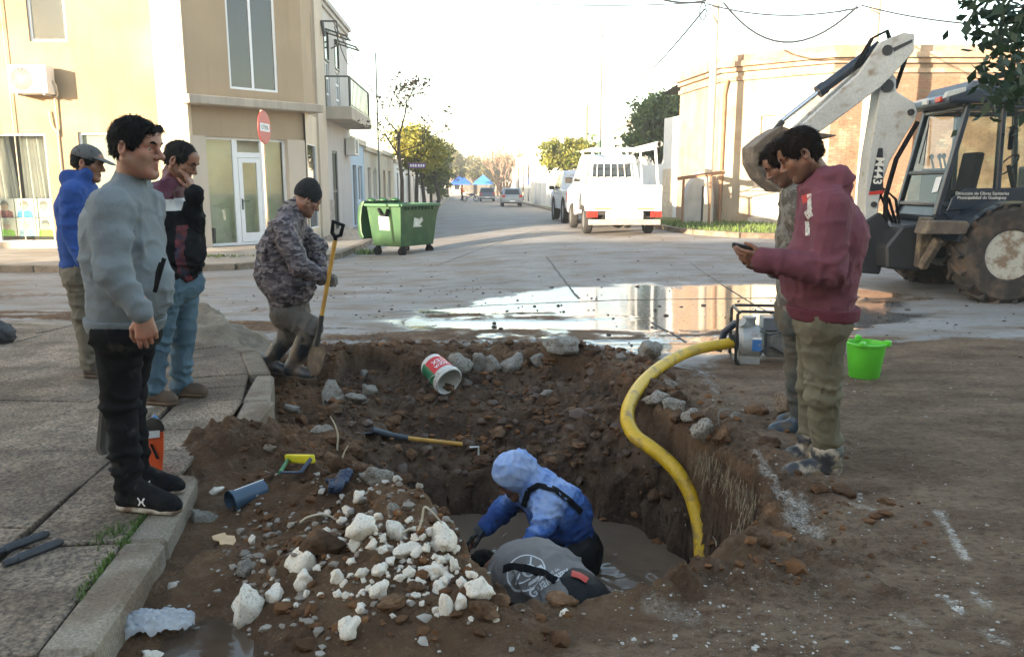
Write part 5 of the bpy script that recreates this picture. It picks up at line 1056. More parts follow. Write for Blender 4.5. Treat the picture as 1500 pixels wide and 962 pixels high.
for a in 'RL':
    so_ = p.shoe(a, SHB, SOLEW, Z0, lace=BLACKF)
    c = (J['a'+a].lerp(J['t'+a], .50)); tgt = None
    H_ = ring(.021, .030, 10, R(55), R(125), (0, -.014))+ring(.021, .030, 10, R(235), R(305), (0, .014))
    vv = np.array([v.co[:] for v in so_.data.vertices])+np.array(p.root); ff = np.array([list(f.vertices) for f in so_.data.polygons])
    H2 = [[(y*1.0, x) for x, y in q] for q in H_]
    arcs = ring(.016, .023, 9, R(-62), R(62), (-.026, 0))+ring(.016, .023, 9, R(118), R(242), (.026, 0))+bx2(-.007, .007, -.004, .004)
    p.shape(arcs, Vector((c.x-.035, c.y-.3, Z0+.058)), (1, .05, 0), (0, 0, 1), WHITEP, 'shoe_emblem', .003, (vv, ff))
# ---------------------------------------------------------------- man with cap and blue hoodie
J = dict(pel=A(121, 392, 5.8), chest=A(116, 305, 5.8), neck=A(122, 262, 5.8), hd=A(129, 239, 5.8), sR=A(106, 283, 5.6), eR=A(104, 340, 5.55), wR=A(122, 380, 5.5), sL=A(126, 283, 6.0), eL=A(130, 340, 6.05), wL=A(140, 375, 6.0),
         kR=A(124, 462, 5.72), aR=A(134, 537, 5.72), tR=A(168, 547, 5.70), kL=A(130, 460, 5.95), aL=A(142, 532, 5.95), tL=A(172, 540, 5.95))
p = Person('man in blue hoodie and grey cap behind the man in the grey sweatshirt', J, SK2, 1.0, (J['aR'].x, 5.8, Z0)); p.setup((.97, -.2, 0)); p.body((.95, .12, -.2), beardy=.3); p.eyes(HAIRD)
p.hair(HAIRD, .008)
BLUEF = M('royal_blue_fleece', (.018, .062, .25), .95, var=.1, vs=5, bump=.35, bs=200, grain=.15)
p.top('hoodie', BLUEF, .020, A(121, 396, 5.8), [(A(124, 355, 5.8), (.14, .14, .15), None)], lambda S: (S.cap(J['neck']+Vector((-.07, -.07, .0)), J['neck']+Vector((-.07, .09, .0)), .062, None, .03), S.cap(J['neck']+Vector((-.07, -.02, -.02)), J['neck']+Vector((.05, -.05, .03)), .06, .05, .03)), amp=.009, seed=41)
p.trousers('trousers', M('khaki_work_cloth', (.14, .12, .088), .9, var=.15, vs=5, bump=.3, bs=160), .022, .010, 43, .05)
for a in 'RL': p.shoe(a, M('brown_trainer', (.05, .04, .035), .7, var=.3), MUDSOLE, Z0)
S = SDF(J['hd']-Vector((.2, .2, .2)), J['hd']+Vector((.2, .2, .2)), .005); B = p.B; S.ell(p.q(0, -.012, .045), (.089, .108, .088), .02, B); S.plane(p.q(0, 0, .030), B @ Vector((0, -.15, -1))); S.cap(p.q(-.03, .085, .045), p.q(.03, .085, .045), .055, None, .01, B @ Vector((0, .25, 1)), .16); S.cap(p.q(-.02, .14, .033), p.q(.02, .14, .033), .045, None, .02, B @ Vector((0, .3, 1)), .17)
V_, F_ = S.mesh(); p.child(V_, F_, 'cap', M('grey_cap_cloth', (.10, .10, .10), .9, var=.15, vs=9, bump=.3, bs=180))
# ---------------------------------------------------------------- man in maroon, white and black jacket
J = dict(pel=A(256, 402, 5.1), chest=A(250, 318, 5.1), neck=A(258, 268, 5.1), hd=A(265, 236, 5.06), sR=A(228, 292, 4.95), eR=A(226, 365, 4.92), wR=A(244, 400, 4.9), sL=A(276, 290, 5.28), eL=A(284, 372, 5.2), wL=A(283, 283, 4.98),
         kR=A(232, 490, 5.0), aR=A(226, 575, 4.98), tR=A(262, 588, 4.95), kL=A(268, 490, 5.2), aL=A(264, 572, 5.2), tL=A(306, 580, 5.16))
p = Person('man in maroon, white and black jacket and blue jeans, hand at his mouth', J, SK2, 1.0, (J['aL'].x, 5.1, Z0)); p.setup((.9, -.42, 0))
hd = ((J['wL']+Vector((0, 0, .005)), (-.22, -.05, 1), (-1, .1, -.1), 1), dict(curl=.35, s=.95))
p.body((.90, -.06, -.42), beardy=.6, hands=(hd,), hs=1.0); p.eyes(HAIRG, 1.2); p.hair(HAIRG, .005, face=(.080, .060, .102), fz=-.035, amp=.002)
MAR = M('maroon_nylon', (.095, .018, .035), .55, var=.12, vs=6, bump=.2, bs=60)
zt, zb = A(240, 291, 4.9).z, A(240, 309, 4.9).z
p.top('jacket', [MAR, WHITEP, BLACKF, M('check_shirt', (.10, .015, .02), .8, var=.5, vs=16, col2=(.015, .02, .05), cs=14)], .024, A(256, 408, 5.1), [(A(262, 370, 5.05), (.13, .13, .15), None)], lambda S: S.cap(J['neck']+Vector((-.02, 0, -.02)), J['neck']+Vector((0, -.01, .045)), .082, .078, .02), zones=lambda c: np.where((c[:, 2] < A(262, 330, 5).z) & (c[:, 0] > A(262, 300, 5.).x) & (c[:, 0] < A(273, 300, 5.).x) & (c[:, 1] < 5.12), 3, np.where((c[:, 2] < zb) | (c[:, 0] > A(277, 300, 5.1).x), 2, np.where((c[:, 2] < zt), 1, 0))), amp=.013, seed=51, sc=7)
p.trousers('jeans', M('blue_denim', (.055, .105, .15), .85, var=.2, vs=4, bump=.35, bs=200, col2=(.08, .14, .185), cs=4), .020, .012, 53, .06)
for a in 'RL': p.shoe(a, M('brown_suede', (.075, .05, .032), .85, var=.25, vs=9), MUDSOLE, Z0)
m = MB(); a, b = p.q(.012, .094, -.069)-p.root, p.q(.035, .155, -.10)-p.root; m.cyl(a, b, .004, None, 6); m.build('cigarette', WHITEP, p.o)
# ---------------------------------------------------------------- digger with beanie
J = dict(pel=A(424, 448, 6.35), chest=A(412, 365, 6.35), neck=A(432, 310, 6.35), hd=A(450, 292, 6.35), sR=A(414, 335, 6.15), eR=A(440, 392, 6.08), wR=A(474, 406, 6.14), sL=A(430, 328, 6.58), eL=A(462, 365, 6.55), wL=A(468, 400, 6.40),
         kR=A(456, 480, 6.20), aR=A(428, 538, 6.22), tR=A(462, 552, 6.12), kL=A(424, 488, 6.50), aL=A(392, 532, 6.50), tL=A(424, 548, 6.42))
p = Person('man in camouflage puffer jacket and black beanie digging with a shovel', J, SK3, 1.0, (J['aR'].x, 6.35, J['aR'].z-.09)); p.setup((.95, .1, -.1))
GLV = M('grey_work_glove', (.17, .155, .135), .9, var=.3, vs=14, bump=.3, bs=150)
hd = ((J['wR']-Vector((.02, 0, 0)), (.75, .25, -.35), (.2, .9, .2), -1), dict(curl=.95, s=1.12))
p.body((.76, .42, -.52), beardy=.4, hands=(hd,)); p.eyes(HAIRD)
CAMO = bpy.data.materials.new('camouflage_print'); CAMO.use_nodes = True; n = CAMO.node_tree.nodes; l = CAMO.node_tree.links; b = n['Principled BSDF']; b.inputs['Roughness'].default_value = .7
tc = n.new('ShaderNodeTexCoord'); mp = n.new('ShaderNodeMapping'); mp.inputs['Rotation'].default_value = (.3, .5, .4); mp.inputs['Scale'].default_value = (1, 1, 2.2); vo = n.new('ShaderNodeTexVoronoi'); vo.inputs['Scale'].default_value = 27; no = n.new('ShaderNodeTexNoise'); no.inputs['Scale'].default_value = 13
vm = n.new('ShaderNodeVectorMath'); vm.operation = 'MULTIPLY_ADD'; vm.inputs[1].default_value = (.12, .12, .12); l.new(tc.outputs['Object'], mp.inputs[0]); l.new(tc.outputs['Object'], no.inputs[0]); l.new(no.outputs['Color'], vm.inputs[0]); l.new(mp.outputs[0], vm.inputs[2]); l.new(vm.outputs[0], vo.inputs['Vector'])
rp_ = n.new('ShaderNodeValToRGB'); rp_.color_ramp.interpolation = 'CONSTANT'; E = rp_.color_ramp.elements; E[0].position = 0; E[0].color = (.026, .019, .025, 1); E[1].position = .30; E[1].color = (.095, .075, .082, 1)
for po, c in ((.56, (.20, .17, .165, 1)), (.72, (.050, .038, .047, 1)), (.86, (.13, .105, .112, 1))): e = E.new(po); e.color = c
sp = n.new('ShaderNodeSeparateColor'); l.new(vo.outputs['Color'], sp.inputs[0]); l.new(sp.outputs[0], rp_.inputs[0]); l.new(rp_.outputs[0], b.inputs['Base Color'])
def quilt(S): S.cap(J['neck']+Vector((-.03, 0, -.02)), J['neck']+Vector((.01, 0, .035)), .085, .078, .02)
p.top('puffer_jacket', CAMO, .034, A(420, 452, 6.35), [(A(410, 400, 6.35), (.17, .17, .17), None), (A(425, 420, 6.3), (.16, .16, .12), None)], quilt, amp=.017, seed=61, sc=10, big=.4)
OLV = M('muddy_olive_cloth', (.10, .09, .08), .9, var=.25, vs=5, bump=.3, bs=120, col2=(.085, .06, .04), cs=4)
p.trousers('trousers', OLV, .034, .012, 63, .72)
BOOT = M('dark_rubber_boot', (.018, .022, .028), .45, var=.3, vs=8, col2=(.09, .06, .04), c2=(.46, .62), cs=7)
for a in 'RL': p.shoe(a, BOOT, MUDSOLE, J['a'+a].z-.085, .33, fat=1.12)
V_, F_ = hand_sdf(*hd[0], curl=.95, s=1.17).mesh(); p.child(V_, F_, 'glove', GLV)
S = SDF(J['hd']-Vector((.2, .2, .2)), J['hd']+Vector((.2, .2, .25)), .005); B = p.B; S.ell(p.q(0, -.016, .045), (.092, .112, .105), .02, B); S.ell(p.q(0, -.03, .10), (.06, .07, .07), .03, B); S.plane(p.q(0, .02, -.005), B @ Vector((0, .10, -1)))
for e in (-1, 1): pass
V_, F_ = S.mesh(); N_ = vnormals(V_, F_); V_ = wrinkle(V_, N_, .004, 71, 14); p.child(V_, F_, 'beanie', M('black_knit', (.010, .010, .011), .95, var=.3, vs=40, bump=.6, bs=160))
DIG = p
# ---------------------------------------------------------------- hooded man in the hole
J = dict(pel=A(834, 800, 4.58), chest=A(808, 738, 4.58), neck=A(780, 705, 4.58), hd=A(752, 700, 4.57), sL=A(806, 738, 4.40), eL=A(793, 778, 4.30), wL=A(768, 806, 4.22), sR=A(764, 716, 4.74), eR=A(735, 748, 4.72), wR=A(712, 772, 4.60),
         kL=A(815, 880, 4.45), aL=A(815, 960, 4.5), tL=A(780, 965, 4.5), kR=A(835, 870, 4.75), aR=A(835, 950, 4.8), tR=A(800, 955, 4.8))
p = Person('man in blue dyed hooded sweatshirt bending over, waist deep in the hole', J, SK3, 1.0, (J['pel'].x, 4.6, WZ)); p.setup((-.8, -.1, -.5))
GLB = M('black_rubber_glove', (.010, .010, .011), .5, var=.2)
p.body((-.78, -.22, -.58), beardy=.5, hands=(((J['wR'], (-.8, -.3, -.5), (0, -.4, -.8), 1), dict(curl=.4, s=1.05)),)); p.eyes(HAIRD)
TIE = bpy.data.materials.new('blue_dyed_fleece'); TIE.use_nodes = True; n = TIE.node_tree.nodes; l = TIE.node_tree.links; b = n['Principled BSDF']; b.inputs['Roughness'].default_value = .9
tc = n.new('ShaderNodeTexCoord'); no = n.new('ShaderNodeTexNoise'); no.inputs['Scale'].default_value = 4.2; no.inputs['Detail'].default_value = 6; no.inputs['Roughness'].default_value = .68; l.new(tc.outputs['Object'], no.inputs[0])
at_ = n.new('ShaderNodeAttribute'); at_.attribute_name = 'dye'; ad = n.new('ShaderNodeMath'); ad.operation = 'ADD'; l.new(no.outputs['Fac'], ad.inputs[0]); l.new(at_.outputs['Fac'], ad.inputs[1]); rp_ = n.new('ShaderNodeValToRGB'); E = rp_.color_ramp.elements
E[0].position = .42; E[0].color = (.015, .05, .20, 1); E[1].position = .9; E[1].color = (.40, .50, .72, 1); e = E.new(.58); e.color = (.05, .135, .40, 1); e = E.new(.70); e.color = (.22, .33, .62, 1); l.new(ad.outputs[0], rp_.inputs[0]); l.new(rp_.outputs[0], b.inputs['Base Color'])
q = p.q; B = p.B
def hood(S):
    S.ell(q(0, -.022, .030), (.108, .130, .128), .03, B); S.cap(q(0, -.08, .0), J['neck'].lerp(J['chest'], .35), .085, .115, .06); S.ell(q(0, -.09, .06), (.06, .06, .07), .05, B)
    S.ell(q(0, .125, -.035), (.078, .085, .105), .01, B, True)
ho = p.top('hooded_sweatshirt', TIE, .024, A(842, 790, 4.58), [(A(822, 757, 4.58), (.165, .18, .165), None)], hood, amp=.012, seed=81)
vv = p.last[0]; ax_ = np.array((J['hd']-J['pel']).normalized()); tt = (vv-np.array(J['pel']))@ax_; dye = -.12+.34*sstep(tt, .02, .45)-.32*sstep(np.array(J['sR'].lerp(J['sL'], .5).z-vv[:, 2]), .02, .16)*(tt > .1)*(vv[:, 0] < A(815, 740, 4.5).x)
attr(ho, 'dye', dye); tgh = p.last
WAD = M('black_waders', (.006, .006, .007), .6, var=.3, vs=6, bump=.2, bs=60, spec=.25)
p.garment('waders', lambda S: (p.legs(S, .035, .04), S.cap(J['pel'], J['pel'].lerp(J['chest'], .35), .165, .15, .05), S.ell(A(838, 805, 4.52), (.19, .19, .14), .05)), WAD, .012, .010, 83, 8, (), [k for k in J if k[0] in 'phkac'], .28)
p.strip([A(775, 722, 4.2), A(790, 713, 4.2), A(815, 718, 4.2), A(838, 735, 4.2), A(858, 755, 4.2)], .034, (0, 1, -.35), BLACKF, 'strap', .012, tgt=tgh)
p.strip([A(775, 722, 4.2), A(770, 738, 4.2), A(768, 748, 4.2)], .034, (0, 1, -.35), BLACKF, 'strap', .012, tgt=tgh)
V_, F_ = hand_sdf(J['wR'], (-.8, -.3, -.5), (0, -.4, -.8), 1, .4, 1.2).mesh(); p.child(V_, F_, 'glove', GLB); m = MB(); m.tube([J['wR'].lerp(J['eR'], .28)-p.root, J['wR']-p.root, J['wR']+Vector((-.06, -.02, -.03))-p.root], [.055, .048, .045], 12); m.build('glove_cuff', GLB, p.o)
# ---------------------------------------------------------------- man bent double, grey back to the camera
J = dict(pel=A(836, 880, 3.36), chest=A(778, 842, 3.56), neck=A(736, 822, 3.82), hd=A(712, 842, 4.0), sR=A(762, 812, 3.92), eR=A(752, 860, 3.98), wR=A(728, 880, 4.05), sL=A(732, 862, 3.56), eL=A(712, 890, 3.62), wL=A(702, 900, 3.75),
         kR=Vector((.42, 3.30, -.78)), aR=Vector((.45, 3.42, -1.22)), tR=Vector((.3, 3.6, -1.3)), kL=Vector((.22, 3.08, -.78)), aL=Vector((.25, 3.2, -1.22)), tL=Vector((.1, 3.4, -1.3)))
p = Person('man in grey printed sweatshirt bent double in the hole, back to the camera', J, SK3, 1.0, (J['pel'].x, 3.4, WZ)); p.setup((-.2, .2, -1)); p.body((-.5, .4, -.8))
p.hair(HAIRD, .012)
GRY2 = M('warm_grey_fleece', (.185, .172, .165), .95, var=.10, vs=4, bump=.3, bs=220, col2=(.145, .13, .12), c2=(.5, .7), cs=3, grain=.1)
nrm = (J['chest']-J['pel']).normalized()
p.top('sweatshirt', GRY2, .020, False, [(A(786, 840, 3.52), (.185, .185, .12), basis((J['neck']-J['pel']).normalized()))], None, amp=.013, seed=91, sc=7); tgb = p.last
vw = ray(785, 845); ax_ = (A(745, 815, 3.5)-A(800, 875, 3.5)).normalized(); up_ = Vector((-.62, .72, .3)).normalized()
e1 = Vector((.80, .60, 0)).normalized(); nv = Vector((0, -.55, .83)).normalized(); e1 = (A(815, 845, 3.5)-A(780, 885, 3.5)); e1 = (e1-nv*e1.dot(nv)).normalized(); e2 = nv.cross(e1)
GREYL = M('print_white', (.62, .62, .62), .7, var=.1, vs=30)
p.shape(ring(.083, .090, 40)+disc(.032, 20, (.012, -.006)), A(771, 816, 3.3), e1, e2, GREYL, 'emblem')
p.shape(ring(.0, .015, 14, c=(.012, -.006)), A(771, 816, 3.28), e1, e2, M('print_grey', (.15, .15, .15), .8), 'emblem_eye', .0055)
p.shape([[(-.078, .012+.0065*i), (-.02, .030+.0065*i), (-.02, .0325+.0065*i), (-.078, .0145+.0065*i)] for i in range(6)]+[[(-.06, -.03), (-.005, -.045), (-.004, -.038), (-.058, -.024)], [(.02, -.03), (.07, -.05), (.072, -.02), (.03, -.012)], [(-.07, -.012), (-.03, .012), (-.027, .006), (-.066, -.018)], [(.028, .012), (.06, .05), (.066, .045), (.034, .008)], [(-.03, -.06), (.02, -.076), (.03, -.06), (-.02, -.05)]], A(771, 816, 3.3), e1, e2, GREYL, 'emblem_drawing')
p.print_('Municipalidad de', A(797, 838, 3.3), e1, e2, .026, GREYL); p.print_('Gualeguay', A(805, 846, 3.3), e1, e2, .052, GREYL, bold=.0012)
p.garment('waders', lambda S: (p.legs(S, .014, .04), S.cap(J['pel']-nrm*.06, J['pel']-nrm*.01, .150, .150, .05)), WAD, .012, .010, 93, 8, (), [k for k in J if k[0] in 'phka'], .28); tgw = p.last
p.strip([A(736, 796, 3.3), A(752, 799, 3.3), A(775, 812, 3.3), A(798, 830, 3.3), A(815, 850, 3.3)], .036, -nv, BLACKF, 'strap', .007, tgt=tgb)
p.strip([A(838, 838, 3.3), A(850, 842, 3.3), A(860, 850, 3.3)], .03, (0, 1, -.6), M('red_trim', (.45, .03, .015), .6), 'red_trim', .012, tgt=tgw)
m = MB(); c = J['pel']+Vector((-.02, .02, .17)); 
# ---------------------------------------------------------------- man in maroon hoodie with phone
Zm = Hz(*A(1190, 690, 4.1)[:2])
J = dict(pel=A(1206, 452, 4.12), chest=A(1214, 345, 4.12), neck=A(1200, 258, 4.10), hd=A(1172, 226, 4.08), sL=A(1216, 306, 3.92), eL=A(1214, 396, 3.86), wL=A(1117, 379, 3.92), sR=A(1204, 300, 4.32), eR=A(1190, 395, 4.34), wR=A(1116, 383, 4.16),
         kL=A(1206, 575, 4.06), aL=A(1212, 678, 4.05), tL=A(1143, 704, 4.02), kR=A(1192, 560, 4.28), aR=A(1190, 655, 4.30), tR=A(1145, 676, 4.28))
p = Person('man in maroon hooded sweatshirt and olive trousers looking down at his phone', J, SK2, 1.04, (J['aL'].x, 4.1, J['aL'].z-.09)); p.setup((-.97, -.2, 0))
h1 = ((J['wL']+Vector((.01, 0, 0)), (-.96, .12, .10), (.1, .75, .6), -1), dict(curl=.42, s=1.0)); h2 = ((J['wR']+Vector((.01, 0, 0)), (-.92, -.1, -.05), (.0, -.8, .55), 1), dict(curl=.5, s=1.0))
p.body((-.83, .16, -.53), jaw=1.12, beardy=.75, hands=(h1, h2), hs=1.0); p.eyes(HAIRD, 1.1)
p.hair(HAIRB, .014, fringe=[((-.03, .06, .10), (.0, .10, .075), .022), ((.04, .05, .09), (.06, .07, .05), .018), ((-.05, .05, .09), (-.06, .07, .05), .018), ((0, -.09, .0), (0, -.085, -.05), .03)], face=(.084, .060, .10), fz=-.045, fy=.086, amp=.008, nape=-.085)
MARF = M('washed_maroon_fleece', (.15, .045, .062), .95, var=.14, vs=3.5, bump=.35, bs=220, col2=(.17, .05, .066), cs=3, grain=.14)
def mh(S):
    S.cap(J['neck']+Vector((.085, -.09, -.04)), J['neck']+Vector((.085, .09, -.04)), .052, None, .04); S.cap(J['neck']+Vector((.07, -.09, -.01)), J['neck']+Vector((-.05, -.06, -.06)), .05, .035, .03); S.cap(J['neck']+Vector((.07, .09, -.01)), J['neck']+Vector((-.05, .05, -.06)), .05, .035, .03)
p.top('hooded_sweatshirt', MARF, .030, A(1206, 462, 4.12), [(A(1196, 400, 4.10), (.155, .17, .17), None), (A(1222, 345, 4.12), (.115, .16, .16), None)], mh, amp=.014, seed=101, sc=7); tgm = p.last
p.hem(M('maroon_rib', (.12, .022, .035), .95, var=.15, bump=.5, bs=150), .057, A(1206, 456, 4.12), .065, [(A(1196, 400, 4.10), (.155, .17, .17), None)])
m = MB(); d = (J['wL']-J['eL']).normalized(); m.tube([J['wL']-d*.035-p.root, J['wL']+d*.02-p.root], [.050, .041], 14); m.build('cuff', M('maroon_rib', (0, 0, 0)), p.o)
for i, (a, b, w_) in enumerate(((A(1160, 285, 3.7), A(1166, 310, 3.7), .03), (A(1158, 310, 3.7), A(1166, 322, 3.7), .05), (A(1155, 328, 3.7), A(1158, 350, 3.7), .025))): p.strip([a, b], w_, (.55, .83, 0), M('cream_print', (.55, .52, .47), .8, var=.5, vs=60), 'chest_print', .004, tgt=tgm, n=6)
p.strip([A(1172, 286, 3.7), A(1176, 298, 3.7)], .05, (.4, .9, 0), M('red_print', (.5, .03, .03), .8), 'red_print', .004, tgt=tgm, n=5)
p.trousers('trousers', top=A(1206, 450, 4.12), mat=M('olive_work_trousers', (.125, .108, .068), .9, var=.15, vs=4, bump=.3, bs=140, col2=(.165, .145, .098), cs=3.5), inf=.028, amp=.012, seed=103, short=.03)
MB7 = M('muddy_work_boot', (.04, .042, .048), .6, var=.4, vs=10, col2=(.30, .25, .19), c2=(.50, .62), cs=10)
for a in 'LR': p.shoe(a, MB7, MUDSOLE, J['a'+a].z-.088, .06, fat=1.18, lace=M('lace', (.25, .2, .15), .8))
ph = thing('phone', 'dark mobile phone held in the hands of the man in maroon', 'phone', A(1094, 364, 4.0), 0)
m = MB(); m.box((0, 0, 0), (.075, .150, .009), Matrix.Rotation(R(20), 3, 'Y') @ Matrix.Rotation(R(12), 3, 'X')); ph.rotation_euler = (0, 0, R(75)); m.build('casing', M('phone_black', (.01, .01, .012), .25), ph, True, .004, 2); m = MB(); m.box((.002, 0, .006), (.066, .138, .002), Matrix.Rotation(R(20), 3, 'Y') @ Matrix.Rotation(R(12), 3, 'X')); m.build('screen', M('phone_screen', (.02, .025, .035), .1), ph, False)
# ---------------------------------------------------------------- man behind him in camouflage jacket
J = dict(pel=A(1172, 452, 4.78), chest=A(1176, 352, 4.78), neck=A(1166, 275, 4.76), hd=A(1146, 238, 4.74), sL=A(1180, 312, 4.60), eL=A(1190, 392, 4.56), wL=A(1135, 395, 4.6), sR=A(1168, 310, 4.97), eR=A(1170, 392, 5.0), wR=A(1128, 388, 4.85),
         kL=A(1172, 545, 4.72), aL=A(1174, 618, 4.72), tL=A(1122, 634, 4.70), kR=A(1178, 545, 4.92), aR=A(1180, 605, 4.94), tR=A(1135, 618, 4.92))
p = Person('man in muddy camouflage jacket and rubber boots close behind the man in maroon', J, SK3, 1.0, (J['aL'].x, 4.8, J['aL'].z-.09)); p.setup((-.97, -.2, 0)); p.body((-.78, .18, -.60), beardy=.8, hands=(((J['wL'], (-.96, .1, .1), (0, .7, .7), -1), dict(curl=.45)),)); p.eyes(HAIRB)
p.hair(HAIRB, .013, fringe=[((-.03, .06, .10), (.0, .10, .075), .022)], amp=.008)
GC = M('grey_camouflage', (.20, .185, .16), .9, var=.3, vs=16, bump=.3, bs=120, col2=(.075, .062, .05), c2=(.47, .53), cs=16)
p.top('jacket', GC, .024, A(1172, 470, 4.78), None, lambda S: S.cap(J['neck']+Vector((.02, 0, -.02)), J['neck']+Vector((0, 0, .035)), .08, .075, .02), amp=.010, seed=111)
p.trousers('jeans', M('muddy_denim', (.065, .07, .065), .85, var=.3, vs=5, bump=.3, bs=150, col2=(.095, .075, .05), cs=4), .026, .012, 113, .2)
for a in 'LR': p.shoe(a, M('blue_rubber_boot', (.028, .05, .075), .45, var=.3, vs=7, col2=(.10, .07, .045), c2=(.5, .62), cs=8), MUDSOLE, J['a'+a].z-.088, .28, fat=1.1)
# ================================================================== backhoe
def wheel(parent, c, r_, wd, rimr, tm, rm, lugs=0, side=1, hubr=.1, name='wheel', axis='y', bolts=8):
    """tyre with lugs, dished rim, hub; axis along local y, outer face towards side"""
    MX = Matrix.Rotation(R(-90)*side, 3, 'X') if axis == 'y' else Matrix.Rotation(R(90)*side, 3, 'Y')
    m = MB(); w2 = wd/2; m.lathe([(rimr, -w2*.8), (rimr+.03, -w2*.95), (r_*.88, -w2), (r_*.97, -w2*.75), (r_, -w2*.3), (r_, w2*.3), (r_*.97, w2*.75), (r_*.88, w2), (rimr+.03, w2*.95), (rimr, w2*.8)], c, 40, MX, True)
    if lugs:
        for k in range(lugs):
            for s_ in (-1, 1):
                a = 2*math.pi*(k+(.5 if s_ > 0 else 0))/lugs; a2 = a+.22; p = lambda an, z, rr: Vector(c)+MX @ Vector((rr*math.cos(an), rr*math.sin(an), z)); n_ = p(a, 0, 1)-Vector(c); m.bar(p(a2, s_*w2*.95, r_*.965), p(a, -s_*w2*.05, r_*1.0), .055, .075, n_)
    o = m.build(name, tm, parent, True, ang=35)
    m = MB(); m.lathe([(rimr+.02, w2*.86), (rimr*.97, w2*.80), (rimr*.88, w2*.25), (rimr*.66, w2*.05), (rimr*.60, w2*.22), (hubr*1.15, w2*.25), (hubr, w2*.62), (0, w2*.66)], c, 32, MX); m.lathe([(0, -w2*.6), (rimr, -w2*.7)], c, 24, MX); ri = m.build('rim', rm, o, True, ang=30)
    if bolts:
        m = MB()
        for k in range(bolts): a = 2*math.pi*k/bolts; p = Vector(c)+MX @ Vector((rimr*.72*math.cos(a), rimr*.72*math.sin(a), w2*.36)); m.cyl(p, p+MX @ Vector((0, 0, w2*.12)), rimr*.065, None, 6)
        m.build('bolts', M('dark_steel', (.03, .028, .026), .5), o)
    return o
NAVY = M('navy_machine_paint', (.012, .018, .030), .38, var=.15, vs=3, coat=.2, col2=(.05, .045, .04), c2=(.56, .75), cs=5)
OFFW = M('scratched_white_paint', (.46, .46, .43), .5, var=.12, vs=2.2, col2=(.26, .20, .14), c2=(.56, .70), cs=5, grain=.12, gs=40)
MUDT = M('muddy_tyre', (.040, .032, .026), .9, var=.35, vs=8, bump=.7, bs=40, col2=(.10, .068, .045), c2=(.48, .62), cs=5); DST = M('dark_steel', (.03, .028, .026), .5, var=.3, vs=9)
RUSTY = M('muddy_steel', (.10, .075, .055), .75, var=.35, vs=7, bump=.5, bs=40, col2=(.20, .15, .10), c2=(.5, .62), cs=6); CHROME = M('chrome_rod', (.6, .6, .6), .18, 1, var=.05)
BO = (6.58, 11.25, 0); bh = thing('backhoe', 'dark backhoe loader with raised white boom and muddy rear tyres', 'backhoe', BO, R(-2))
side = lambda pts, y0, y1: (pts, (lambda x, z: (x, y0, z)), (lambda x, z: (x, y1, z)))
for y, s_ in ((-.85, -1), (.85, 1)): wheel(bh, (-.07, y, .65), .655, .46, .31, MUDT, M('rim_cream', (.50, .47, .40), .6, var=.15, vs=6, col2=(.20, .14, .09), c2=(.47, .62), cs=6), 18, s_, .13)
for y, s_ in ((-.80, -1), (.80, 1)): wheel(bh, (2.25, y, .46), .46, .32, .22, MUDT, M('rim_cream', (0, 0, 0)), 14, s_, .08, 'front_wheel')
m = MB(); m.prism(*side([(-.75, .55), (2.5, .55), (2.5, 1.0), (-.75, 1.05)], -.36, .36)); m.cyl((-.07, -.7, .65), (-.07, .7, .65), .17); m.cyl((2.25, -.7, .46), (2.25, .7, .46), .10); m.build('chassis', DST, bh, False, .015)
m = MB(); m.prism(*side([(.75, 1.0), (2.75, 1.0), (2.75, 1.55), (2.6, 1.68), (.75, 1.82)], -.42, .42)); m.build('hood', NAVY, bh, False, .05, 2)
m = MB(); m.prism(*side([(2.9, .25), (3.5, .15), (3.55, .2), (3.1, .5), (3.0, 1.0), (2.9, 1.0)], -1.1, 1.1)); m.prism(*side([(1.2, 1.3), (2.95, .62), (2.95, .5), (1.2, 1.15)], -.62, -.52)); m.prism(*side([(1.2, 1.3), (2.95, .62), (2.95, .5), (1.2, 1.15)], .52, .62)); m.build('loader_bucket', RUSTY, bh, False, .01)
CW = .57
m = MB(); m.prism(*side([(-.86, 1.12), (-.80, 1.28), (.80, 1.30), (.95, 1.0), (.95, .8), (-.6, .8)], -CW, CW)); m.build('cab_floor', NAVY, bh, False, .02)
m = MB()
for e in (-1, 1):
    y = e*CW
    m.bar((-.84, y, 1.14), (-.545, y, 2.60), .075, .085, (0, 1, 0)); m.bar((-.06, y, 1.25), (-.10, y, 2.60), .065, .10, (0, 1, 0)); m.bar((.85, y, 1.25), (.72, y, 2.60), .065, .08, (0, 1, 0))
    m.bar((-.80, y, 1.29), (.85, y, 1.29), .06, .06, (0, 1, 0)); m.bar((-.56, y, 2.56), (.73, y, 2.56), .06, .09, (0, 1, 0))
for a in ((-.80, 1.29), (-.79, 1.72), (-.56, 2.56)):
    x = -.84+(a[1]-1.14)*.2; m.bar((x, -CW, a[1]), (x, CW, a[1]), .06, .055)
m.bar((.85, -CW, 1.29), (.85, CW, 1.29), .06, .06); m.bar((.72, -CW, 2.56), (.72, CW, 2.56), .06, .06); m.build('cab_frame', NAVY, bh, False, .012)
GLB_ = glassmat('cab_glass', (.62, .70, .66), .03)
def quad(name, pts, mat, par=None): m = MB(); m.add([Vector(p) for p in pts], [(0, 1, 2, 3)]); return m.build(name, mat, par or bh, False)
xr = lambda z: -.84+(z-1.14)*.2-.0
quad('rear_window', [(xr(1.75), -CW, 1.75), (xr(1.75), CW, 1.75), (xr(2.55), CW, 2.55), (xr(2.55), -CW, 2.55)], glassmat('clear_glass', (.93, .95, .94), .01))
quad('lower_rear_window', [(xr(1.3), -CW, 1.3), (xr(1.3), CW, 1.3), (xr(1.7), CW, 1.7), (xr(1.7), -CW, 1.7)], GLB_)
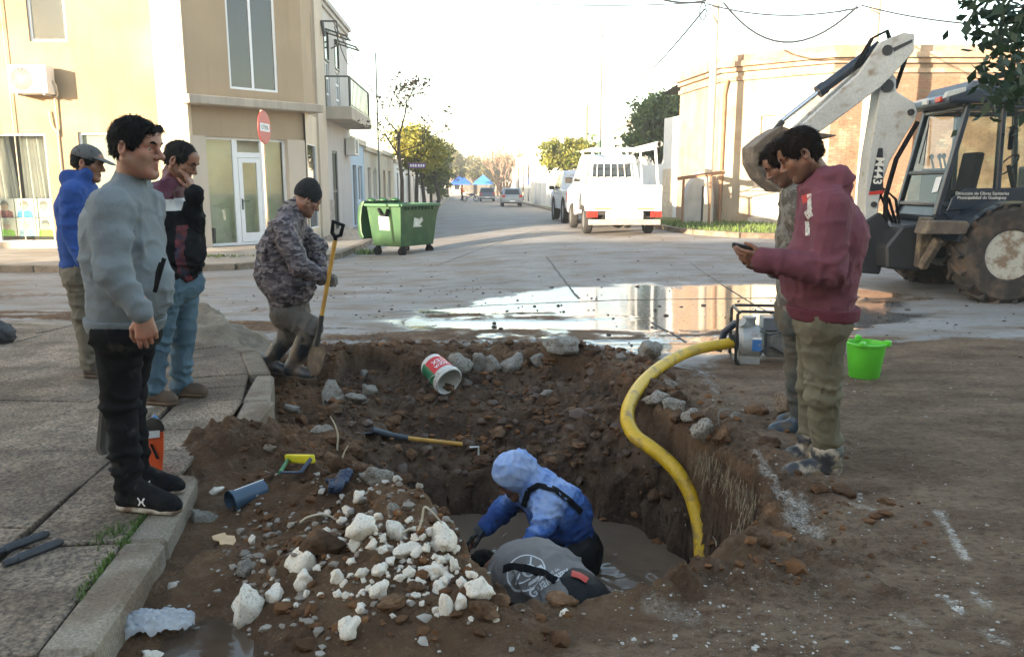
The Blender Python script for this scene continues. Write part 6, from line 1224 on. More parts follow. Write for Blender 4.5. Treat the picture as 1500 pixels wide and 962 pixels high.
for e in (-1, 1):
    quad('side_window', [(-.78, e*(CW+.005), 1.32), (-.08, e*(CW+.005), 1.32), (-.11, e*(CW+.005), 2.53), (-.54, e*(CW+.005), 2.53)], GLB_); quad('door_window', [(-.03, e*(CW+.005), 1.32), (.82, e*(CW+.005), 1.32), (.71, e*(CW+.005), 2.53), (-.07, e*(CW+.005), 2.53)], GLB_)
quad('windscreen', [(.86, -CW, 1.3), (.86, CW, 1.3), (.73, CW, 2.55), (.73, -CW, 2.55)], GLB_)
m = MB(); m.prism([(-.86, 2.60), (-.84, 2.70), (-.62, 2.78), (.95, 2.78), (1.05, 2.70), (1.0, 2.60)], lambda x, z: (x, -CW-.12, z), lambda x, z: (x, CW+.12, z)); rf = m.build('roof', NAVY, bh, False, .035, 2)
m = MB(); m.prism([(-.60, 2.78), (-.52, 2.90), (.8, 2.92), (.9, 2.78)], lambda x, z: (x, -CW+.02, z), lambda x, z: (x, CW-.02, z)); m.build('air_unit', M('grey_blue_paint', (.10, .12, .15), .5, var=.1), bh, False, .03, 2)
for y in (-.42, -.05, .45): m = MB(); m.box((-.865, y, 2.665), (.05, .13, .075)); m.build('work_lamp', M('lamp_lens', (.45, .47, .48), .15) if y != -.42 else M('red_lens', (.45, .04, .02), .25), rf, False, .01)
m = MB(); m.prism([(-.93, 2.655), (-.90, 2.74), (-.66, 2.80), (-.66, 2.74)], lambda x, z: (x, -CW-.13, z), lambda x, z: (x, -CW-.06, z)); m.build('roof_trim', OFFW, rf, False, .008)
for e in (-1, 1):
    m = MB(); pts = [(-.07+.74*math.cos(a), .65+.70*math.sin(a)) for a in [R(d) for d in range(25, 172, 14)]]; pr = pts+[(x*.0+(-.07+(x+.07)*.93), .65+(z-.65)*.93) for x, z in pts[::-1]]
    for i in range(len(pts)-1):
        q = [pts[i], pts[i+1], pr[len(pr)-2-i], pr[len(pr)-1-i]]; m.prism(q, (lambda x, z: (x, e*.50, z)), (lambda x, z: (x, e*1.06, z)))
    m.prism(*side([(-.74, 1.18), (.55, 1.32), (.6, 1.0), (-.5, .95)], e*.50, e*.60)); m.build('fender', NAVY, bh, True, 0, ang=45)
m = MB(); m.box((-.35, 0, 1.45), (.45, .45, .12)); m.box((-.15, 0, 1.72), (.10, .42, .55), Matrix.Rotation(R(8), 3, 'Y')); m.build('seat', BLACKF, bh, False, .03, 2)
m = MB(); m.lathe([(.17, 0), (.185, .012), (.17, .024), (.16, .012)], (.38, 0, 1.82), 20, Matrix.Rotation(R(-55), 3, 'Y'), True); m.tube([(.55, 0, 1.3), (.38, 0, 1.82)], .03, 8); m.build('steering_wheel', BLACKF, bh)
m = MB()
for y in (-.22, -.1, .12): m.tube([(-.60, y, 1.3), (-.58, y, 1.75), (-.63, y, 1.92)], .014, 6); m.ell((-.63, y, 1.94), (.03, .03, .04))
m.box((-.6, 0, 1.55), (.14, .6, .45)); m.build('control_levers', BLACKF, bh)
m = MB(); m.tube([(-.76, .2, 1.85), (-.60, .35, 2.4)], .008, 5); m.bar((-.74, .1, 1.83), (-.58, .4, 2.5), .01, .02); m.build('wiper', BLACKF, bh)
m = MB(); m.bar((-.10, -CW-.05, 2.2), (-.10, -CW-.12, 2.2), .02, .02); m.box((-.02, -CW-.12, 2.15), (.05, .05, .30)); m.build('mirror', BLACKF, bh, False, .01)
quad('sticker', [(xr(1.45)-.012, -.30, 1.44), (xr(1.45)-.012, -.46, 1.46), (xr(1.66)-.012, -.46, 1.66), (xr(1.66)-.012, -.30, 1.65)], WHITEP)
for i, tx in enumerate(('Dirección de Obras Sanitarias', 'Municipalidad de Gualeguay')): text(tx, M('letter_cream', (.72, .70, .62), .5, var=0), frame4((-.28, -1.072 if False else -CW-.056, 1.435-.055*i), (1, 0, .0), (0, 0, 1)), .058, bh)
m = MB(); m.prism(*side([(-.72, 1.20), (.55, 1.33), (.55, 1.52), (-.50, 1.50), (-.66, 1.38)], -CW-.045, -CW-.01)); m.build('side_panel', NAVY, bh, False, .01)
# rear frame, stabilisers
m = MB(); m.prism(*side([(-.75, .55), (-.80, 1.05), (-1.25, 1.0), (-1.45, .72), (-1.42, .42), (-1.0, .38)], -.55, .55)); m.build('rear_frame', M('black_greasy_steel', (.02, .02, .022), .5, var=.3), bh, False, .03)
for e in (-1, 1):
    m = MB(); m.bar((-.98, e*.60, .45), (-1.0, e*.66, 1.12), .13, .16); m.bar((-1.0, e*.66, .45), (-.95, e*.95, .85), .10, .12); m.prism([(-1.22, .92), (-.70, .92), (-.66, 1.04), (-.70, 1.09), (-1.18, 1.09)], lambda x, z: (x, e*.80, z), lambda x, z: (x, e*1.12, z)); m.build('stabiliser', RUSTY, bh, False, .012)
m = MB(); m.prism(*side([(-1.35, .30), (-1.25, .95), (-1.42, 1.18), (-1.66, 1.02), (-1.62, .32)], -.20, .20)); m.build('swing_post', M('black_greasy_steel', (0, 0, 0)), bh, False, .02)
BOOM = [(-1.50, .34), (-1.60, .84), (-1.63, 1.49), (-1.61, 1.97), (-1.55, 2.62), (-1.53, 3.0), (-1.44, 3.10), (-1.33, 2.98), (-1.31, 2.80), (-1.06, 2.66), (-1.00, 2.52), (-1.05, 2.38), (-1.17, 2.17), (-1.33, 1.86), (-1.42, 1.49), (-1.43, 1.11), (-1.38, .34)]
m = MB(); m.prism(*side(BOOM, -.15, .15)); boom = m.build('boom', OFFW, bh, False, .012)
m = MB(); m.prism(*side([(-1.500, 2.05), (-1.44, 2.05), (-1.385, 1.48), (-1.575, 1.46)], -.158, -.151)); m.build('model_plate', M('sticker_black', (.012, .014, .02), .4), boom, False); m = MB(); m.prism(*side([(-1.385, 1.475), (-1.575, 1.455), (-1.582, 1.41), (-1.38, 1.43)], -.1585, -.151)); m.build('red_band', M('sticker_red', (.55, .03, .02), .4), boom, False)
text('M443', M('letter_cream', (0, 0, 0)), frame4((-1.475, -.160, 1.74), (-.05, 0, -1), (1, 0, -.05)), .165, boom, bold=.004)
m = MB()
for x, z, r_ in ((-1.10, 2.53, .045), (-1.50, 1.28, .04), (-1.45, 2.88, .085), (-1.52, 1.05, .015)): m = MB(); m.cyl((x, -.175, z), (x, .175, z), r_, None, 16); m.build('pin', DST, boom)
DIP = [(-1.17, 3.54), (-1.16, 3.32), (-1.34, 3.10), (-1.57, 2.85), (-2.32, 2.28), (-2.76, 1.96), (-2.88, 2.08), (-2.57, 2.38), (-1.88, 3.03), (-1.62, 3.44), (-1.32, 3.56)]
m = MB(); m.prism(*side(DIP, -.235, -.16)); m.prism(*side(DIP, .16, .235)); m.prism(*side([(-1.6, 3.4), (-1.25, 3.5), (-1.27, 3.44), (-1.6, 3.32)], -.16, .16)); m.prism(*side([(-1.8, 3.05), (-2.7, 2.2), (-2.68, 2.08), (-1.8, 2.75)], -.16, .16)); dip = m.build('dipper', OFFW, bh, False, .012)
m = MB(); m.prism(*side([(-1.45, 3.36), (-1.20, 3.47), (-1.20, 3.43), (-1.43, 3.31)], -.241, -.236)); m.cyl((-1.52, -.25, 3.33), (-1.52, .25, 3.33), .07); m.build('slot', DST, dip)
m = MB(); m.cyl((-1.55, -.05, 3.42), (-2.25, -.05, 2.88), .075, None, 14); m.cyl((-2.25, -.05, 2.88), (-2.34, -.05, 2.81), .09, None, 14); cyl = m.build('bucket_cylinder', NAVY, bh); m = MB(); m.cyl((-2.3, -.05, 2.84), (-2.82, -.05, 2.42), .035, None, 10); m.build('rod', CHROME, cyl)
m = MB()
for k in range(3): m.tube([(-1.9+.02*k, -.12-.03*k, 3.12), (-1.7, -.12-.03*k, 3.50), (-1.5, -.1-.03*k, 3.60), (-1.42, -.02-.03*k, 3.50)], .018, 6); m.tube([(-1.1, -.1+.1*k, 1.0), (-1.2-.05*k, -.15+.1*k, 1.35), (-1.35, -.1+.1*k, 1.5), (-1.45, -.05+.1*k, 1.2)], .02, 6)
m.tube([(-1.0, -.16, 2.4), (-1.25, -.17, 1.9), (-1.35, -.17, 1.4), (-1.3, -.12, .95)], .035, 8); m.tube([(-1.2, -.12, 3.3), (-1.32, -.12, 2.85)], .03, 8); m.build('hydraulic_hoses', BLACKF, bh)
BKS = lambda L: [(-2.68+(x+2.55)*.86, 2.20+(z-2.24)*.90) for x, z in L]
BK = BKS([(-3.22, 2.10), (-3.0, 2.28), (-2.80, 2.40), (-2.34, 2.24), (-2.36, 2.18), (-2.78, 2.26), (-2.98, 2.06), (-2.98, 1.75), (-2.72, 1.50), (-2.76, 1.40), (-3.06, 1.62), (-3.2, 1.85)])
m = MB(); m.prism(*side(BK, -.33, .33)); SP = BKS([(-3.10, 2.1), (-2.80, 2.33), (-2.34, 2.22), (-2.74, 1.44), (-3.05, 1.65)])
for e in (-1, 1): m.prism(*side(SP, e*.33, e*.30))
bkt = m.build('digging_bucket', RUSTY, bh, False, .01)
for k in range(5): m = MB(); y = -.29+.145*k; m.prism([(-2.38, 2.25), (-2.36, 2.17), (-2.16, 2.20), (-2.14, 2.22)], lambda x, z: (x+.02*k, y-.03, z), lambda x, z: (x+.02*k, y+.03, z)); m.build('tooth', RUSTY, bkt, False, .008)
m = MB(); m.bar((-2.82, -.1, 2.42), (-2.98, -.1, 2.2), .12, .08); m.bar((-2.62, .0, 2.2), (-2.9, .0, 2.0), .2, .06); m.build('bucket_link', DST, bh, False, .01)
# ================================================================== road vehicles
CWHT = M('white_car_paint', (.66, .66, .65), .35, var=.04, coat=.5); CGLS = M('car_glass', (.018, .022, .025), .05, var=0, spec=.8); TYR = M('car_tyre', (.025, .024, .023), .85, var=.2); RIMG = M('steel_rim', (.30, .30, .30), .4, .6); REDL = M('tail_lamp', (.5, .03, .02), .25, var=.1); BMPR = M('dull_bumper', (.33, .31, .28), .55, .3, var=.2); AMB = M('amber_reflector', (.55, .27, .05), .4)
def carbody(parent, prof, W, mat, name, bev=.06, seg=3, taper=None):
    """profile in (y,z), extruded across x; taper=(z0, k): above z0 the sides lean in"""
    m = MB(); fx = lambda e: (lambda y, z: (e*(W/2-(max(0, z-taper[0])*taper[1] if taper else 0)), y, z)); m.prism(prof, fx(-1), fx(1)); return m.build(name, mat, parent, True, bev, seg, 50)
def polyx(parent, prof, W, mat, name, e, taper, off=.006):
    m = MB(); m.add([(e*(W/2-max(0, z-taper[0])*taper[1]+off), y, z) for y, z in prof], [tuple(range(len(prof)))]); return m.build(name, mat, parent, False)
tp = T(914, 344); pk = thing('pickup_truck', 'white pickup truck with pipe rack over its bed and barred rear window, seen from behind', 'pickup truck', (2.86, 20.2, road_rise(np.array(2.9), np.array(21.0)).item()), R(2.5))
for y in (.95, 3.9):
    for e in (-1, 1): wheel(pk, (e*.82, y, .37), .37, .22, .20, TYR, RIMG, 0, e, .06, 'wheel', 'x', 5)
carbody(pk, [(.0, .62), (.0, 1.25), (.03, 1.27), (2.15, 1.27), (2.15, .62), (1.5, .60), (1.35, .74), (.55, .74), (.4, .60)], 1.92, CWHT, 'bed', .03, 2)
TPc = (1.20, .20)
carbody(pk, [(2.18, .5), (2.18, 1.28), (2.30, 2.02), (2.45, 2.12), (3.3, 2.12), (3.45, 2.06), (4.05, 1.34), (5.1, 1.18), (5.2, .9), (5.2, .45), (4.5, .40), (4.35, .74), (3.5, .74), (3.35, .4)], 1.78, CWHT, 'cab', .06, 3, TPc)
m = MB(); m.add([(-.62, 2.205+.02, 1.50), (.62, 2.205+.02, 1.50), (.57, 2.262, 1.86), (-.57, 2.262, 1.86)], [(0, 1, 2, 3)]); rw = m.build('rear_window', CGLS, pk, False)
for v in rw.data.vertices: v.co.y -= .03
for k in range(7): m = MB(); x = -.60+.2*k; m.bar((x, 2.18, 1.48), (x*.93, 2.235, 1.88), .045, .02); m.build('window_bar', CWHT, rw, False)
for e in (-1, 1): polyx(pk, [(2.45, 1.38), (3.8, 1.38), (3.42, 1.98), (2.5, 1.98)], 1.78, CGLS, 'side_window', e, TPc)
m = MB(); m.bar((-.0, -.012, .94), (.0, -.012, .94), .01, .01); m = MB(); m.bb(-.86, .86, -.012, -.004, .72, 1.20); m.build('tailgate', CWHT, pk, False, .008)
for e in (-1, 1):
    m = MB(); m.bb(e*.82-.14, e*.82+.14, -.03, .06, .46, .60); m.build('tail_lamp', REDL, pk, False, .015, 2); m = MB(); m.bb(e*.55-.22, e*.55+.22, -.016, -.003, .655, .69); m.build('reflector', AMB, pk, False)
m = MB(); m.bb(-.48, .48, -.04, -.01, .42, .60); m.build('number_plate', WHITEP, pk, False, .006); m = MB(); m.bb(-.92, .92, -.12, .02, .27, .41); m.build('bumper', BMPR, pk, False, .02, 2)
m = MB(); m.ell((-.05, .6, .30), (.17, .22, .14)); m.bb(-.8, .8, .85, 1.05, .33, .43); m.build('axle', DST, pk)
m = MB()
for x in (-.86, .86): m.bar((x, .08, 1.26), (x*.93, .22, 2.18), .06, .06); m.bar((x*.93, .22, 2.18), (x*.93, 2.6, 2.20), .05, .05); m.bar((x, 2.05, 1.26), (x*.93, 2.1, 2.18), .05, .05)
m.bar((-.8, .22, 2.18), (.8, .22, 2.18), .05, .05); m.bar((-.8, 1.1, 2.18), (.8, 1.1, 2.18), .04, .04); m.bar((-.8, 2.1, 2.2), (.8, 2.1, 2.2), .05, .05); m.build('rack', CWHT, pk, False, .006)
for e in (-1, 1): m = MB(); m.box((e*.99, 3.9, 1.42), (.22, .1, .17)); m.build('mirror', DST, pk, False, .02)
pp = thing('pipe', 'white plastic pipe lying along the rack of the pickup', 'pipe', pk.location, R(2.5)); m = MB(); m.tube([(.80, -.25, 2.27), (.80, 2.9, 2.27)], .075, 14, False); m.tube([(.80, 2.9, 2.27), (.80, -.25, 2.27)], .06, 14, False); m.build('pipe_wall', M('pipe_white', (.62, .60, .55), .5), pp)
def pickup2(label, loc, rz, paint):
    t = thing('pickup_truck', label, 'pickup truck', loc, rz)
    for y in (.95, 4.1):
        for e in (-1, 1): wheel(t, (e*.80, y, .39), .39, .25, .23, TYR, RIMG, 0, e, .07, 'wheel', 'x', 6)
    tp_ = (1.12, .22); carbody(t, [(0, .55), (0, 1.10), (.03, 1.12), (1.55, 1.12), (1.75, 1.16), (1.95, 1.72), (2.15, 1.80), (3.3, 1.78), (3.5, 1.70), (4.1, 1.16), (5.0, 1.06), (5.25, .85), (5.28, .5), (4.65, .45), (4.5, .78), (3.7, .78), (3.55, .45), (1.5, .45), (1.4, .78), (.5, .78), (.38, .5)], 1.82, paint, 'body', .05, 3, tp_)
    for e in (-1, 1):
        polyx(t, [(1.95, 1.16), (2.75, 1.16), (2.75, 1.68), (2.1, 1.68)], 1.82, CGLS, 'side_window', e, tp_); polyx(t, [(2.85, 1.16), (3.9, 1.16), (3.45, 1.64), (2.85, 1.68)], 1.82, CGLS, 'side_window', e, tp_); m = MB(); m.bb(e*.84-.07, e*.84+.07, -.02, .1, .72, 1.05); m.build('tail_lamp', REDL, t, False, .015); m = MB(); m.box((e*1.02, 3.75, 1.20), (.2, .1, .16)); m.build('mirror', DST, t, False, .02)
        for y in (.95, 4.1): m = MB(); m.lathe([(.41, 0), (.50, 0), (.50, .03), (.41, .03)], (e*.90, y, .39), 24, Matrix.Rotation(R(90)*e, 3, 'Y'), True); m.build('wheel_arch', BLACKF, t)
        for y in (2.85, 3.6): m = MB(); m.bb(e*.912-.01, e*.912+.01, y-.12, y+.02, .98, 1.01); m.build('door_handle', DST, t, False)
    m = MB(); m.add([(-.62, 1.80, 1.2), (.62, 1.80, 1.2), (.56, 1.92, 1.64), (-.56, 1.92, 1.64)], [(0, 1, 2, 3)]); m.build('rear_window', CGLS, t, False); m = MB(); m.bb(-.88, .88, -.12, .0, .42, .56); m.build('bumper', BMPR, t, False, .02); return t
pickup2('white double cab pickup parked ahead of the pickup with the rack', (2.72, 26.6, road_rise(np.array(2.0), np.array(26.)).item()), R(3), M('white_grey_paint', (.52, .54, .57), .35, coat=.5))
def hatch(label, loc, rz, paint, dark=False):
    t = thing('hatchback', label, 'car', loc, rz)
    for y in (.65, 3.1):
        for e in (-1, 1): wheel(t, (e*.70, y, .29), .29, .19, .18, TYR, RIMG, 0, e, .05, 'wheel', 'x', 0)
    tp_ = (.90, .26); carbody(t, [(0, .35), (-.02, .62), (.06, .92), (.35, 1.38), (.55, 1.45), (1.9, 1.45), (2.2, 1.38), (2.95, .95), (3.75, .80), (3.9, .55), (3.9, .3), (3.4, .25), (3.25, .5), (2.9, .5), (2.75, .25), (1.0, .25), (.9, .5), (.45, .5), (.3, .28)], 1.62, paint, 'body', .06, 3, tp_)
    m = MB(); m.add([(-.60, .075, .95), (.60, .075, .95), (.50, .315, 1.34), (-.50, .315, 1.34)], [(0, 1, 2, 3)]); m.build('rear_window', CGLS, t, False)
    for e in (-1, 1): polyx(t, [(.5, .96), (2.7, .96), (2.2, 1.33), (.62, 1.36)], 1.62, CGLS, 'side_window', e, tp_); m = MB(); m.bb(e*.66-.12, e*.66+.12, -.05, .1, .72, .92); m.build('tail_lamp', REDL, t, False, .02)
    m = MB(); m.bb(-.78, .78, -.08, .02, .34, .56); m.build('bumper', M('silver_bumper', (.25, .26, .27), .5), t, False, .03, 2); m = MB(); m.bb(-.22, .22, -.09, -.07, .40, .50); m.build('number_plate', WHITEP, t, False); return t
hatch('silver grey hatchback parked far down the street', (.02, 62, 0), R(3), M('silver_paint', (.22, .25, .26), .3, .4, coat=.4))
hatch('dark blue car parked beyond the silver hatchback', (-2.6, 84, 0), R(3), M('dark_blue_paint', (.03, .045, .09), .35, coat=.4))
# man in orange at a motorbike far down the street
Zr = 0; c = Vector((-5.3, 84, 0))
J = dict(pel=c+Vector((0, 0, .92)), chest=c+Vector((.02, 0, 1.25)), neck=c+Vector((.03, 0, 1.46)), hd=c+Vector((.04, 0, 1.60)), sR=c+Vector((.03, -.18, 1.40)), eR=c+Vector((.1, -.22, 1.13)), wR=c+Vector((.3, -.15, 1.0)), sL=c+Vector((.03, .18, 1.4)), eL=c+Vector((.1, .22, 1.13)), wL=c+Vector((.3, .15, 1.0)), kR=c+Vector((.05, -.1, .5)), aR=c+Vector((-.1, -.1, .09)), tR=c+Vector((.08, -.1, .05)), kL=c+Vector((.08, .1, .5)), aL=c+Vector((.12, .1, .09)), tL=c+Vector((.3, .1, .05)))
p = Person('person in orange top standing far down the street beside a motorbike', J, SK2, 1.0, c); p.setup((1, 0, 0)); p.body((1, 0, -.1)); p.hair(HAIRD); p.top('shirt', M('orange_cloth', (.60, .12, .02), .8), .02, c+Vector((0, 0, .9)), h=.016); p.trousers('trousers', BLACKF)
mo = thing('motorbike', 'small dark motorbike beside the person in orange', 'motorbike', (-4.4, 84.2, 0), R(10))
for x in (-.6, .6): m = MB(); m.lathe([(.22, -.05), (.29, -.05), (.30, 0), (.29, .05), (.22, .05)], (x, 0, .3), 20, Matrix.Rotation(R(90), 3, 'X'), True); m.build('wheel', TYR, mo)
m = MB(); m.tube([(-.6, 0, .3), (-.1, 0, .45), (.35, 0, .75), (.6, 0, .3)], .05); m.ell((.1, 0, .75), (.3, .13, .13)); m.ell((-.35, 0, .78), (.35, .13, .07)); m.tube([(.42, -.3, 1.02), (.38, 0, .98), (.42, .3, 1.02)], .02); m.tube([(.38, 0, .98), (.6, 0, .3)], .03); m.build('frame', M('dark_blue_paint', (0, 0, 0)), mo)
for i, (x, y, c_) in enumerate(((-8.2, 128, (.02, .10, .55)), (-4.6, 128, (.05, .2, .62)))):
    t = thing('gazebo_tent', ('bright blue pop up canopy at the street end, left of the pair', 'lighter blue pop up canopy at the street end, right of the pair')[i], 'canopy', (x, y, 0)); h = 1.6
    m = MB(); m.add([(-h, -h, 2.1), (h, -h, 2.1), (h, h, 2.1), (-h, h, 2.1), (0, 0, 3.5), (-h, -h, 1.9), (h, -h, 1.9), (h, h, 1.9), (-h, h, 1.9)], [(0, 1, 4), (1, 2, 4), (2, 3, 4), (3, 0, 4), (0, 1, 6, 5), (1, 2, 7, 6), (2, 3, 8, 7), (3, 0, 5, 8)]); m.build('canopy', M(f'tent_blue_{i}', c_, .7), t, False)
    for a in (-h, h):
        for b in (-h, h): m = MB(); m.bar((a, b, 0), (a, b, 2.1), .06, .06); m.build('pole', RIMG, t, False)
# ================================================================== green waste container
db = thing('waste_container', 'green four wheeled waste container with its lid hanging open', 'waste container', (-2.48, 18.05, .0), R(57))
GRN = M('green_plastic', (.013, .064, .020), .45, var=.12, vs=3, bump=.1, bs=40, col2=(.03, .09, .03), c2=(.5, .66), cs=4); DGR = M('green_container_rim', (.035, .12, .05), .5, var=.15)
L0, W0_ = .66, .50
m = MB(); b4 = [(-L0*.86, -W0_*.82), (L0*.86, -W0_*.82), (L0*.86, W0_*.82), (-L0*.86, W0_*.82)]; t4 = [(-L0, -W0_), (L0, -W0_), (L0, W0_), (-L0, W0_)]
V = [(x, y, .22) for x, y in b4]+[(x, y, 1.12) for x, y in t4]+[(x*.95, y*.93, 1.12) for x, y in t4]+[(x*.9, y*.88, .3) for x, y in b4]
m.add(V, [(3, 2, 1, 0)]+[(i, (i+1) % 4, 4+(i+1) % 4, 4+i) for i in range(4)]+[(4+i, 4+(i+1) % 4, 8+(i+1) % 4, 8+i) for i in range(4)]+[(8+i, 8+(i+1) % 4, 12+(i+1) % 4, 12+i) for i in range(4)]+[(12, 13, 14, 15)]); m.build('body', GRN, db, False, .03, 3)
m = MB()
for a, b in zip(t4, t4[1:]+t4[:1]): m.bar((a[0]*1.03, a[1]*1.04, 1.13), (b[0]*1.03, b[1]*1.04, 1.13), .09, .06)
for k in range(9): m.bb(-.5+.115*k, -.47+.115*k, -W0_-.035, -W0_+.01, 1.02, 1.11)
m.build('rim', DGR, db, False, .012)
m = MB(); m.prism([(.0, 0), (.10, .02), (.20, .14), (.24, .4), (.22, .75), (.12, .86), (.05, .82), (.12, .7), (.13, .4), (.08, .15)], lambda y, z: (-L0*1.02, W0_+.04+y, 1.22-z+.0), lambda y, z: (L0*1.02, W0_+.04+y, 1.22-z)); m.build('lid', GRN, db, True, .015, 2, 50)
m = MB()
for x in (-.4, 0, .4): m = MB(); m.ell((x, W0_+.08, 1.22), (.10, .12, .06)); m.build('hinge', GRN, db)
for x in (-1, 1):
    for y in (-1, 1): m = MB(); m.cyl((x*.48-.03, y*.36, .10), (x*.48+.03, y*.36, .10), .10, None, 18); m.bar((x*.48, y*.36, .1), (x*.46, y*.34, .26), .10, .05); m.build('caster', BLACKF, db)
m = MB(); m.add([(-.0, 0, 0)]*0, []) if False else None
def onface(name, pts, mat): m = MB(); m.add([Vector(p) for p in pts], [tuple(range(len(pts)))]); return m.build(name, mat, db, False)
sx_ = lambda z: -(L0*.86+(L0-L0*.86)*(z-.22)/.9)-.006
onface('paper_notice', [(sx_(.58), .17, .58), (sx_(.58), -.13, .58), (sx_(.88), -.13, .88), (sx_(.88), .17, .88)], M('paper_blueish', (.58, .62, .66), .7, var=.08))
sy_ = lambda z: -(W0_*.82+W0_*.18*(z-.22)/.9)-.006
onface('torn_sticker', [(-.20, sy_(.64), .64), (.12, sy_(.64), .64), (.03, sy_(.70), .70), (.14, sy_(.78), .78), (.08, sy_(.86), .86), (.0, sy_(.82), .82), (-.18, sy_(.85), .85)], M('torn_paper', (.55, .56, .50), .7, var=.3, vs=9))
m = MB(); m.tube([(sx_(1.0)-.03, .12, 1.05), (sx_(.95)-.05, .02, .92), (sx_(.95)-.05, -.10, .90), (sx_(1.0)-.03, -.16, 1.04)], .035, 6); m.build('handle', BLACKF, db)
# ================================================================== signs, poles and wires
sp_ = at(383, 187, 15.5); sg = thing('no_entry_sign', 'round red no entry sign with white bar on a pole by the glazed shop door', 'road sign', (sp_.x+.02, 15.5, .12), R(86))
m = MB(); m.lathe([(0, .012), (.31, .012), (.315, .006), (.315, -.006), (0, -.006)], (0, -.03, sp_.z-.12), 36, Matrix.Rotation(R(90), 3, 'X')); sd_ = m.build('disc', M('sign_red', (.45, .055, .05), .45, var=.08), sg)
m = MB(); m.bb(-.235, .235, -.048, -.043, sp_.z-.12-.075, sp_.z-.12+.075); bar_ = m.build('bar', WHITEP, sd_, False)
text('UTMA', M('black_metal', (0, 0, 0)), frame4((0, -.0495, sp_.z-.125), (1, 0, 0), (0, 0, 1)), .13, sd_)
m = MB(); m.tube([(0, 0, 0), (0, 0, sp_.z+.2)], .033, 10); m.build('pole', M('sign_pole_cream', (.52, .40, .27), .6, var=.1), sg)
s2 = thing('street_name_sign', 'small purple street name plate on a post in front of the yellow green tree', 'street sign', (-3.55, 27.5, .12), R(20)); c = at(600, 243, 27.5)
m = MB(); m.bb(-.02, .60, -.012, .012, c.z-.2, c.z-.02); pl2 = m.build('plate', M('sign_purple', (.13, .06, .20), .5), s2, False, .005); m = MB(); m.tube([(0, 0, 0), (0, 0, c.z-.05)], .03, 8); m.build('post', DST, s2)
for k in range(6): m = MB(); m.bb(.05+.085*k+.02*(k > 2), .105+.085*k+.02*(k > 2), -.015, -.012, c.z-.15, c.z-.07); m.build('letter_mark', WHITEP, pl2, False)
CPOLE = M('concrete_pole', (.50, .43, .34), .85, var=.12, vs=2); GPOLE = M('green_pole_paint', (.02, .06, .05), .5, var=.1)
def pole(label, x, y, h, r_, mat, arms=0, z0=0):
    t = thing('utility_pole', label, 'utility pole', (x, y, z0), 0, 'utility poles along the streets'); m = MB(); m.tube([(0, 0, -.2), (0, 0, h)], [r_, r_*.7], 12); m.build('shaft', mat, t)
    for k in range(arms):
        m = MB(); z = h-.25-.5*k; m.bar((-.55, 0, z), (.55, 0, z), .07, .08); ar = m.build('crossarm', M('brown_timber', (0, 0, 0)), t, False)
        for x_ in (-.5, -.2, .2, .5): m = MB(); m.lathe([(.0, 0), (.03, 0), (.035, .04), (.02, .09), (0, .1)], (x_, 0, z+.04), 8); m.build('insulator', WHITEP, ar)
    return t
pa = at(1035, 330, 24.6); pole('pale utility pole in front of the plastered chamfer, left of the backhoe bucket', pa.x, 24.6, 9.5, .13, CPOLE, 2, .3)
pb = at(1258, 330, 21.5); pole('sunlit white utility pole behind the backhoe boom', pb.x, 21.5, 9.5, .16, M('white_pole', (.50, .42, .32), .8, var=.1), 2, .2)
m = MB()
pc = at(877, 290, 45); gp = pole('tall dark green pole beyond the white pickup', pc.x, 45, 4.05, .16, GPOLE, 0, 0); m.tube([(0, 0, 4.0), (0, 0, 10.1)], [.085, .06], 8); m.bar((-.3, 0, 9.6), (.3, 0, 9.6), .05, .05); m.build('upper_pole', M('grey_pole', (.16, .16, .15), .6), gp)
for lb, px, Y, h in (('thin brown pole behind the dark green pole', 858, 72, 8.6), ('white pole beside the white house far down the street', 768, 88, 7.6), ('faint grey pole far down the street', 811, 110, 11.5)): q_ = at(px, 285, Y); pole(lb, q_.x, Y, h, .13, M('brown_timber', (0, 0, 0)) if Y == 72 else CPOLE, 1)
q_ = at(553, 285, 27); pole('slim pole beside the balcony house', -4.35, 26.2, 5.6, .03, M('green_grey_pole', (.08, .11, .10), .6), 0, .12)
pole('utility pole on the cross street left of the camera', -27.5, 4.2, 9, .16, CPOLE, 1)
WIR = M('black_cable', (.015, .017, .022), .6)
WLB = ['overhead cable from the left edge of the sky to the pale utility pole', 'upper straight cable between the pale and the white utility pole', 'deeply sagging thick cable between the pale and white utility poles', 'cable from the white utility pole towards the upper right corner', 'long cable slanting down from the pale pole to the dark tree', 'short cable leaving the top of the pale pole to the left', 'very thin cable slanting behind the white utility pole', 'short cable drooping across the grey house front above the balcony', 'thin cable running from the grey house bracket down the street']
def wire(a, b, sag, r_=.018, n=14):
    P = [a.lerp(b, i/n)-Vector((0, 0, sag*4*(i/n)*(1-i/n))) for i in range(n+1)]; m = MB(); m.tube(P, r_, 5, False); o = m.build('overhead_cable', WIR, None); tag(o, WLB.pop(0), 'cable', 'overhead cables'); return o
wire(at(700, -3, 40), at(1033, 4, 24.6), .2); wire(at(1036, 6, 24.6), at(1258, 12, 21.5), .25, .022); wire(at(1060, 4, 24.6), at(1256, 10, 21.5), 1.0, .03); wire(at(1262, 8, 21.5), at(1560, 40, 15.5), .15, .02); wire(at(1032, 14, 24.6), at(905, 137, 70), .5, .03); wire(at(1034, 1, 24.6), at(960, -4, 22), .1, .03); wire(at(1262, 2, 21.5), at(1120, 40, 36), .3, .012)
m = MB(); c = at(1030, 12, 24.4); m.tube([c+Vector((.1*math.cos(a*.7), 0, .25*math.sin(a*.7)-.1)) for a in range(10)], .02, 5); o = m.build('cable_coil', WIR, None); tag(o, 'coil of black cable hanging at the top of the pale utility pole', 'cable')
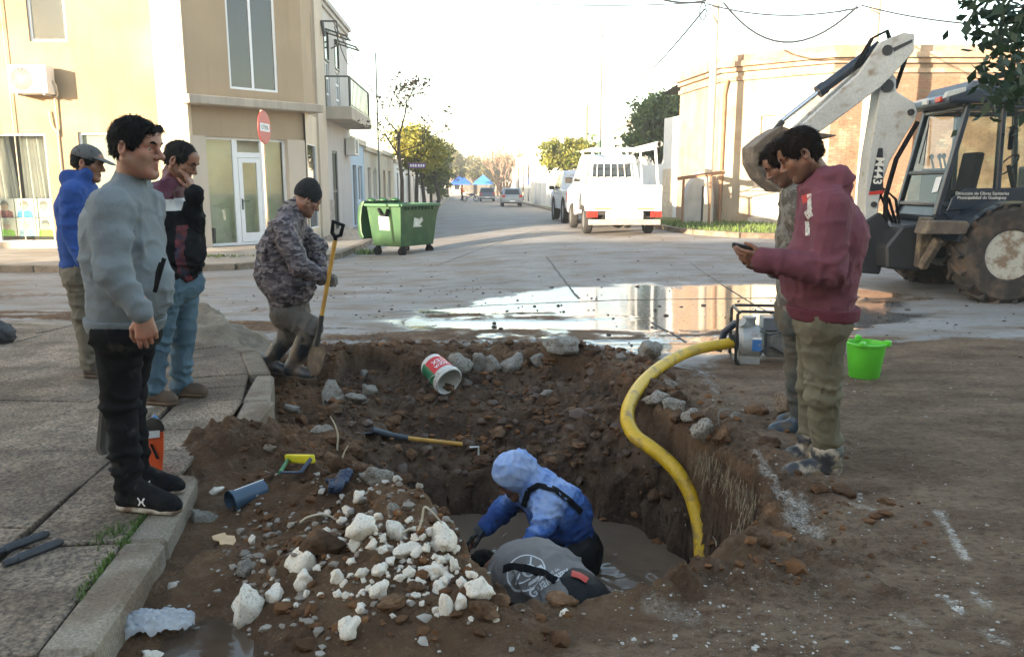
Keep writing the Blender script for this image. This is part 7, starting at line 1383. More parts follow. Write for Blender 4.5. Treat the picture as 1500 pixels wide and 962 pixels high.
wire(w2.p(-.1, 5.9, .4), w2.p(2.2, 5.1, .5), .2, .014); wire(w2.p(-.2, 6.0, .4), w2.p(12, 3.8, 1.2), .3, .014)
# ================================================================== trees
BARK = M('bark', (.055, .042, .032), .9, var=.3, vs=9, bump=.6, bs=40); BARKP = M('pale_bark', (.28, .18, .13), .9, var=.25, vs=5)
def leafmat(name, c1, c2):
    if name in MATS: return MATS[name]
    m = M(name, c1, .55, var=.35, vs=1.1, col2=c2, c2=(.42, .6), cs=1.6, grain=.25, gs=9); n = m.node_tree.nodes; l = m.node_tree.links; b = n['Principled BSDF']
    tr = n.new('ShaderNodeBsdfTranslucent'); l.new(b.inputs['Base Color'].links[0].from_socket, tr.inputs[0]); mx = n.new('ShaderNodeMixShader'); mx.inputs[0].default_value = .3; l.new(b.outputs[0], mx.inputs[1]); l.new(tr.outputs[0], mx.inputs[2]); l.new(mx.outputs[0], n['Material Output'].inputs[0]); return m
def leaves(parent, blobs, n, size, mat, seed, clump=.22, name='crown', shell=.55, asp=.5):
    r_ = np.random.default_rng(seed); C_ = []; vol = np.array([b[1][0]*b[1][1]*b[1][2] for b in blobs]); vol = vol/vol.sum()
    for (c, rad), f in zip(blobs, vol):
        k = max(4, int(n*f/28)); d = r_.normal(size=(k, 3)); d /= np.linalg.norm(d, axis=1, keepdims=True); rr = shell+(1-shell)*r_.uniform(0, 1, (k, 1))**.6; cc = np.array(c)+d*rr*np.array(rad)*(1+.15*r_.normal(size=(k, 1)))
        m = int(n*f/k); P = np.repeat(cc, m, 0)+r_.normal(size=(k*m, 3))*clump*np.mean(rad)*.8; C_.append(P)
    P = np.concatenate(C_); N = len(P); u = r_.normal(size=(N, 3)); u /= np.linalg.norm(u, axis=1, keepdims=True); v = np.cross(u, r_.normal(size=(N, 3))); v /= np.linalg.norm(v, axis=1, keepdims=True); s = size*r_.uniform(.6, 1.3, (N, 1)); u *= s; v *= s*asp
    V = np.stack([P-u, P-u*.2+v, P+u, P-u*.2-v], 1).reshape(-1, 3); F = np.arange(4*N).reshape(-1, 4); return mk_np(name, V, F, mat, parent, False)
def limb(m, a, d, L, r_, depth, rg, tips, spread=.55, up=.15, kids=3, rmin=.006):
    pts = [a]; p = a.copy(); dd = d.copy(); n = 4
    for i in range(n): dd = (dd+Vector((rg.gauss(0, .13), rg.gauss(0, .13), rg.gauss(0, .10)+up*.2))).normalized(); p = p+dd*L/n; pts.append(p.copy())
    m.tube(pts, [max(rmin, r_*(1-.5*i/n)) for i in range(n+1)], 6 if r_ > .03 else 4, False); tips.append(p.copy())
    if depth > 0:
        for k in range(kids):
            t = rg.uniform(.4, 1) if k else 1; q = pts[min(n, int(t*n))]; ax = Vector((rg.gauss(0, 1), rg.gauss(0, 1), rg.gauss(0, .6))).normalized(); nd = (dd+ax*spread+Vector((0, 0, up))).normalized(); limb(m, q, nd, L*rg.uniform(.55, .8), max(rmin, r_*.55), depth-1, rg, tips, spread, up, kids, rmin)
def tree(label, loc, th, tr, blobs, n, size, lm, seed, bark=BARK, name='tree', shell=.55, clump=.22, group=None, stems=1):
    t = thing(name, label, 'tree', loc, 0, group); rg = random.Random(seed); m = MB(); tips = []
    for s_ in range(stems):
        o = Vector((rg.uniform(-.3, .3)*(stems > 1), rg.uniform(-.3, .3)*(stems > 1), -.1)); top = Vector((o.x*1.5, o.y, th)); m.tube([o, o.lerp(top, .5)+Vector((rg.gauss(0, .06), 0, 0)), top], [tr*1.2, tr, tr*.8], 8)
        for c, rad in blobs[:7]: e = Vector(c); m.tube([top, top.lerp(e, .5)+Vector((0, 0, .1)), e], [tr*.6, tr*.4, tr*.15], 6)
    m.build('trunk', bark, t); leaves(t, blobs, n, size, lm, seed, clump, shell=shell); return t
def rblobs(c, R_, k, seed, s=.55):
    r_ = np.random.default_rng(seed); out = []
    for i in range(k):
        d = r_.normal(size=3); d /= np.linalg.norm(d); q = np.array(c)+d*np.array(R_)*r_.uniform(.35, .62); out.append((q, tuple(np.array(R_)*s*r_.uniform(.75, 1.2))))
    return out
LG = leafmat('yellow_green_leaves', (.30, .26, .03), (.17, .18, .025)); LD = leafmat('dark_green_leaves', (.045, .085, .025), (.085, .135, .035)); LF = leafmat('pale_autumn_leaves', (.20, .17, .07), (.13, .14, .05)); LH = leafmat('clipped_leaves', (.24, .23, .035), (.11, .14, .025)); LN = leafmat('near_leaves', (.013, .030, .014), (.022, .046, .018))
# bare street tree with a few leaves
bt = thing('bare_tree', 'nearly bare young street tree with sparse dry leaves behind the green container', 'tree', (-3.28, 23.6, .12)); m = MB(); rg = random.Random(12); tips = []
m.tube([(0, 0, -.1), (.03, 0, 1.6), (-.05, 0, 2.5), (0, 0, 3.0)], [.065, .055, .045, .035], 8)
limb(m, Vector((0, 0, 2.95)), Vector((.45, 0, .8)), .95, .030, 3, rg, tips, .6, .1, 3, .008); limb(m, Vector((-.02, 0, 2.9)), Vector((-.5, .1, .8)), .7, .025, 2, rg, tips, .7, .1, 3, .008); limb(m, Vector((-.04, 0, 2.4)), Vector((.9, -.2, .2)), 1.0, .025, 2, rg, tips, .7, .05, 3, .008); limb(m, Vector((-.04, 0, 2.3)), Vector((-.6, 0, .6)), .8, .03, 2, rg, tips, .7, .05, 3, .008)
m.build('trunk', BARK, bt, True, 0); P = [tuple(t) for t in tips]
leaves(bt, [(p_, (.12, .12, .10)) for p_ in P], 420, .07, leafmat('dry_leaves', (.13, .085, .045), (.09, .07, .04)), 4, .8, shell=.1)
G3 = 'street trees on the left pavement'
tree('bushy yellow green street tree lit by the sun beyond the container', (-4.1, 34.5, .1), 1.9, .09, rblobs((0, 0, 3.05), (1.35, 1.3, 1.15), 9, 3), 6500, .09, LG, 21, shell=.4)
tree('darker green street tree right behind the yellow green one', (-4.3, 41, .1), 1.7, .10, rblobs((.1, 0, 2.9), (1.3, 1.3, 1.25), 8, 4), 5000, .10, leafmat('mid_green_leaves', (.14, .15, .025), (.075, .10, .022)), 22, stems=2)
tree('low leafy street tree farther along the left pavement', (-5.3, 52, .1), 1.4, .09, rblobs((.4, 0, 2.2), (1.3, 1.3, 1.3), 7, 5), 3500, .13, leafmat('mid_green_leaves', (0, 0, 0), (0, 0, 0)), 23)
for i, (x, y, h, r_, lb) in enumerate(((-9.5, 118, 7.0, 3.2, 'tallest pale green tree at the left of the street end'), (-14, 112, 5.5, 3.4, 'broad olive tree far left at the street end'), (-6.5, 134, 6.6, 3.6, 'pale autumn tree in the middle of the street end'), (-2.5, 140, 7.0, 3.6, 'pale tree behind the pink bare tree at the street end'), (-11.5, 100, 4.6, 2.6, 'olive shrubby tree at the left kerb near the street end'), (3.5, 150, 7.5, 4, 'pale tree at the right of the street end'), (-17, 140, 7.5, 4.5, 'large hazy tree farthest left at the street end'))):
    tree(lb, (x, y, 0), h*.35, .18, rblobs((0, 0, h*.66), (r_, r_, h*.36), 8, 30+i), 3200, .26, LF if i in (2, 3, 5) else leafmat('olive_leaves', (.12, .13, .04), (.17, .15, .05)), 50+i, shell=.4, group='trees at the end of the street')
pt = thing('bare_tree', 'pinkish bare pollarded tree behind the silver hatchback', 'tree', (-.9, 90, 0)); m = MB(); rg = random.Random(5); tips = []
for k in range(5): m.tube([(0, 0, 0), (-.8+.4*k, rg.uniform(-.4, .4), 2.0)], [.22, .14], 6); [limb(m, Vector((-.8+.4*k, 0, 1.9)), Vector((rg.uniform(-.7, .7), rg.uniform(-.4, .4), 1)), 1.9, .06, 3, rg, tips, .45, .25, 3, .018) for _ in range(2)]
m.build('trunk', BARKP, pt)
tree('clipped round topped hedge tree beyond the parked pickups', (3.15, 46, .1), 2.2, .12, [((x, y, 3.25+z), (.62, .62, .5)) for x in (-.85, 0, .85) for y in (-.6, .6) for z in (-.35, .3)], 6500, .10, LH, 71, shell=.3)
tree('dense dark green tree behind the white yard wall', (6.75, 37, .1), 2.0, .16, rblobs((0, 0, 4.1), (1.75, 1.7, 1.6), 11, 8), 11000, .12, LD, 72, shell=.35); tree('small green shrub at the foot of the dark tree', (5.9, 35.5, .1), .8, .06, rblobs((0, 0, 1.6), (.8, .8, .6), 5, 9), 1500, .10, LH, 73)
tree('thin tree half seen between the poles on the right', (5.6, 60, .1), 2.4, .12, rblobs((0, 0, 3.8), (1.3, 1.3, 1.5), 6, 10), 1500, .14, LD, 74)
# the tree whose branch hangs into the picture at the upper right
nt_ = thing('near_tree', 'dark leafy branch of a near tree hanging in at the upper right corner', 'tree', (4.9, 6.1, 0)); o0 = Vector((4.9, 6.1, 0)); m = MB(); m.tube([(0, 0, -.1), (.03, 0, 1.6), (-.02, .02, 2.6), (.0, 0, 3.6)], [.13, .11, .09, .06], 10)
B_ = [(1428, 17), (1446, 22), (1468, 14), (1492, 8), (1455, 48), (1476, 36), (1496, 40), (1470, 66), (1490, 62), (1486, 92), (1462, 108), (1478, 118), (1498, 105), (1450, 118), (1490, 140), (1472, 152), (1452, 158), (1505, 130), (1515, 60), (1525, 20), (1530, 100), (1500, 0), (1535, -30), (1490, -20)]
bl_ = []; top = Vector((.0, 0, 3.0))
for i, (px, py) in enumerate(B_):
    c = at(px, py, 5.6+.35*math.sin(i*1.7))-o0; bl_.append((c, (.11, .11, .075))); hub = Vector((-.25, -.15, 2.75 if py < 80 else 2.45)) if px < 1500 else Vector((-.1, -.05, 2.7)); m.tube([hub, hub.lerp(c, .6)+Vector((0, 0, .05)), c], [.016, .010, .004], 5, False)
for h_ in ((-.25, -.15, 2.75), (-.25, -.15, 2.45), (-.1, -.05, 2.7)): m.tube([(0, 0, 2.3), (h_[0]*.6, h_[1]*.6, h_[2]-.08), h_], [.05, .03, .018], 6, False)
m.build('trunk', BARK, nt_); leaves(nt_, bl_, 620, .046, LN, 77, .9, shell=.15, asp=.62); leaves(nt_, rblobs((.5, .2, 3.4), (.7, .9, .7), 8, 2), 2200, .05, LN, 78, .3, shell=.2, asp=.62)
# ================================================================== rubble: every chunk a thing
WRK = M('white_rubble', (.76, .69, .59), .95, var=.16, vs=9, bump=.4, bs=38, col2=(.36, .255, .165), c2=(.56, .70), cs=7, grain=.25, gs=90)
PCK = M('pale_concrete_rubble', (.38, .35, .31), .9, var=.2, vs=8, bump=.9, bs=40, col2=(.16, .115, .08), c2=(.48, .6), cs=6, grain=.25, gs=90)
GRK = M('grey_concrete_rubble', (.27, .25, .22), .9, var=.2, vs=8, bump=.6, bs=45, col2=(.13, .095, .065), c2=(.5, .62), cs=7, grain=.2, gs=110)
BRK2 = M('earthy_rubble', (.24, .18, .13), .9, var=.25, vs=7, bump=.6, bs=45, col2=(.10, .065, .04), c2=(.45, .6), cs=6)
RK = [rockshape(200+s, 3, .50, 7) for s in range(14)]
RKM = {}
def rock(px, py, wpx, hpx, mat, label, group=None, k=None, sink=.34, asp=1.0):
    P = T(px, py+hpx*.30); dep = P.y*math.cos(TH)-(P.z-CAMH)*math.sin(TH); wm, hm = wpx*dep/FPX/2, hpx*dep/FPX/2; i = rnd.randrange(14) if k is None else k
    key = (i, mat.name)
    if key not in RKM:
        o = mk_np('rubble_chunk', RK[i][0]/np.abs(RK[i][0]).max(0), RK[i][1], mat, None, True, 80); RKM[key] = o.data
    else: o = bpy.data.objects.new('rubble_chunk', RKM[key]); COL.objects.link(o)
    o.rotation_euler = (rnd.uniform(-.4, .4), rnd.uniform(-.4, .4), rnd.uniform(0, 6.28) if abs(wpx-hpx) < .35*wpx else rnd.uniform(-.3, .3)); o.scale = (wm*1.02, (wm+hm)/2*asp, hm*1.08); o.location = (P.x, P.y, P.z+hm*(1-2*sink)); tag(o, label, 'rubble', group); return o
GW = 'white rubble chunks on the heap of earth'; SL = 'small white chunk of broken concrete on the heap of earth before the hole'
rock(362, 878, 52, 74, WRK, 'largest pale brown-stained chunk at the lower left of the heap, beside the gutter water', k=3); rock(402, 866, 36, 36, WRK, 'rounded white chunk right of the largest stained chunk'); rock(512, 914, 34, 46, WRK, 'upright white chunk at the front edge of the heap, lowest of all')
rock(443, 818, 46, 50, WRK, 'broad whitish lump in the middle of the heap left of the white cluster'); rock(446, 846, 26, 34, WRK, 'upright block just below the broad whitish lump'); rock(531, 768, 56, 46, WRK, 'largest white chunk at the top of the heap left of the roots'); rock(581, 775, 34, 36, WRK, 'pointed white chunk behind the pale roots'); rock(591, 802, 52, 24, WRK, 'flat white chunk lying below the pale roots')
rock(648, 786, 50, 40, WRK, 'big white chunk at the heap crest by the hooded worker’s hand'.replace('’', "'")); rock(703, 858, 50, 38, WRK, 'largest white chunk beside the grey shirted worker'); rock(655, 884, 20, 44, WRK, 'tall narrow white chunk near the grey shirted worker'); rock(676, 878, 28, 26, WRK, 'squarish white chunk right of the tall narrow one'); rock(641, 831, 36, 26, WRK, 'white chunk in the cluster left of the tall narrow one')
rock(554, 860, 34, 28, WRK, 'white chunk with a flat facet below the middle of the heap'); rock(575, 743, 22, 28, GRK, 'grey chunk above the pointed white one at the hole edge'); rock(547, 696, 60, 32, GRK, 'grey concrete lump at the left lip of the hole'); rock(527, 727, 22, 20, WRK, 'white chunk beside the crumpled dark blue glove'); rock(300, 754, 46, 22, GRK, 'grey flat chunk beside the blue pipe'); rock(314, 718, 32, 12, WRK, 'thin pale chip above the blue pipe'); rock(360, 830, 26, 26, GRK, 'grey chunk left of the broad whitish lump'); rock(358, 809, 18, 15, GRK, 'small grey chunk just above the grey chunk')
rock(225, 957, 36, 18, WRK, 'white stone at the bottom edge below the plastic bag'); rock(293, 948, 20, 20, GRK, 'grey stone in the gutter right of the plastic bag'); rock(395, 655, 22, 13, BRK2, 'brown chip on the earth above the yellow hacksaw')
for x, y, w_, h_ in ((495, 843, 22, 30), (530, 838, 20, 24), (557, 833, 34, 24), (611, 805, 26, 18), (643, 817, 20, 18), (664, 823, 16, 26), (628, 833, 32, 24), (657, 842, 22, 22), (643, 858, 28, 22), (678, 850, 22, 18), (639, 893, 16, 15), (724, 904, 18, 12), (722, 889, 18, 16), (827, 896, 18, 13), (370, 789, 12, 18), (450, 866, 11, 20), (433, 885, 13, 10), (527, 889, 22, 16), (495, 868, 18, 16), (510, 745, 20, 20), (652, 848, 20, 22), (600, 835, 22, 20), (615, 850, 18, 16), (560, 805, 20, 16), (545, 795, 22, 16), (520, 795, 24, 20), (500, 790, 20, 16), (480, 775, 16, 14), (585, 845, 18, 14), (570, 820, 22, 16), (605, 870, 16, 14), (590, 880, 14, 12), (540, 815, 18, 14), (470, 800, 14, 12), (515, 820, 16, 14), (665, 800, 22, 16), (625, 800, 20, 14), (630, 775, 22, 16), (610, 785, 20, 14), (655, 815, 18, 14), (690, 838, 18, 14), (700, 890, 14, 11), (465, 830, 14, 12), (420, 880, 14, 10), (470, 870, 12, 10), (545, 770, 18, 14), (560, 785, 18, 14), (500, 760, 18, 14), (480, 750, 16, 12), (640, 900, 10, 8), (400, 845, 12, 10), (385, 820, 10, 9), (600, 760, 16, 14), (555, 755, 18, 16), (575, 900, 12, 10), (455, 895, 12, 10), (690, 905, 10, 8), (530, 865, 14, 11)): rock(x, y, w_, h_, WRK, SL, GW)
r9 = random.Random(77)
for _ in range(95):
    a = r9.uniform(0, 6.28); q = r9.random()**.6; x, y = 585+math.cos(a)*115*q+r9.gauss(0, 8), 825+math.sin(a)*62*q+r9.gauss(0, 6); w_ = r9.choice((7, 8, 9, 10, 12, 14)); rock(x, y, w_, w_*r9.uniform(.6, 1.0), WRK, SL, GW)
rock(825, 505, 60, 32, GRK, 'large rounded concrete boulder at the back rim beside the puddle', k=5, sink=.15); rock(950, 514, 44, 34, GRK, 'squarish pale boulder at the rim beside the yellow hose', k=2, sink=.1); rock(910, 521, 18, 15, GRK, 'small dark stone left of the squarish pale boulder'); rock(1145, 596, 34, 38, BRK2, 'pale earthy boulder at the foot of the man in camouflage jacket', k=1, sink=.1)
for x, y, w_, h_, lb in ((672, 535, 46, 36, 'leftmost broken slab block under the back rim, right of the white bucket'), (704, 533, 30, 34, 'second broken slab block under the back rim'), (722, 535, 30, 32, 'third broken slab block under the back rim'), (750, 535, 44, 36, 'rightmost pale broken slab block under the back rim'), (640, 540, 30, 24, 'broken slab corner just behind the white bucket'), (790, 530, 34, 26, 'low slab fragment left of the large boulder')): rock(x, y, w_, h_, GRK, lb, sink=.2)
for x, y, w_, h_, lb in ((485, 572, 26, 40, 'upright broken slab standing at the left bank of the hole'), (517, 580, 40, 16, 'flat grey slab piece lying on the left bank'), (541, 568, 26, 22, 'pale stone right of the flat slab piece'), (533, 547, 16, 18, 'small pale stone below the shovel man'), (470, 628, 40, 22, 'pale slab fragment on the left bank beneath the broken pipes')): rock(x, y, w_, h_, GRK, lb)
for x, y, w_, h_, lb in ((962, 580, 46, 24, 'left piece of the broken pale pavement edge behind the hose'), (988, 592, 36, 24, 'middle piece of the broken pale pavement edge behind the hose'), (1012, 606, 36, 24, 'right piece of the broken pale pavement edge behind the hose'), (1032, 626, 48, 38, 'roundish pale lump at the end of the broken pavement edge'), (1078, 606, 20, 14, 'small grey stone on the mud right of the broken pavement edge'), (800, 575, 22, 12, 'pale chip on the back slope of the hole'), (985, 560, 26, 16, 'muddy stone near the pump')): rock(x, y, w_, h_, PCK if 'pale' in lb else GRK, lb, sink=.35)
for i, (a, b) in enumerate((((418, 600), (437, 606)), ((478, 594), (500, 588)))):
    o = thing('pipe_fragment', ('broken grey clay pipe stub on the left bank, left one', 'broken grey clay pipe stub on the left bank, right one under the slabs')[i], 'pipe', (0, 0, 0)); A_, B_2 = T(*a)+Vector((0, 0, .02)), T(*b)+Vector((0, 0, .03)); d = (B_2-A_); o.location = A_; m = MB(); m.tube([(0, 0, 0), d*1.1], .026, 10, False); m.tube([d*1.1, (0, 0, 0)], .019, 10, False); m.build('pipe_wall', GRK, o)
# plaster dust and white streaks on the trodden ground
WHG = M('white_plaster_grit', (.40, .37, .33), .9, var=.4, vs=30)
pts = []; r_ = np.random.default_rng(31)
def streak(a, b, n, sd):
    for _ in range(n): t = r_.uniform(); p = G(a[0]+(b[0]-a[0])*t+r_.normal()*sd, a[1]+(b[1]-a[1])*t+r_.normal()*sd*.7); pts.append((p.x, p.y))
streak((1376, 755), (1394, 785), 57, 3.0); streak((1394, 785), (1414, 822), 72, 2.6); streak((1384, 880), (1408, 900), 35, 3); streak((1422, 868), (1446, 892), 26, 3); streak((1178, 745), (1160, 765), 92, 9); streak((1172, 770), (1190, 782), 66, 9); streak((1245, 745), (1275, 750), 19, 4); streak((1252, 725), (1262, 735), 13, 4); streak((1120, 690), (1142, 722), 57, 5); streak((1105, 668), (1120, 690), 35, 4); streak((1140, 722), (1160, 745), 48, 6); streak((1440, 930), (1470, 945), 13, 6)
for _ in range(220): pts.append(tuple(G(r_.uniform(1080, 1500), r_.uniform(690, 960))[:2]))
for _ in range(200): pts.append(tuple(G(r_.uniform(900, 1200), r_.uniform(860, 960))[:2]))
scatter('plaster_grit', pts, np.clip(r_.lognormal(-5.55, .5, len(pts)), .0015, .013), WHG, range(300, 306), .3, 1, .22, label='white plaster grit in streaks on the trodden ground')
# ================================================================== piles of sand
def pile(name, label, c, sx, sy, h, mat, seed, n=60):
    a, b = np.meshgrid(np.linspace(-1.25, 1.25, n), np.linspace(-1.25, 1.25, n), indexing='ij'); r2 = np.hypot(a, b)+.10*fb2(a.ravel(), b.ravel(), 2.2, 3, seed).reshape(a.shape); z = h*np.clip(1-r2, -.1, 1)*(1-.25*np.clip(1-r2, 0, 1)); z = z+h*.16*fb2(a.ravel(), b.ravel(), 5, 4, seed+3).reshape(a.shape)*(r2 < 1.1); X_, Y_ = c[0]+a*sx, c[1]+b*sy; z0 = H(X_, Y_)+np.where((sdp(X_.ravel(), Y_.ravel(), SIDE) > 0).reshape(X_.shape), .12, 0)
    i = np.arange(n*n).reshape(n, n); o = mk_np(name, np.stack([X_, Y_, np.maximum(z+z0, z0-.05)], -1).reshape(-1, 3), np.stack([i[:-1, :-1], i[1:, :-1], i[1:, 1:], i[:-1, 1:]], -1).reshape(-1, 4), mat, None, True, 180); tag(o, label, 'sand pile'); return o
SANDM = M('damp_sand', (.215, .175, .13), .95, var=.25, vs=6, bump=.8, bs=60, col2=(.16, .125, .09), cs=4, grain=.3, gs=160)
q_ = G(338, 492, .0); pile('sand_pile', 'low pile of damp brown sand on the pavement corner beside the digging man', (q_.x, 7.45), .62, .58, .40, SANDM, 5); pile('sand_pile', 'pale sand pile against the wall under the balcony house', (-4.55, 21.6), .75, .7, .62, M('pale_sand', (.36, .30, .24), .95, var=.2, vs=4, bump=.6, bs=40), 9)
# ================================================================== pump and hose
pu = thing('water_pump', 'grey engine driven water pump in a black tube frame beside the men on the right', 'pump', T(1105, 528), R(-8)); pu.location.z -= .0
BLK = M('black_tube_paint', (.012, .012, .013), .4); ALU = M('cast_aluminium', (.36, .37, .37), .5, .3, var=.15, vs=9, col2=(.2, .16, .12), c2=(.55, .7), cs=8)
m = MB()
for y in (-.19, .19): m.tube([(-.16, y, .0), (-.19, y, .03), (-.19, y, .44), (-.16, y, .465), (.32, y, .465), (.35, y, .44), (.35, y, .03), (.32, y, 0)], .013, 8)
for x in (-.18, .34): m.tube([(x, -.19, .46), (x, .19, .46)], .013, 8); m.tube([(x, -.19, .01), (x, .19, .01)], .013, 8)
m.build('frame', BLK, pu)
m = MB(); MX = Matrix.Rotation(R(90), 3, 'X'); m.lathe([(0, -.10), (.115, -.10), (.145, -.07), (.15, .07), (.12, .10), (0, .10)], (-.06, -.05, .18), 28, Matrix.Rotation(R(90), 3, 'Y')); m.tube([(-.06, -.05, .28), (-.07, -.05, .36), (-.07, -.05, .40)], [.055, .05, .062], 14); m.tube([(-.06, -.05, .30), (-.14, -.1, .36)], [.04, .045], 10); m.bb(-.14, .02, -.15, .05, .0, .07); m.build('pump_casing', ALU, pu)
m = MB(); m.lathe([(0, 0), (.085, 0), (.09, .02), (.06, .03), (.06, .07), (0, .07)], (-.16, -.05, .18), 20, Matrix.Rotation(R(-90), 3, 'Y')); m.build('inlet_flange', BLK, pu)
m = MB(); m.box((-.02, -.196, .175), (.075, .006, .10)); m.build('blue_label', M('label_blue', (.04, .16, .42), .4), pu, False); m = MB(); m.box((-.02, -.198, .235), (.075, .006, .018)); m.build('white_label', WHITEP, pu, False)
m = MB(); m.box((.19, .0, .17), (.24, .26, .22)); m.cyl((.19, -.17, .2), (.19, -.12, .2), .10, None, 20); m.build('engine', M('engine_grey', (.16, .16, .155), .5, .3, var=.3, vs=14), pu, False, .02, 2)
m = MB(); m.box((.17, .0, .345), (.26, .22, .11)); m.cyl((.17, 0, .40), (.17, 0, .425), .04, None, 12); m.build('fuel_tank', M('tank_grey_blue', (.13, .145, .17), .35), pu, False, .03, 3)
m = MB(); m.box((.28, -.17, .22), (.10, .10, .12)); m.build('air_filter', M('muffler_cream', (.40, .36, .27), .6), pu, False, .02)
m = MB(); m.tube([(.02, -.18, .12), (.1, -.19, .17), (.22, -.18, .10)], .008, 5); m.tube([(.0, -.19, .3), (.08, -.2, .27), (.2, -.19, .3)], .006, 5); m.build('cables', BLK, pu)
m = MB(); m.tube([(-.10, -.08, .36), (-.18, .0, .33), (-.26, .06, .24), (-.30, .10, .06)], .032, 10); dh = m.build('outlet_hose', M('black_blue_hose', (.015, .025, .05), .4), pu)
ho = thing('suction_hose', 'thick yellow ribbed suction hose running from the pump down into the hole', 'hose', (0, 0, 0))
HP = [(1086, 500, 6.78), (1062, 504, 6.72), (1030, 509, 6.6), (1000, 519, 6.4), (968, 537, 6.1), (940, 562, 5.75), (923, 590, 5.4), (919, 615, 5.15), (930, 638, 4.98), (950, 653, 4.88), (972, 670, 4.8), (993, 692, 4.7), (1010, 720, 4.62), (1020, 750, 4.55), (1026, 780, 4.48), (1028, 812, 4.42), (1026, 840, 4.40)]
cp = [at(*p_) for p_ in HP]
def catmull(P, n):
    out = []; Q = [P[0]*2-P[1]]+P+[P[-1]*2-P[-2]]
    for i in range(1, len(Q)-2):
        for k in range(n):
            t = k/n; a, b, c, d = Q[i-1:i+3]; out.append(.5*((2*b)+(c-a)*t+(2*a-5*b+4*c-d)*t*t+(3*b-a-3*c+d)*t**3))
    out.append(Q[-2]); return out
cp = catmull(cp, 26); ho.location = cp[0]; cl = [p_-cp[0] for p_ in cp]; m = MB(); m.tube(cl, [.047+.0022*(1 if i % 3 == 0 else -.5) for i in range(len(cl))], 16); m.build('hose_wall', M('yellow_hose', (.62, .39, .012), .38, var=.08, vs=5, col2=(.27, .17, .06), c2=(.53, .68), cs=8, grain=.08, gs=50), ho, True, ang=180)
m = MB(); d = (cl[0]-cl[4]).normalized(); m.tube([cl[2], cl[0]+d*.10], [.062, .075], 14); m.tube([cl[0]+d*.02, cl[0]+d*.05+Vector((0, 0, -.1)), cl[0]+d*.12+Vector((0, 0, -.16))], .022, 8); m.build('coupling', BLK, ho)
# ================================================================== buckets
gb = thing('green_bucket', 'bright green plastic bucket standing on the mud behind the man in maroon', 'bucket', T(1265, 552), R(15)); gb.scale = (.93, .93, .88); LIME = M('lime_plastic', (.10, .52, .03), .38, var=.05)
m = MB(); m.lathe([(0, .0), (.115, .0), (.125, .012), (.158, .30), (.170, .305), (.172, .325), (.156, .328), (.150, .30), (.118, .02), (0, .018)], (0, 0, 0), 32); m.build('pail', LIME, gb, True, ang=40)
for a in (R(-60), R(60)): m = MB(); c = Vector((.165*math.sin(a), -.165*math.cos(a), .33)) if False else Vector((.165*math.cos(a+R(15)), .165*math.sin(a+R(15)), .33)); m.box(c, (.06, .05, .06), Matrix.Rotation(a, 3, 'Z')); m.build('handle_lug', LIME, gb, False, .012)
m = MB(); m.box((-.12, -.10, .33), (.09, .05, .05), Matrix.Rotation(R(40), 3, 'Z')); m.build('spout', LIME, gb, False, .012); m = MB(); m.tube([(.16*math.cos(R(a)), .16*math.sin(R(a)), .315) for a in range(0, 181, 15)], .006, 6); m.build('handle', LIME, gb)
wb_p = T(652, 572); ax_b = Vector((.60, -.70, -.38)).normalized(); wbk = thing('paint_bucket', 'white paint bucket with red and green label lying on its side on the back slope', 'bucket', at(632, 545, wb_p.y+.13)+Vector((0, -.02, .075))); QB = Vector((0, 0, 1)).rotation_difference(ax_b).to_matrix()
CWB = M('white_plastic', (.62, .61, .58), .4, var=.08, vs=9, col2=(.36, .30, .24), c2=(.6, .72), cs=9)
m = MB(); m.lathe([(0, 0), (.100, 0), (.104, .008), (.118, .235), (.128, .237), (.128, .25), (.121, .252), (.128, .256), (.128, .272), (.118, .278), (.112, .27), (.098, .012), (0, .01)], (0, 0, 0), 36, QB); m.build('pail', CWB, wbk, True, ang=35)
def bandm(name, a0, a1, z0, z1, mat, off=.0022):
    m = MB(); n = 18
    for i in range(n):
        for (aa, bb_) in ((a0+(a1-a0)*i/n, a0+(a1-a0)*(i+1)/n),):
            f = lambda a, z: QB @ Vector(((.104+.014*(z-.008)/.227+off)*math.cos(a), (.104+.014*(z-.008)/.227+off)*math.sin(a), z)); m.add([f(aa, z0), f(bb_, z0), f(bb_, z1), f(aa, z1)], [(0, 1, 2, 3)])
    return m.build(name, mat, wbk)
cam_dir = (Vector((0, 0, CAMH))-wbk.location).normalized(); lc = QB.transposed() @ (cam_dir+Vector((.25, 0, .25))); a_c = math.atan2(lc.y, lc.x)
bandm('red_label', a_c-1.1, a_c+.75, .045, .20, M('label_red', (.55, .03, .035), .4)); bandm('green_label', a_c+.75, a_c+2.2, .03, .215, M('label_green', (.015, .16, .07), .4)); bandm('green_label', a_c-1.5, a_c-1.1, .03, .215, M('label_green', (0, 0, 0)))
def onpail(txt, size, z, a, off=.0036):
    o = text(txt, WHITEP, Matrix.Identity(4), size, wbk, 'lettering', .001, 0)
    for v in o.data.vertices:
        x, y = v.co.x, v.co.y; zz = z+y; r2 = .104+.014*(zz-.008)/.227+off; an = a+x/r2; v.co = QB @ Vector((r2*math.cos(an), r2*math.sin(an), zz))
    o.data.update()
onpail('TEX', .062, .105, a_c-.15); onpail('AQUA', .045, .160, a_c-.15)
m = MB(); m.tube([QB @ Vector((.135*math.cos(R(a)), .135*math.sin(R(a))*.99, .245+.09*math.sin(R(a)))) for a in range(180, 361, 12)], .004, 6); m.build('wire_handle', M('wire_grey', (.45, .45, .44), .4), wbk)
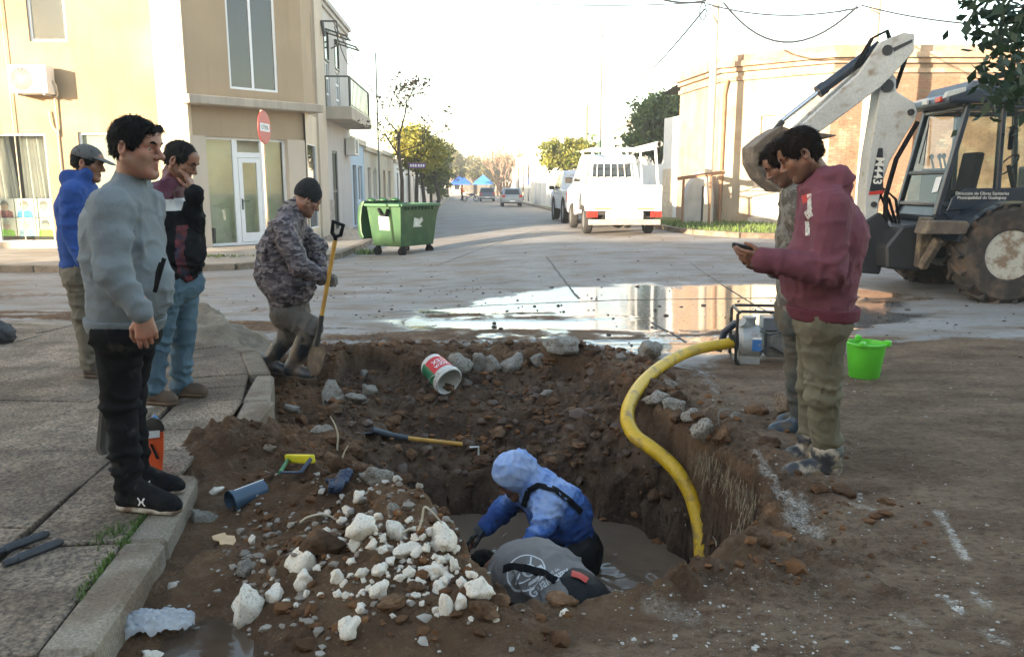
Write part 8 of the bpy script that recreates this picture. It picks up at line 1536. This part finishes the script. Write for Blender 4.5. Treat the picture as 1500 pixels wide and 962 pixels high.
# ================================================================== tools
WOODH = M('yellow_wood_handle', (.50, .27, .045), .5, var=.15, vs=12, col2=(.30, .17, .05), c2=(.5, .7), cs=9); BLU = M('worn_blue_steel', (.05, .06, .075), .5, .3, var=.3, vs=14)
sh = thing('shovel', 'shovel with yellow wooden shaft and black handle held by the man in the camouflage jacket', 'shovel', at(455, 548, 6.10)); o0 = sh.location; tp_, md, bt_ = at(491, 352, 6.10)-o0, at(466, 492, 6.10)-o0, Vector((0, 0, 0))
m = MB(); m.tube([tp_, tp_.lerp(md, .55)], .017, 10); m.tube([tp_.lerp(md, .5), tp_.lerp(md, .82)], .0165, 10); m.build('shaft', WOODH, sh); m = MB(); m.tube([tp_.lerp(md, .78), md, md.lerp(bt_, .25)], [.020, .022, .030], 10); m.build('socket', DST, sh)
ax_ = (tp_-md).normalized(); sx2 = Vector((.80, -.6, 0)); sx2 = (sx2-ax_*sx2.dot(ax_)).normalized(); m = MB(); m.tube([tp_-ax_*.03, tp_+ax_*.03, tp_+ax_*.05+sx2*.05, tp_+ax_*.13+sx2*.06, tp_+ax_*.135-sx2*.06, tp_+ax_*.05-sx2*.05, tp_+ax_*.02], .016, 8); m.build('handle', BLACKF, sh)
def blade(par, a, b, sd, wd, nrm, mat, name='blade', dish=.025):
    m = MB(); n = 8; d = b-a; V = []
    for i in range(n+1):
        t = i/n; w_ = wd*(1 if t < .55 else math.sqrt(max(0, 1-((t-.55)/.45)**2))*.98+.02)
        for j in range(7): u = (j-3)/3; V.append(a+d*t+sd*u*w_+nrm*dish*(u*u)*(1-.3*t))
    m.v = [tuple(v) for v in V]+[tuple(v-nrm*.004) for v in V]; N = len(V)
    for i in range(n):
        for j in range(6): q = i*7+j; m.f += [(q, q+1, q+8, q+7), (N+q+7, N+q+8, N+q+1, N+q)]
    m.mi = [0]*len(m.f); return m.build(name, mat, par, True, ang=180)
blade(sh, md.lerp(bt_, .15), bt_-ax_*.02, sx2, .095, ax_.cross(sx2), RUSTY)
s2_ = thing('shovel', 'shovel lying in the hole with its wooden handle pointing right', 'shovel', T(585, 646)+Vector((0, 0, .03))); o0 = s2_.location; e2_ = T(677, 660)+Vector((0, 0, .05))-o0; dS = e2_.normalized(); st = T(545, 638)+Vector((0, 0, .04))-o0
m = MB(); m.tube([(0, 0, 0), e2_], .017, 10); m.build('shaft', WOODH, s2_); m = MB(); m.tube([st, st*.3, dS*.06], [.028, .024, .021], 10); m.build('socket', BLU, s2_); sd3 = Vector((-dS.y, dS.x, 0)).normalized(); blade(s2_, st*.8, st-dS*.24-Vector((0, 0, .05)), sd3, .10, Vector((0, 0, 1)), BLU)
hk = thing('bent_rod', 'short bent white rod stuck in the mud behind the hooded worker', 'rod', T(701, 670)); m = MB(); o0 = hk.location; m.tube([Vector((0, 0, -.03)), at(701, 654, o0.y)-o0, at(688, 655, o0.y)-o0], .008, 6); m.build('rod', M('white_rod', (.6, .6, .58), .4), hk)
hs_ = thing('hacksaw', 'yellow handled hacksaw lying on the earth above the blue pipe', 'hacksaw', T(435, 690)+Vector((0, 0, .03))); o0 = hs_.location; k1, k2, k3, k4 = [T(*p_)+Vector((0, 0, .05))-o0 for p_ in ((424, 684), (456, 686), (441, 706), (411, 706))]
m = MB(); m.bar(k1-Vector((.01, 0, 0)), k2+Vector((.01, 0, 0)), .03, .045); m.build('handle', M('yellow_plastic', (.68, .60, .01), .4), hs_, False, .01, 2); m = MB(); m.tube([k2, k3], .011, 6); m.tube([k3, k4], .007, 6); m.build('frame', M('blue_black_steel', (.05, .06, .09), .4, .4), hs_); m = MB(); m.tube([k1, k4], .010, 6); m.build('grip', M('green_grip', (.02, .20, .11), .4), hs_)
bp_ = thing('blue_pipe', 'short length of dark blue plastic pipe on the earth by the kerb', 'pipe', T(338, 748)+Vector((0, 0, .045))); o0 = bp_.location; d = at(386, 716, o0.y+.14)-o0
m = MB(); P_ = [Vector((0, 0, 0)), d*.12, d*.121, d*1.0]; m.tube(P_, [.052, .052, .046, .046], 22, False); m.tube([d, Vector((0, 0, 0))], .041, 22, False); m.lathe([(.041, 0), (.052, 0)], (0, 0, 0), 22, Vector((0, 0, 1)).rotation_difference(d.normalized()).to_matrix()) if False else None; m.build('pipe_wall', M('blue_grey_pvc', (.045, .085, .14), .4, var=.15, vs=9, col2=(.10, .08, .06), c2=(.6, .72), cs=10), bp_, True, ang=40)
m = MB(); n3 = Vector((0, .2, 1)).normalized(); m.tube([d*.12+n3*.0465, d+n3*.0465], .003, 4); m.build('white_stripe', WHITEP, bp_)
gl = T(497, 722); S = SDF((-.12, -.12, -.08), (.12, .12, .12), .005); S.cap((-.03, .03, .01), (.03, -.02, .02), .038, .035, .02, (0, 0, 1), .7)
for i in range(4): S.cap((.02-.02*i, -.03+.005*i, .03), (.035-.02*i, -.055+.01*i, .045), .013, .011, .008); S.cap((.035-.02*i, -.055+.01*i, .045), (.02-.02*i, -.06+.01*i, .015), .011, .010, .006)
S.cap((-.05, .01, .02), (-.06, -.03, .035), .014, .011, .01); S.cap((-.03, .04, .01), (-.06, .08, .02), .04, .045, .02, (0, 0, 1), .5); V_, F_ = S.mesh(); V_ = wrinkle(V_, vnormals(V_, F_), .004, 5, 22); o = mk_np('work_glove', V_*.86, F_, M('navy_rubber', (.012, .025, .06), .5, var=.3, vs=14, bump=.3, bs=120), None, True, 180); o.location = gl+Vector((0, 0, .03)); o.rotation_euler = (.3, 0, R(-50)); tag(o, 'crumpled dark blue work glove on the heap beside the white chunks', 'glove')
wp = T(327, 796); m = MB(); m.prism([(-.06, 0), (-.03, .03), (-.01, .022), (.02, .03), (.05, .015), (.06, -.005), (.035, -.012), (.01, -.02), (-.01, -.008), (-.035, -.012)], lambda x, y: (x, y*1.6, 0), lambda x, y: (x, y*1.6, .008)); o = m.build('wood_scrap', M('raw_wood', (.55, .38, .22), .7, var=.15, vs=20), None, False, .002); o.location = wp+Vector((0, 0, .012)); o.rotation_euler = (.1, .15, R(-20)); tag(o, 'jagged scrap of pale yellow wood on the dark mud', 'wood scrap')
# plastic bag
n = 46; a, b = np.meshgrid(np.linspace(-1, 1, n), np.linspace(-1, 1, n), indexing='ij'); z = .05*np.clip(1-a*a, 0, 1)**.5*np.clip(1-b*b, 0, 1)**.5+.022*fb2(a.ravel()*1.2, b.ravel()*3, 3.5, 3, 12).reshape(a.shape)+.012*(1-np.abs(fb2(a.ravel(), b.ravel()*2.2, 6, 3, 14)).reshape(a.shape)*3); pbg = T(212, 925); i_ = np.arange(n*n).reshape(n, n)
ed = 1+.12*fb2(a.ravel(), b.ravel(), 2.5, 3, 18).reshape(a.shape); o = mk_np('plastic_bag', np.stack([a*.165*ed, b*.052*ed*(1-.25*a), np.maximum(z, -.012)], -1).reshape(-1, 3), np.stack([i_[:-1, :-1], i_[1:, :-1], i_[1:, 1:], i_[:-1, 1:]], -1).reshape(-1, 4), M('thin_white_plastic', (.55, .58, .63), .25, var=.15, vs=12, trans=.25), None, True, 180); o.location = (pbg.x, pbg.y, max(pbg.z, -.03)+.012); o.rotation_euler = (0, 0, R(17)); tag(o, 'crumpled translucent white plastic bag in the gutter water by the kerb', 'plastic bag')
for i, (a, b) in enumerate((((-14, 812), (72, 780)), ((5, 826), (92, 792)))):
    A_, B_2 = G(*a, .135), G(*b, .135); o = thing('chisel_bar', ('upper of two black steel bars lying on the near pavement', 'lower of two black steel bars lying on the near pavement')[i], 'steel bar', A_); d = B_2-A_; m = MB(); m.tube([(0, 0, 0), d*.2, d*.22, d*.9, d], [.014, .015, .019, .018, .008], 8); m.build('bar', M('worn_black_steel', (.03, .033, .042), .6, var=.4, vs=20), o)
ct = thing('cut_off_saw', 'orange and black petrol cut off saw standing behind the legs of the man in grey', 'power saw', G(226, 690, .12)); ORG = M('orange_casing', (.62, .085, .02), .4, var=.1); o0 = ct.location; oo = lambda px, py, dy=0: at(px, py, o0.y+dy)-o0
m = MB(); m.prism([(208, 640), (213, 632), (240, 630), (240, 660), (238, 690), (226, 684), (214, 676)], lambda x, y: oo(x, y, -.06), lambda x, y: oo(x, y, .10)); body_ = m.build('casing', ORG, ct, True, .012, 2); m = MB(); m.prism([(219, 650), (223, 650), (234, 672), (229, 672)], lambda x, y: oo(x, y, -.066), lambda x, y: oo(x, y, -.055)); m.build('slot', BLACKF, body_, False)
m = MB(); m.prism([(207, 632), (209, 618), (220, 610), (236, 614), (241, 624), (241, 632)], lambda x, y: oo(x, y, -.07), lambda x, y: oo(x, y, .11)); m.build('engine_cover', M('black_casing', (.03, .028, .026), .5, var=.2), ct, True, .012, 2); m = MB(); m.prism([(210, 632), (234, 630), (234, 640), (210, 643)], lambda x, y: oo(x, y, -.074), lambda x, y: oo(x, y, -.066)); m.build('label', M('paper_blueish', (0, 0, 0)), ct, False); m = MB(); m.prism([(222, 613), (225, 605), (232, 612), (236, 618)], lambda x, y: oo(x, y, -.05), lambda x, y: oo(x, y, .05)); m.build('blue_cap', M('blue_cap', (.06, .20, .42), .4), ct, True, .008)
m = MB(); m.prism([(205, 618), (206, 602), (214, 594), (226, 594), (224, 604), (214, 620)], lambda x, y: oo(x, y, .0), lambda x, y: oo(x, y, .05)); m.build('disc_guard', M('dusty_grey_guard', (.30, .27, .23), .9, var=.3, vs=20), ct, True, .01)
m = MB(); m.tube([oo(206, 650, .0), oo(180, 690, .15), oo(160, 680, .25), oo(150, 655, .28), oo(153, 600, .3), oo(158, 560, .3)], [.02, .02, .026, .034, .026, .022], 8); m.tube([oo(152, 660, .28), oo(158, 678, .27)], .03, 8); m.build('handle_bar', M('black_casing', (0, 0, 0)), ct)
bs = thing('dark_sack', 'dark rubber sack at the left edge of the near pavement', 'sack', G(2, 502, .12)); S = SDF((-.2, -.2, -.05), (.25, .2, .25), .012); S.ell((0, 0, .08), (.12, .12, .10), .03); S.ell((-.05, 0, .12), (.09, .09, .10), .03); S.plane((0, 0, 0), (0, 0, -1)); V_, F_ = S.mesh(); V_ = wrinkle(V_, vnormals(V_, F_), .008, 8, 12); mk_np('sack_cloth', V_, F_, M('dark_sack', (.03, .03, .035), .7, var=.3), bs, True, 180)
# roots, wires and sticks
ROOT = M('pale_root', (.48, .42, .32), .8, var=.2, vs=20)
def root(label, pts, r_=.005, mat=ROOT, name='root', cat='root', lift=.01):
    P0_ = T(*pts[0][:2]); Y0 = P0_.y; P_ = [at(x, y, Y0+(d[0] if d else 0)) for x, y, *d in pts]; o = thing(name, label, cat, P0_); m = MB(); C_ = catmull([p_-P0_+Vector((0, 0, lift)) for p_ in P_], 5); m.tube(C_, [r_*(1.2-.6*i/len(C_)) for i in range(len(C_))], 6); m.build('strand', mat, o); return o
root('pale forked root arching over the white chunks, left strand', [(585, 788), (600, 778), (614, 782), (628, 784), (645, 778)]); root('pale root rising to a kink above the white chunks', [(612, 782), (618, 765), (622, 746), (634, 754), (648, 770)]); root('pale root curving on the earth beside the largest white chunk', [(440, 768), (452, 760), (475, 756), (492, 764), (502, 774)]); root('pale stalk leaning against the hooded man by his hand', [(716, 800), (714, 785), (706, 772), (699, 766)], .007)
root('pale stalk hanging down over the grey shirted back', [(743, 870, -.3), (739, 840, -.28), (737, 810, -.27), (736, 790, -.26), (742, 783, -.26)], .006)
root('pale twig lying at the lip of the hole under the hose', [(1004, 770), (1025, 778), (1045, 788), (1064, 795)], .007); root('side twig at the lip of the hole under the hose', [(1050, 802), (1048, 794), (1044, 788)], .005); root('pale thin root hanging down the left bank', [(494, 662), (495, 640), (491, 625), (484, 612)], .005); root('short pale root below the long hanging one', [(500, 678), (505, 664), (510, 655)], .005); root('thin wire bent up out of the mud by the broken pavement edge', [(1053, 625), (1054, 605), (1070, 602), (1075, 608)], .004, M('grey_wire', (.2, .2, .19), .5), 'wire', 'wire'); root('dark peg sticking out of the right wall of the hole', [(975, 683), (955, 686)], .010, DST, 'steel_peg', 'peg')
RT_ = []
for _ in range(420):
    t = NR.uniform(); px, py = np.interp(t, [0, .3, .55, .8, 1], [1040, 1068, 1100, 1124, 1112]), np.interp(t, [0, .3, .55, .8, 1], [648, 668, 694, 722, 755]); q = G(px+NR.normal()*5, py+NR.normal()*4, 0); RT_.append((q.x-.03-abs(NR.normal())*.03, q.y+NR.normal()*.03, -.02-abs(NR.normal())*.07))
blades('root_fibres', RT_, -.10, .0022, M('straw_root', (.26, .20, .13), .9, var=.5, vs=20), 'tangled pale root fibres hanging from the right rim of the hole', 12, .8)
c = G(536, 372, 0); blades('weed_tuft', [(c.x+NR.normal()*.12, c.y+NR.normal()*.12, 0) for _ in range(160)], .13, .012, GRASSM, 'tuft of green weeds by the left wheel of the green container', 9)
c = G(318, 376, .12); blades('fallen_leaves', [(c.x+NR.normal()*.4, c.y+NR.normal()*.15, .125) for _ in range(120)], .05, .02, M('leaf_litter', (.13, .17, .05), .7, var=.4, vs=5), 'green leaf litter on the far pavement by the shop front', 10, 1.2)
# ================================================================== air
hz_ = MB(); hz_.bb(-160, 160, -62, 905, -2.4, 16); hm = bpy.data.materials.new('haze'); hm.use_nodes = True; hn = hm.node_tree; hn.nodes.remove(hn.nodes['Principled BSDF']); pv = hn.nodes.new('ShaderNodeVolumePrincipled'); pv.inputs['Color'].default_value = (.95, .93, .90, 1); pv.inputs['Density'].default_value = .0020; pv.inputs['Anisotropy'].default_value = .2
hn.links.new(pv.outputs[0], hn.nodes['Material Output'].inputs['Volume']); hzo = hz_.build('haze', hm, None, False); hzo['kind'] = 'stuff'
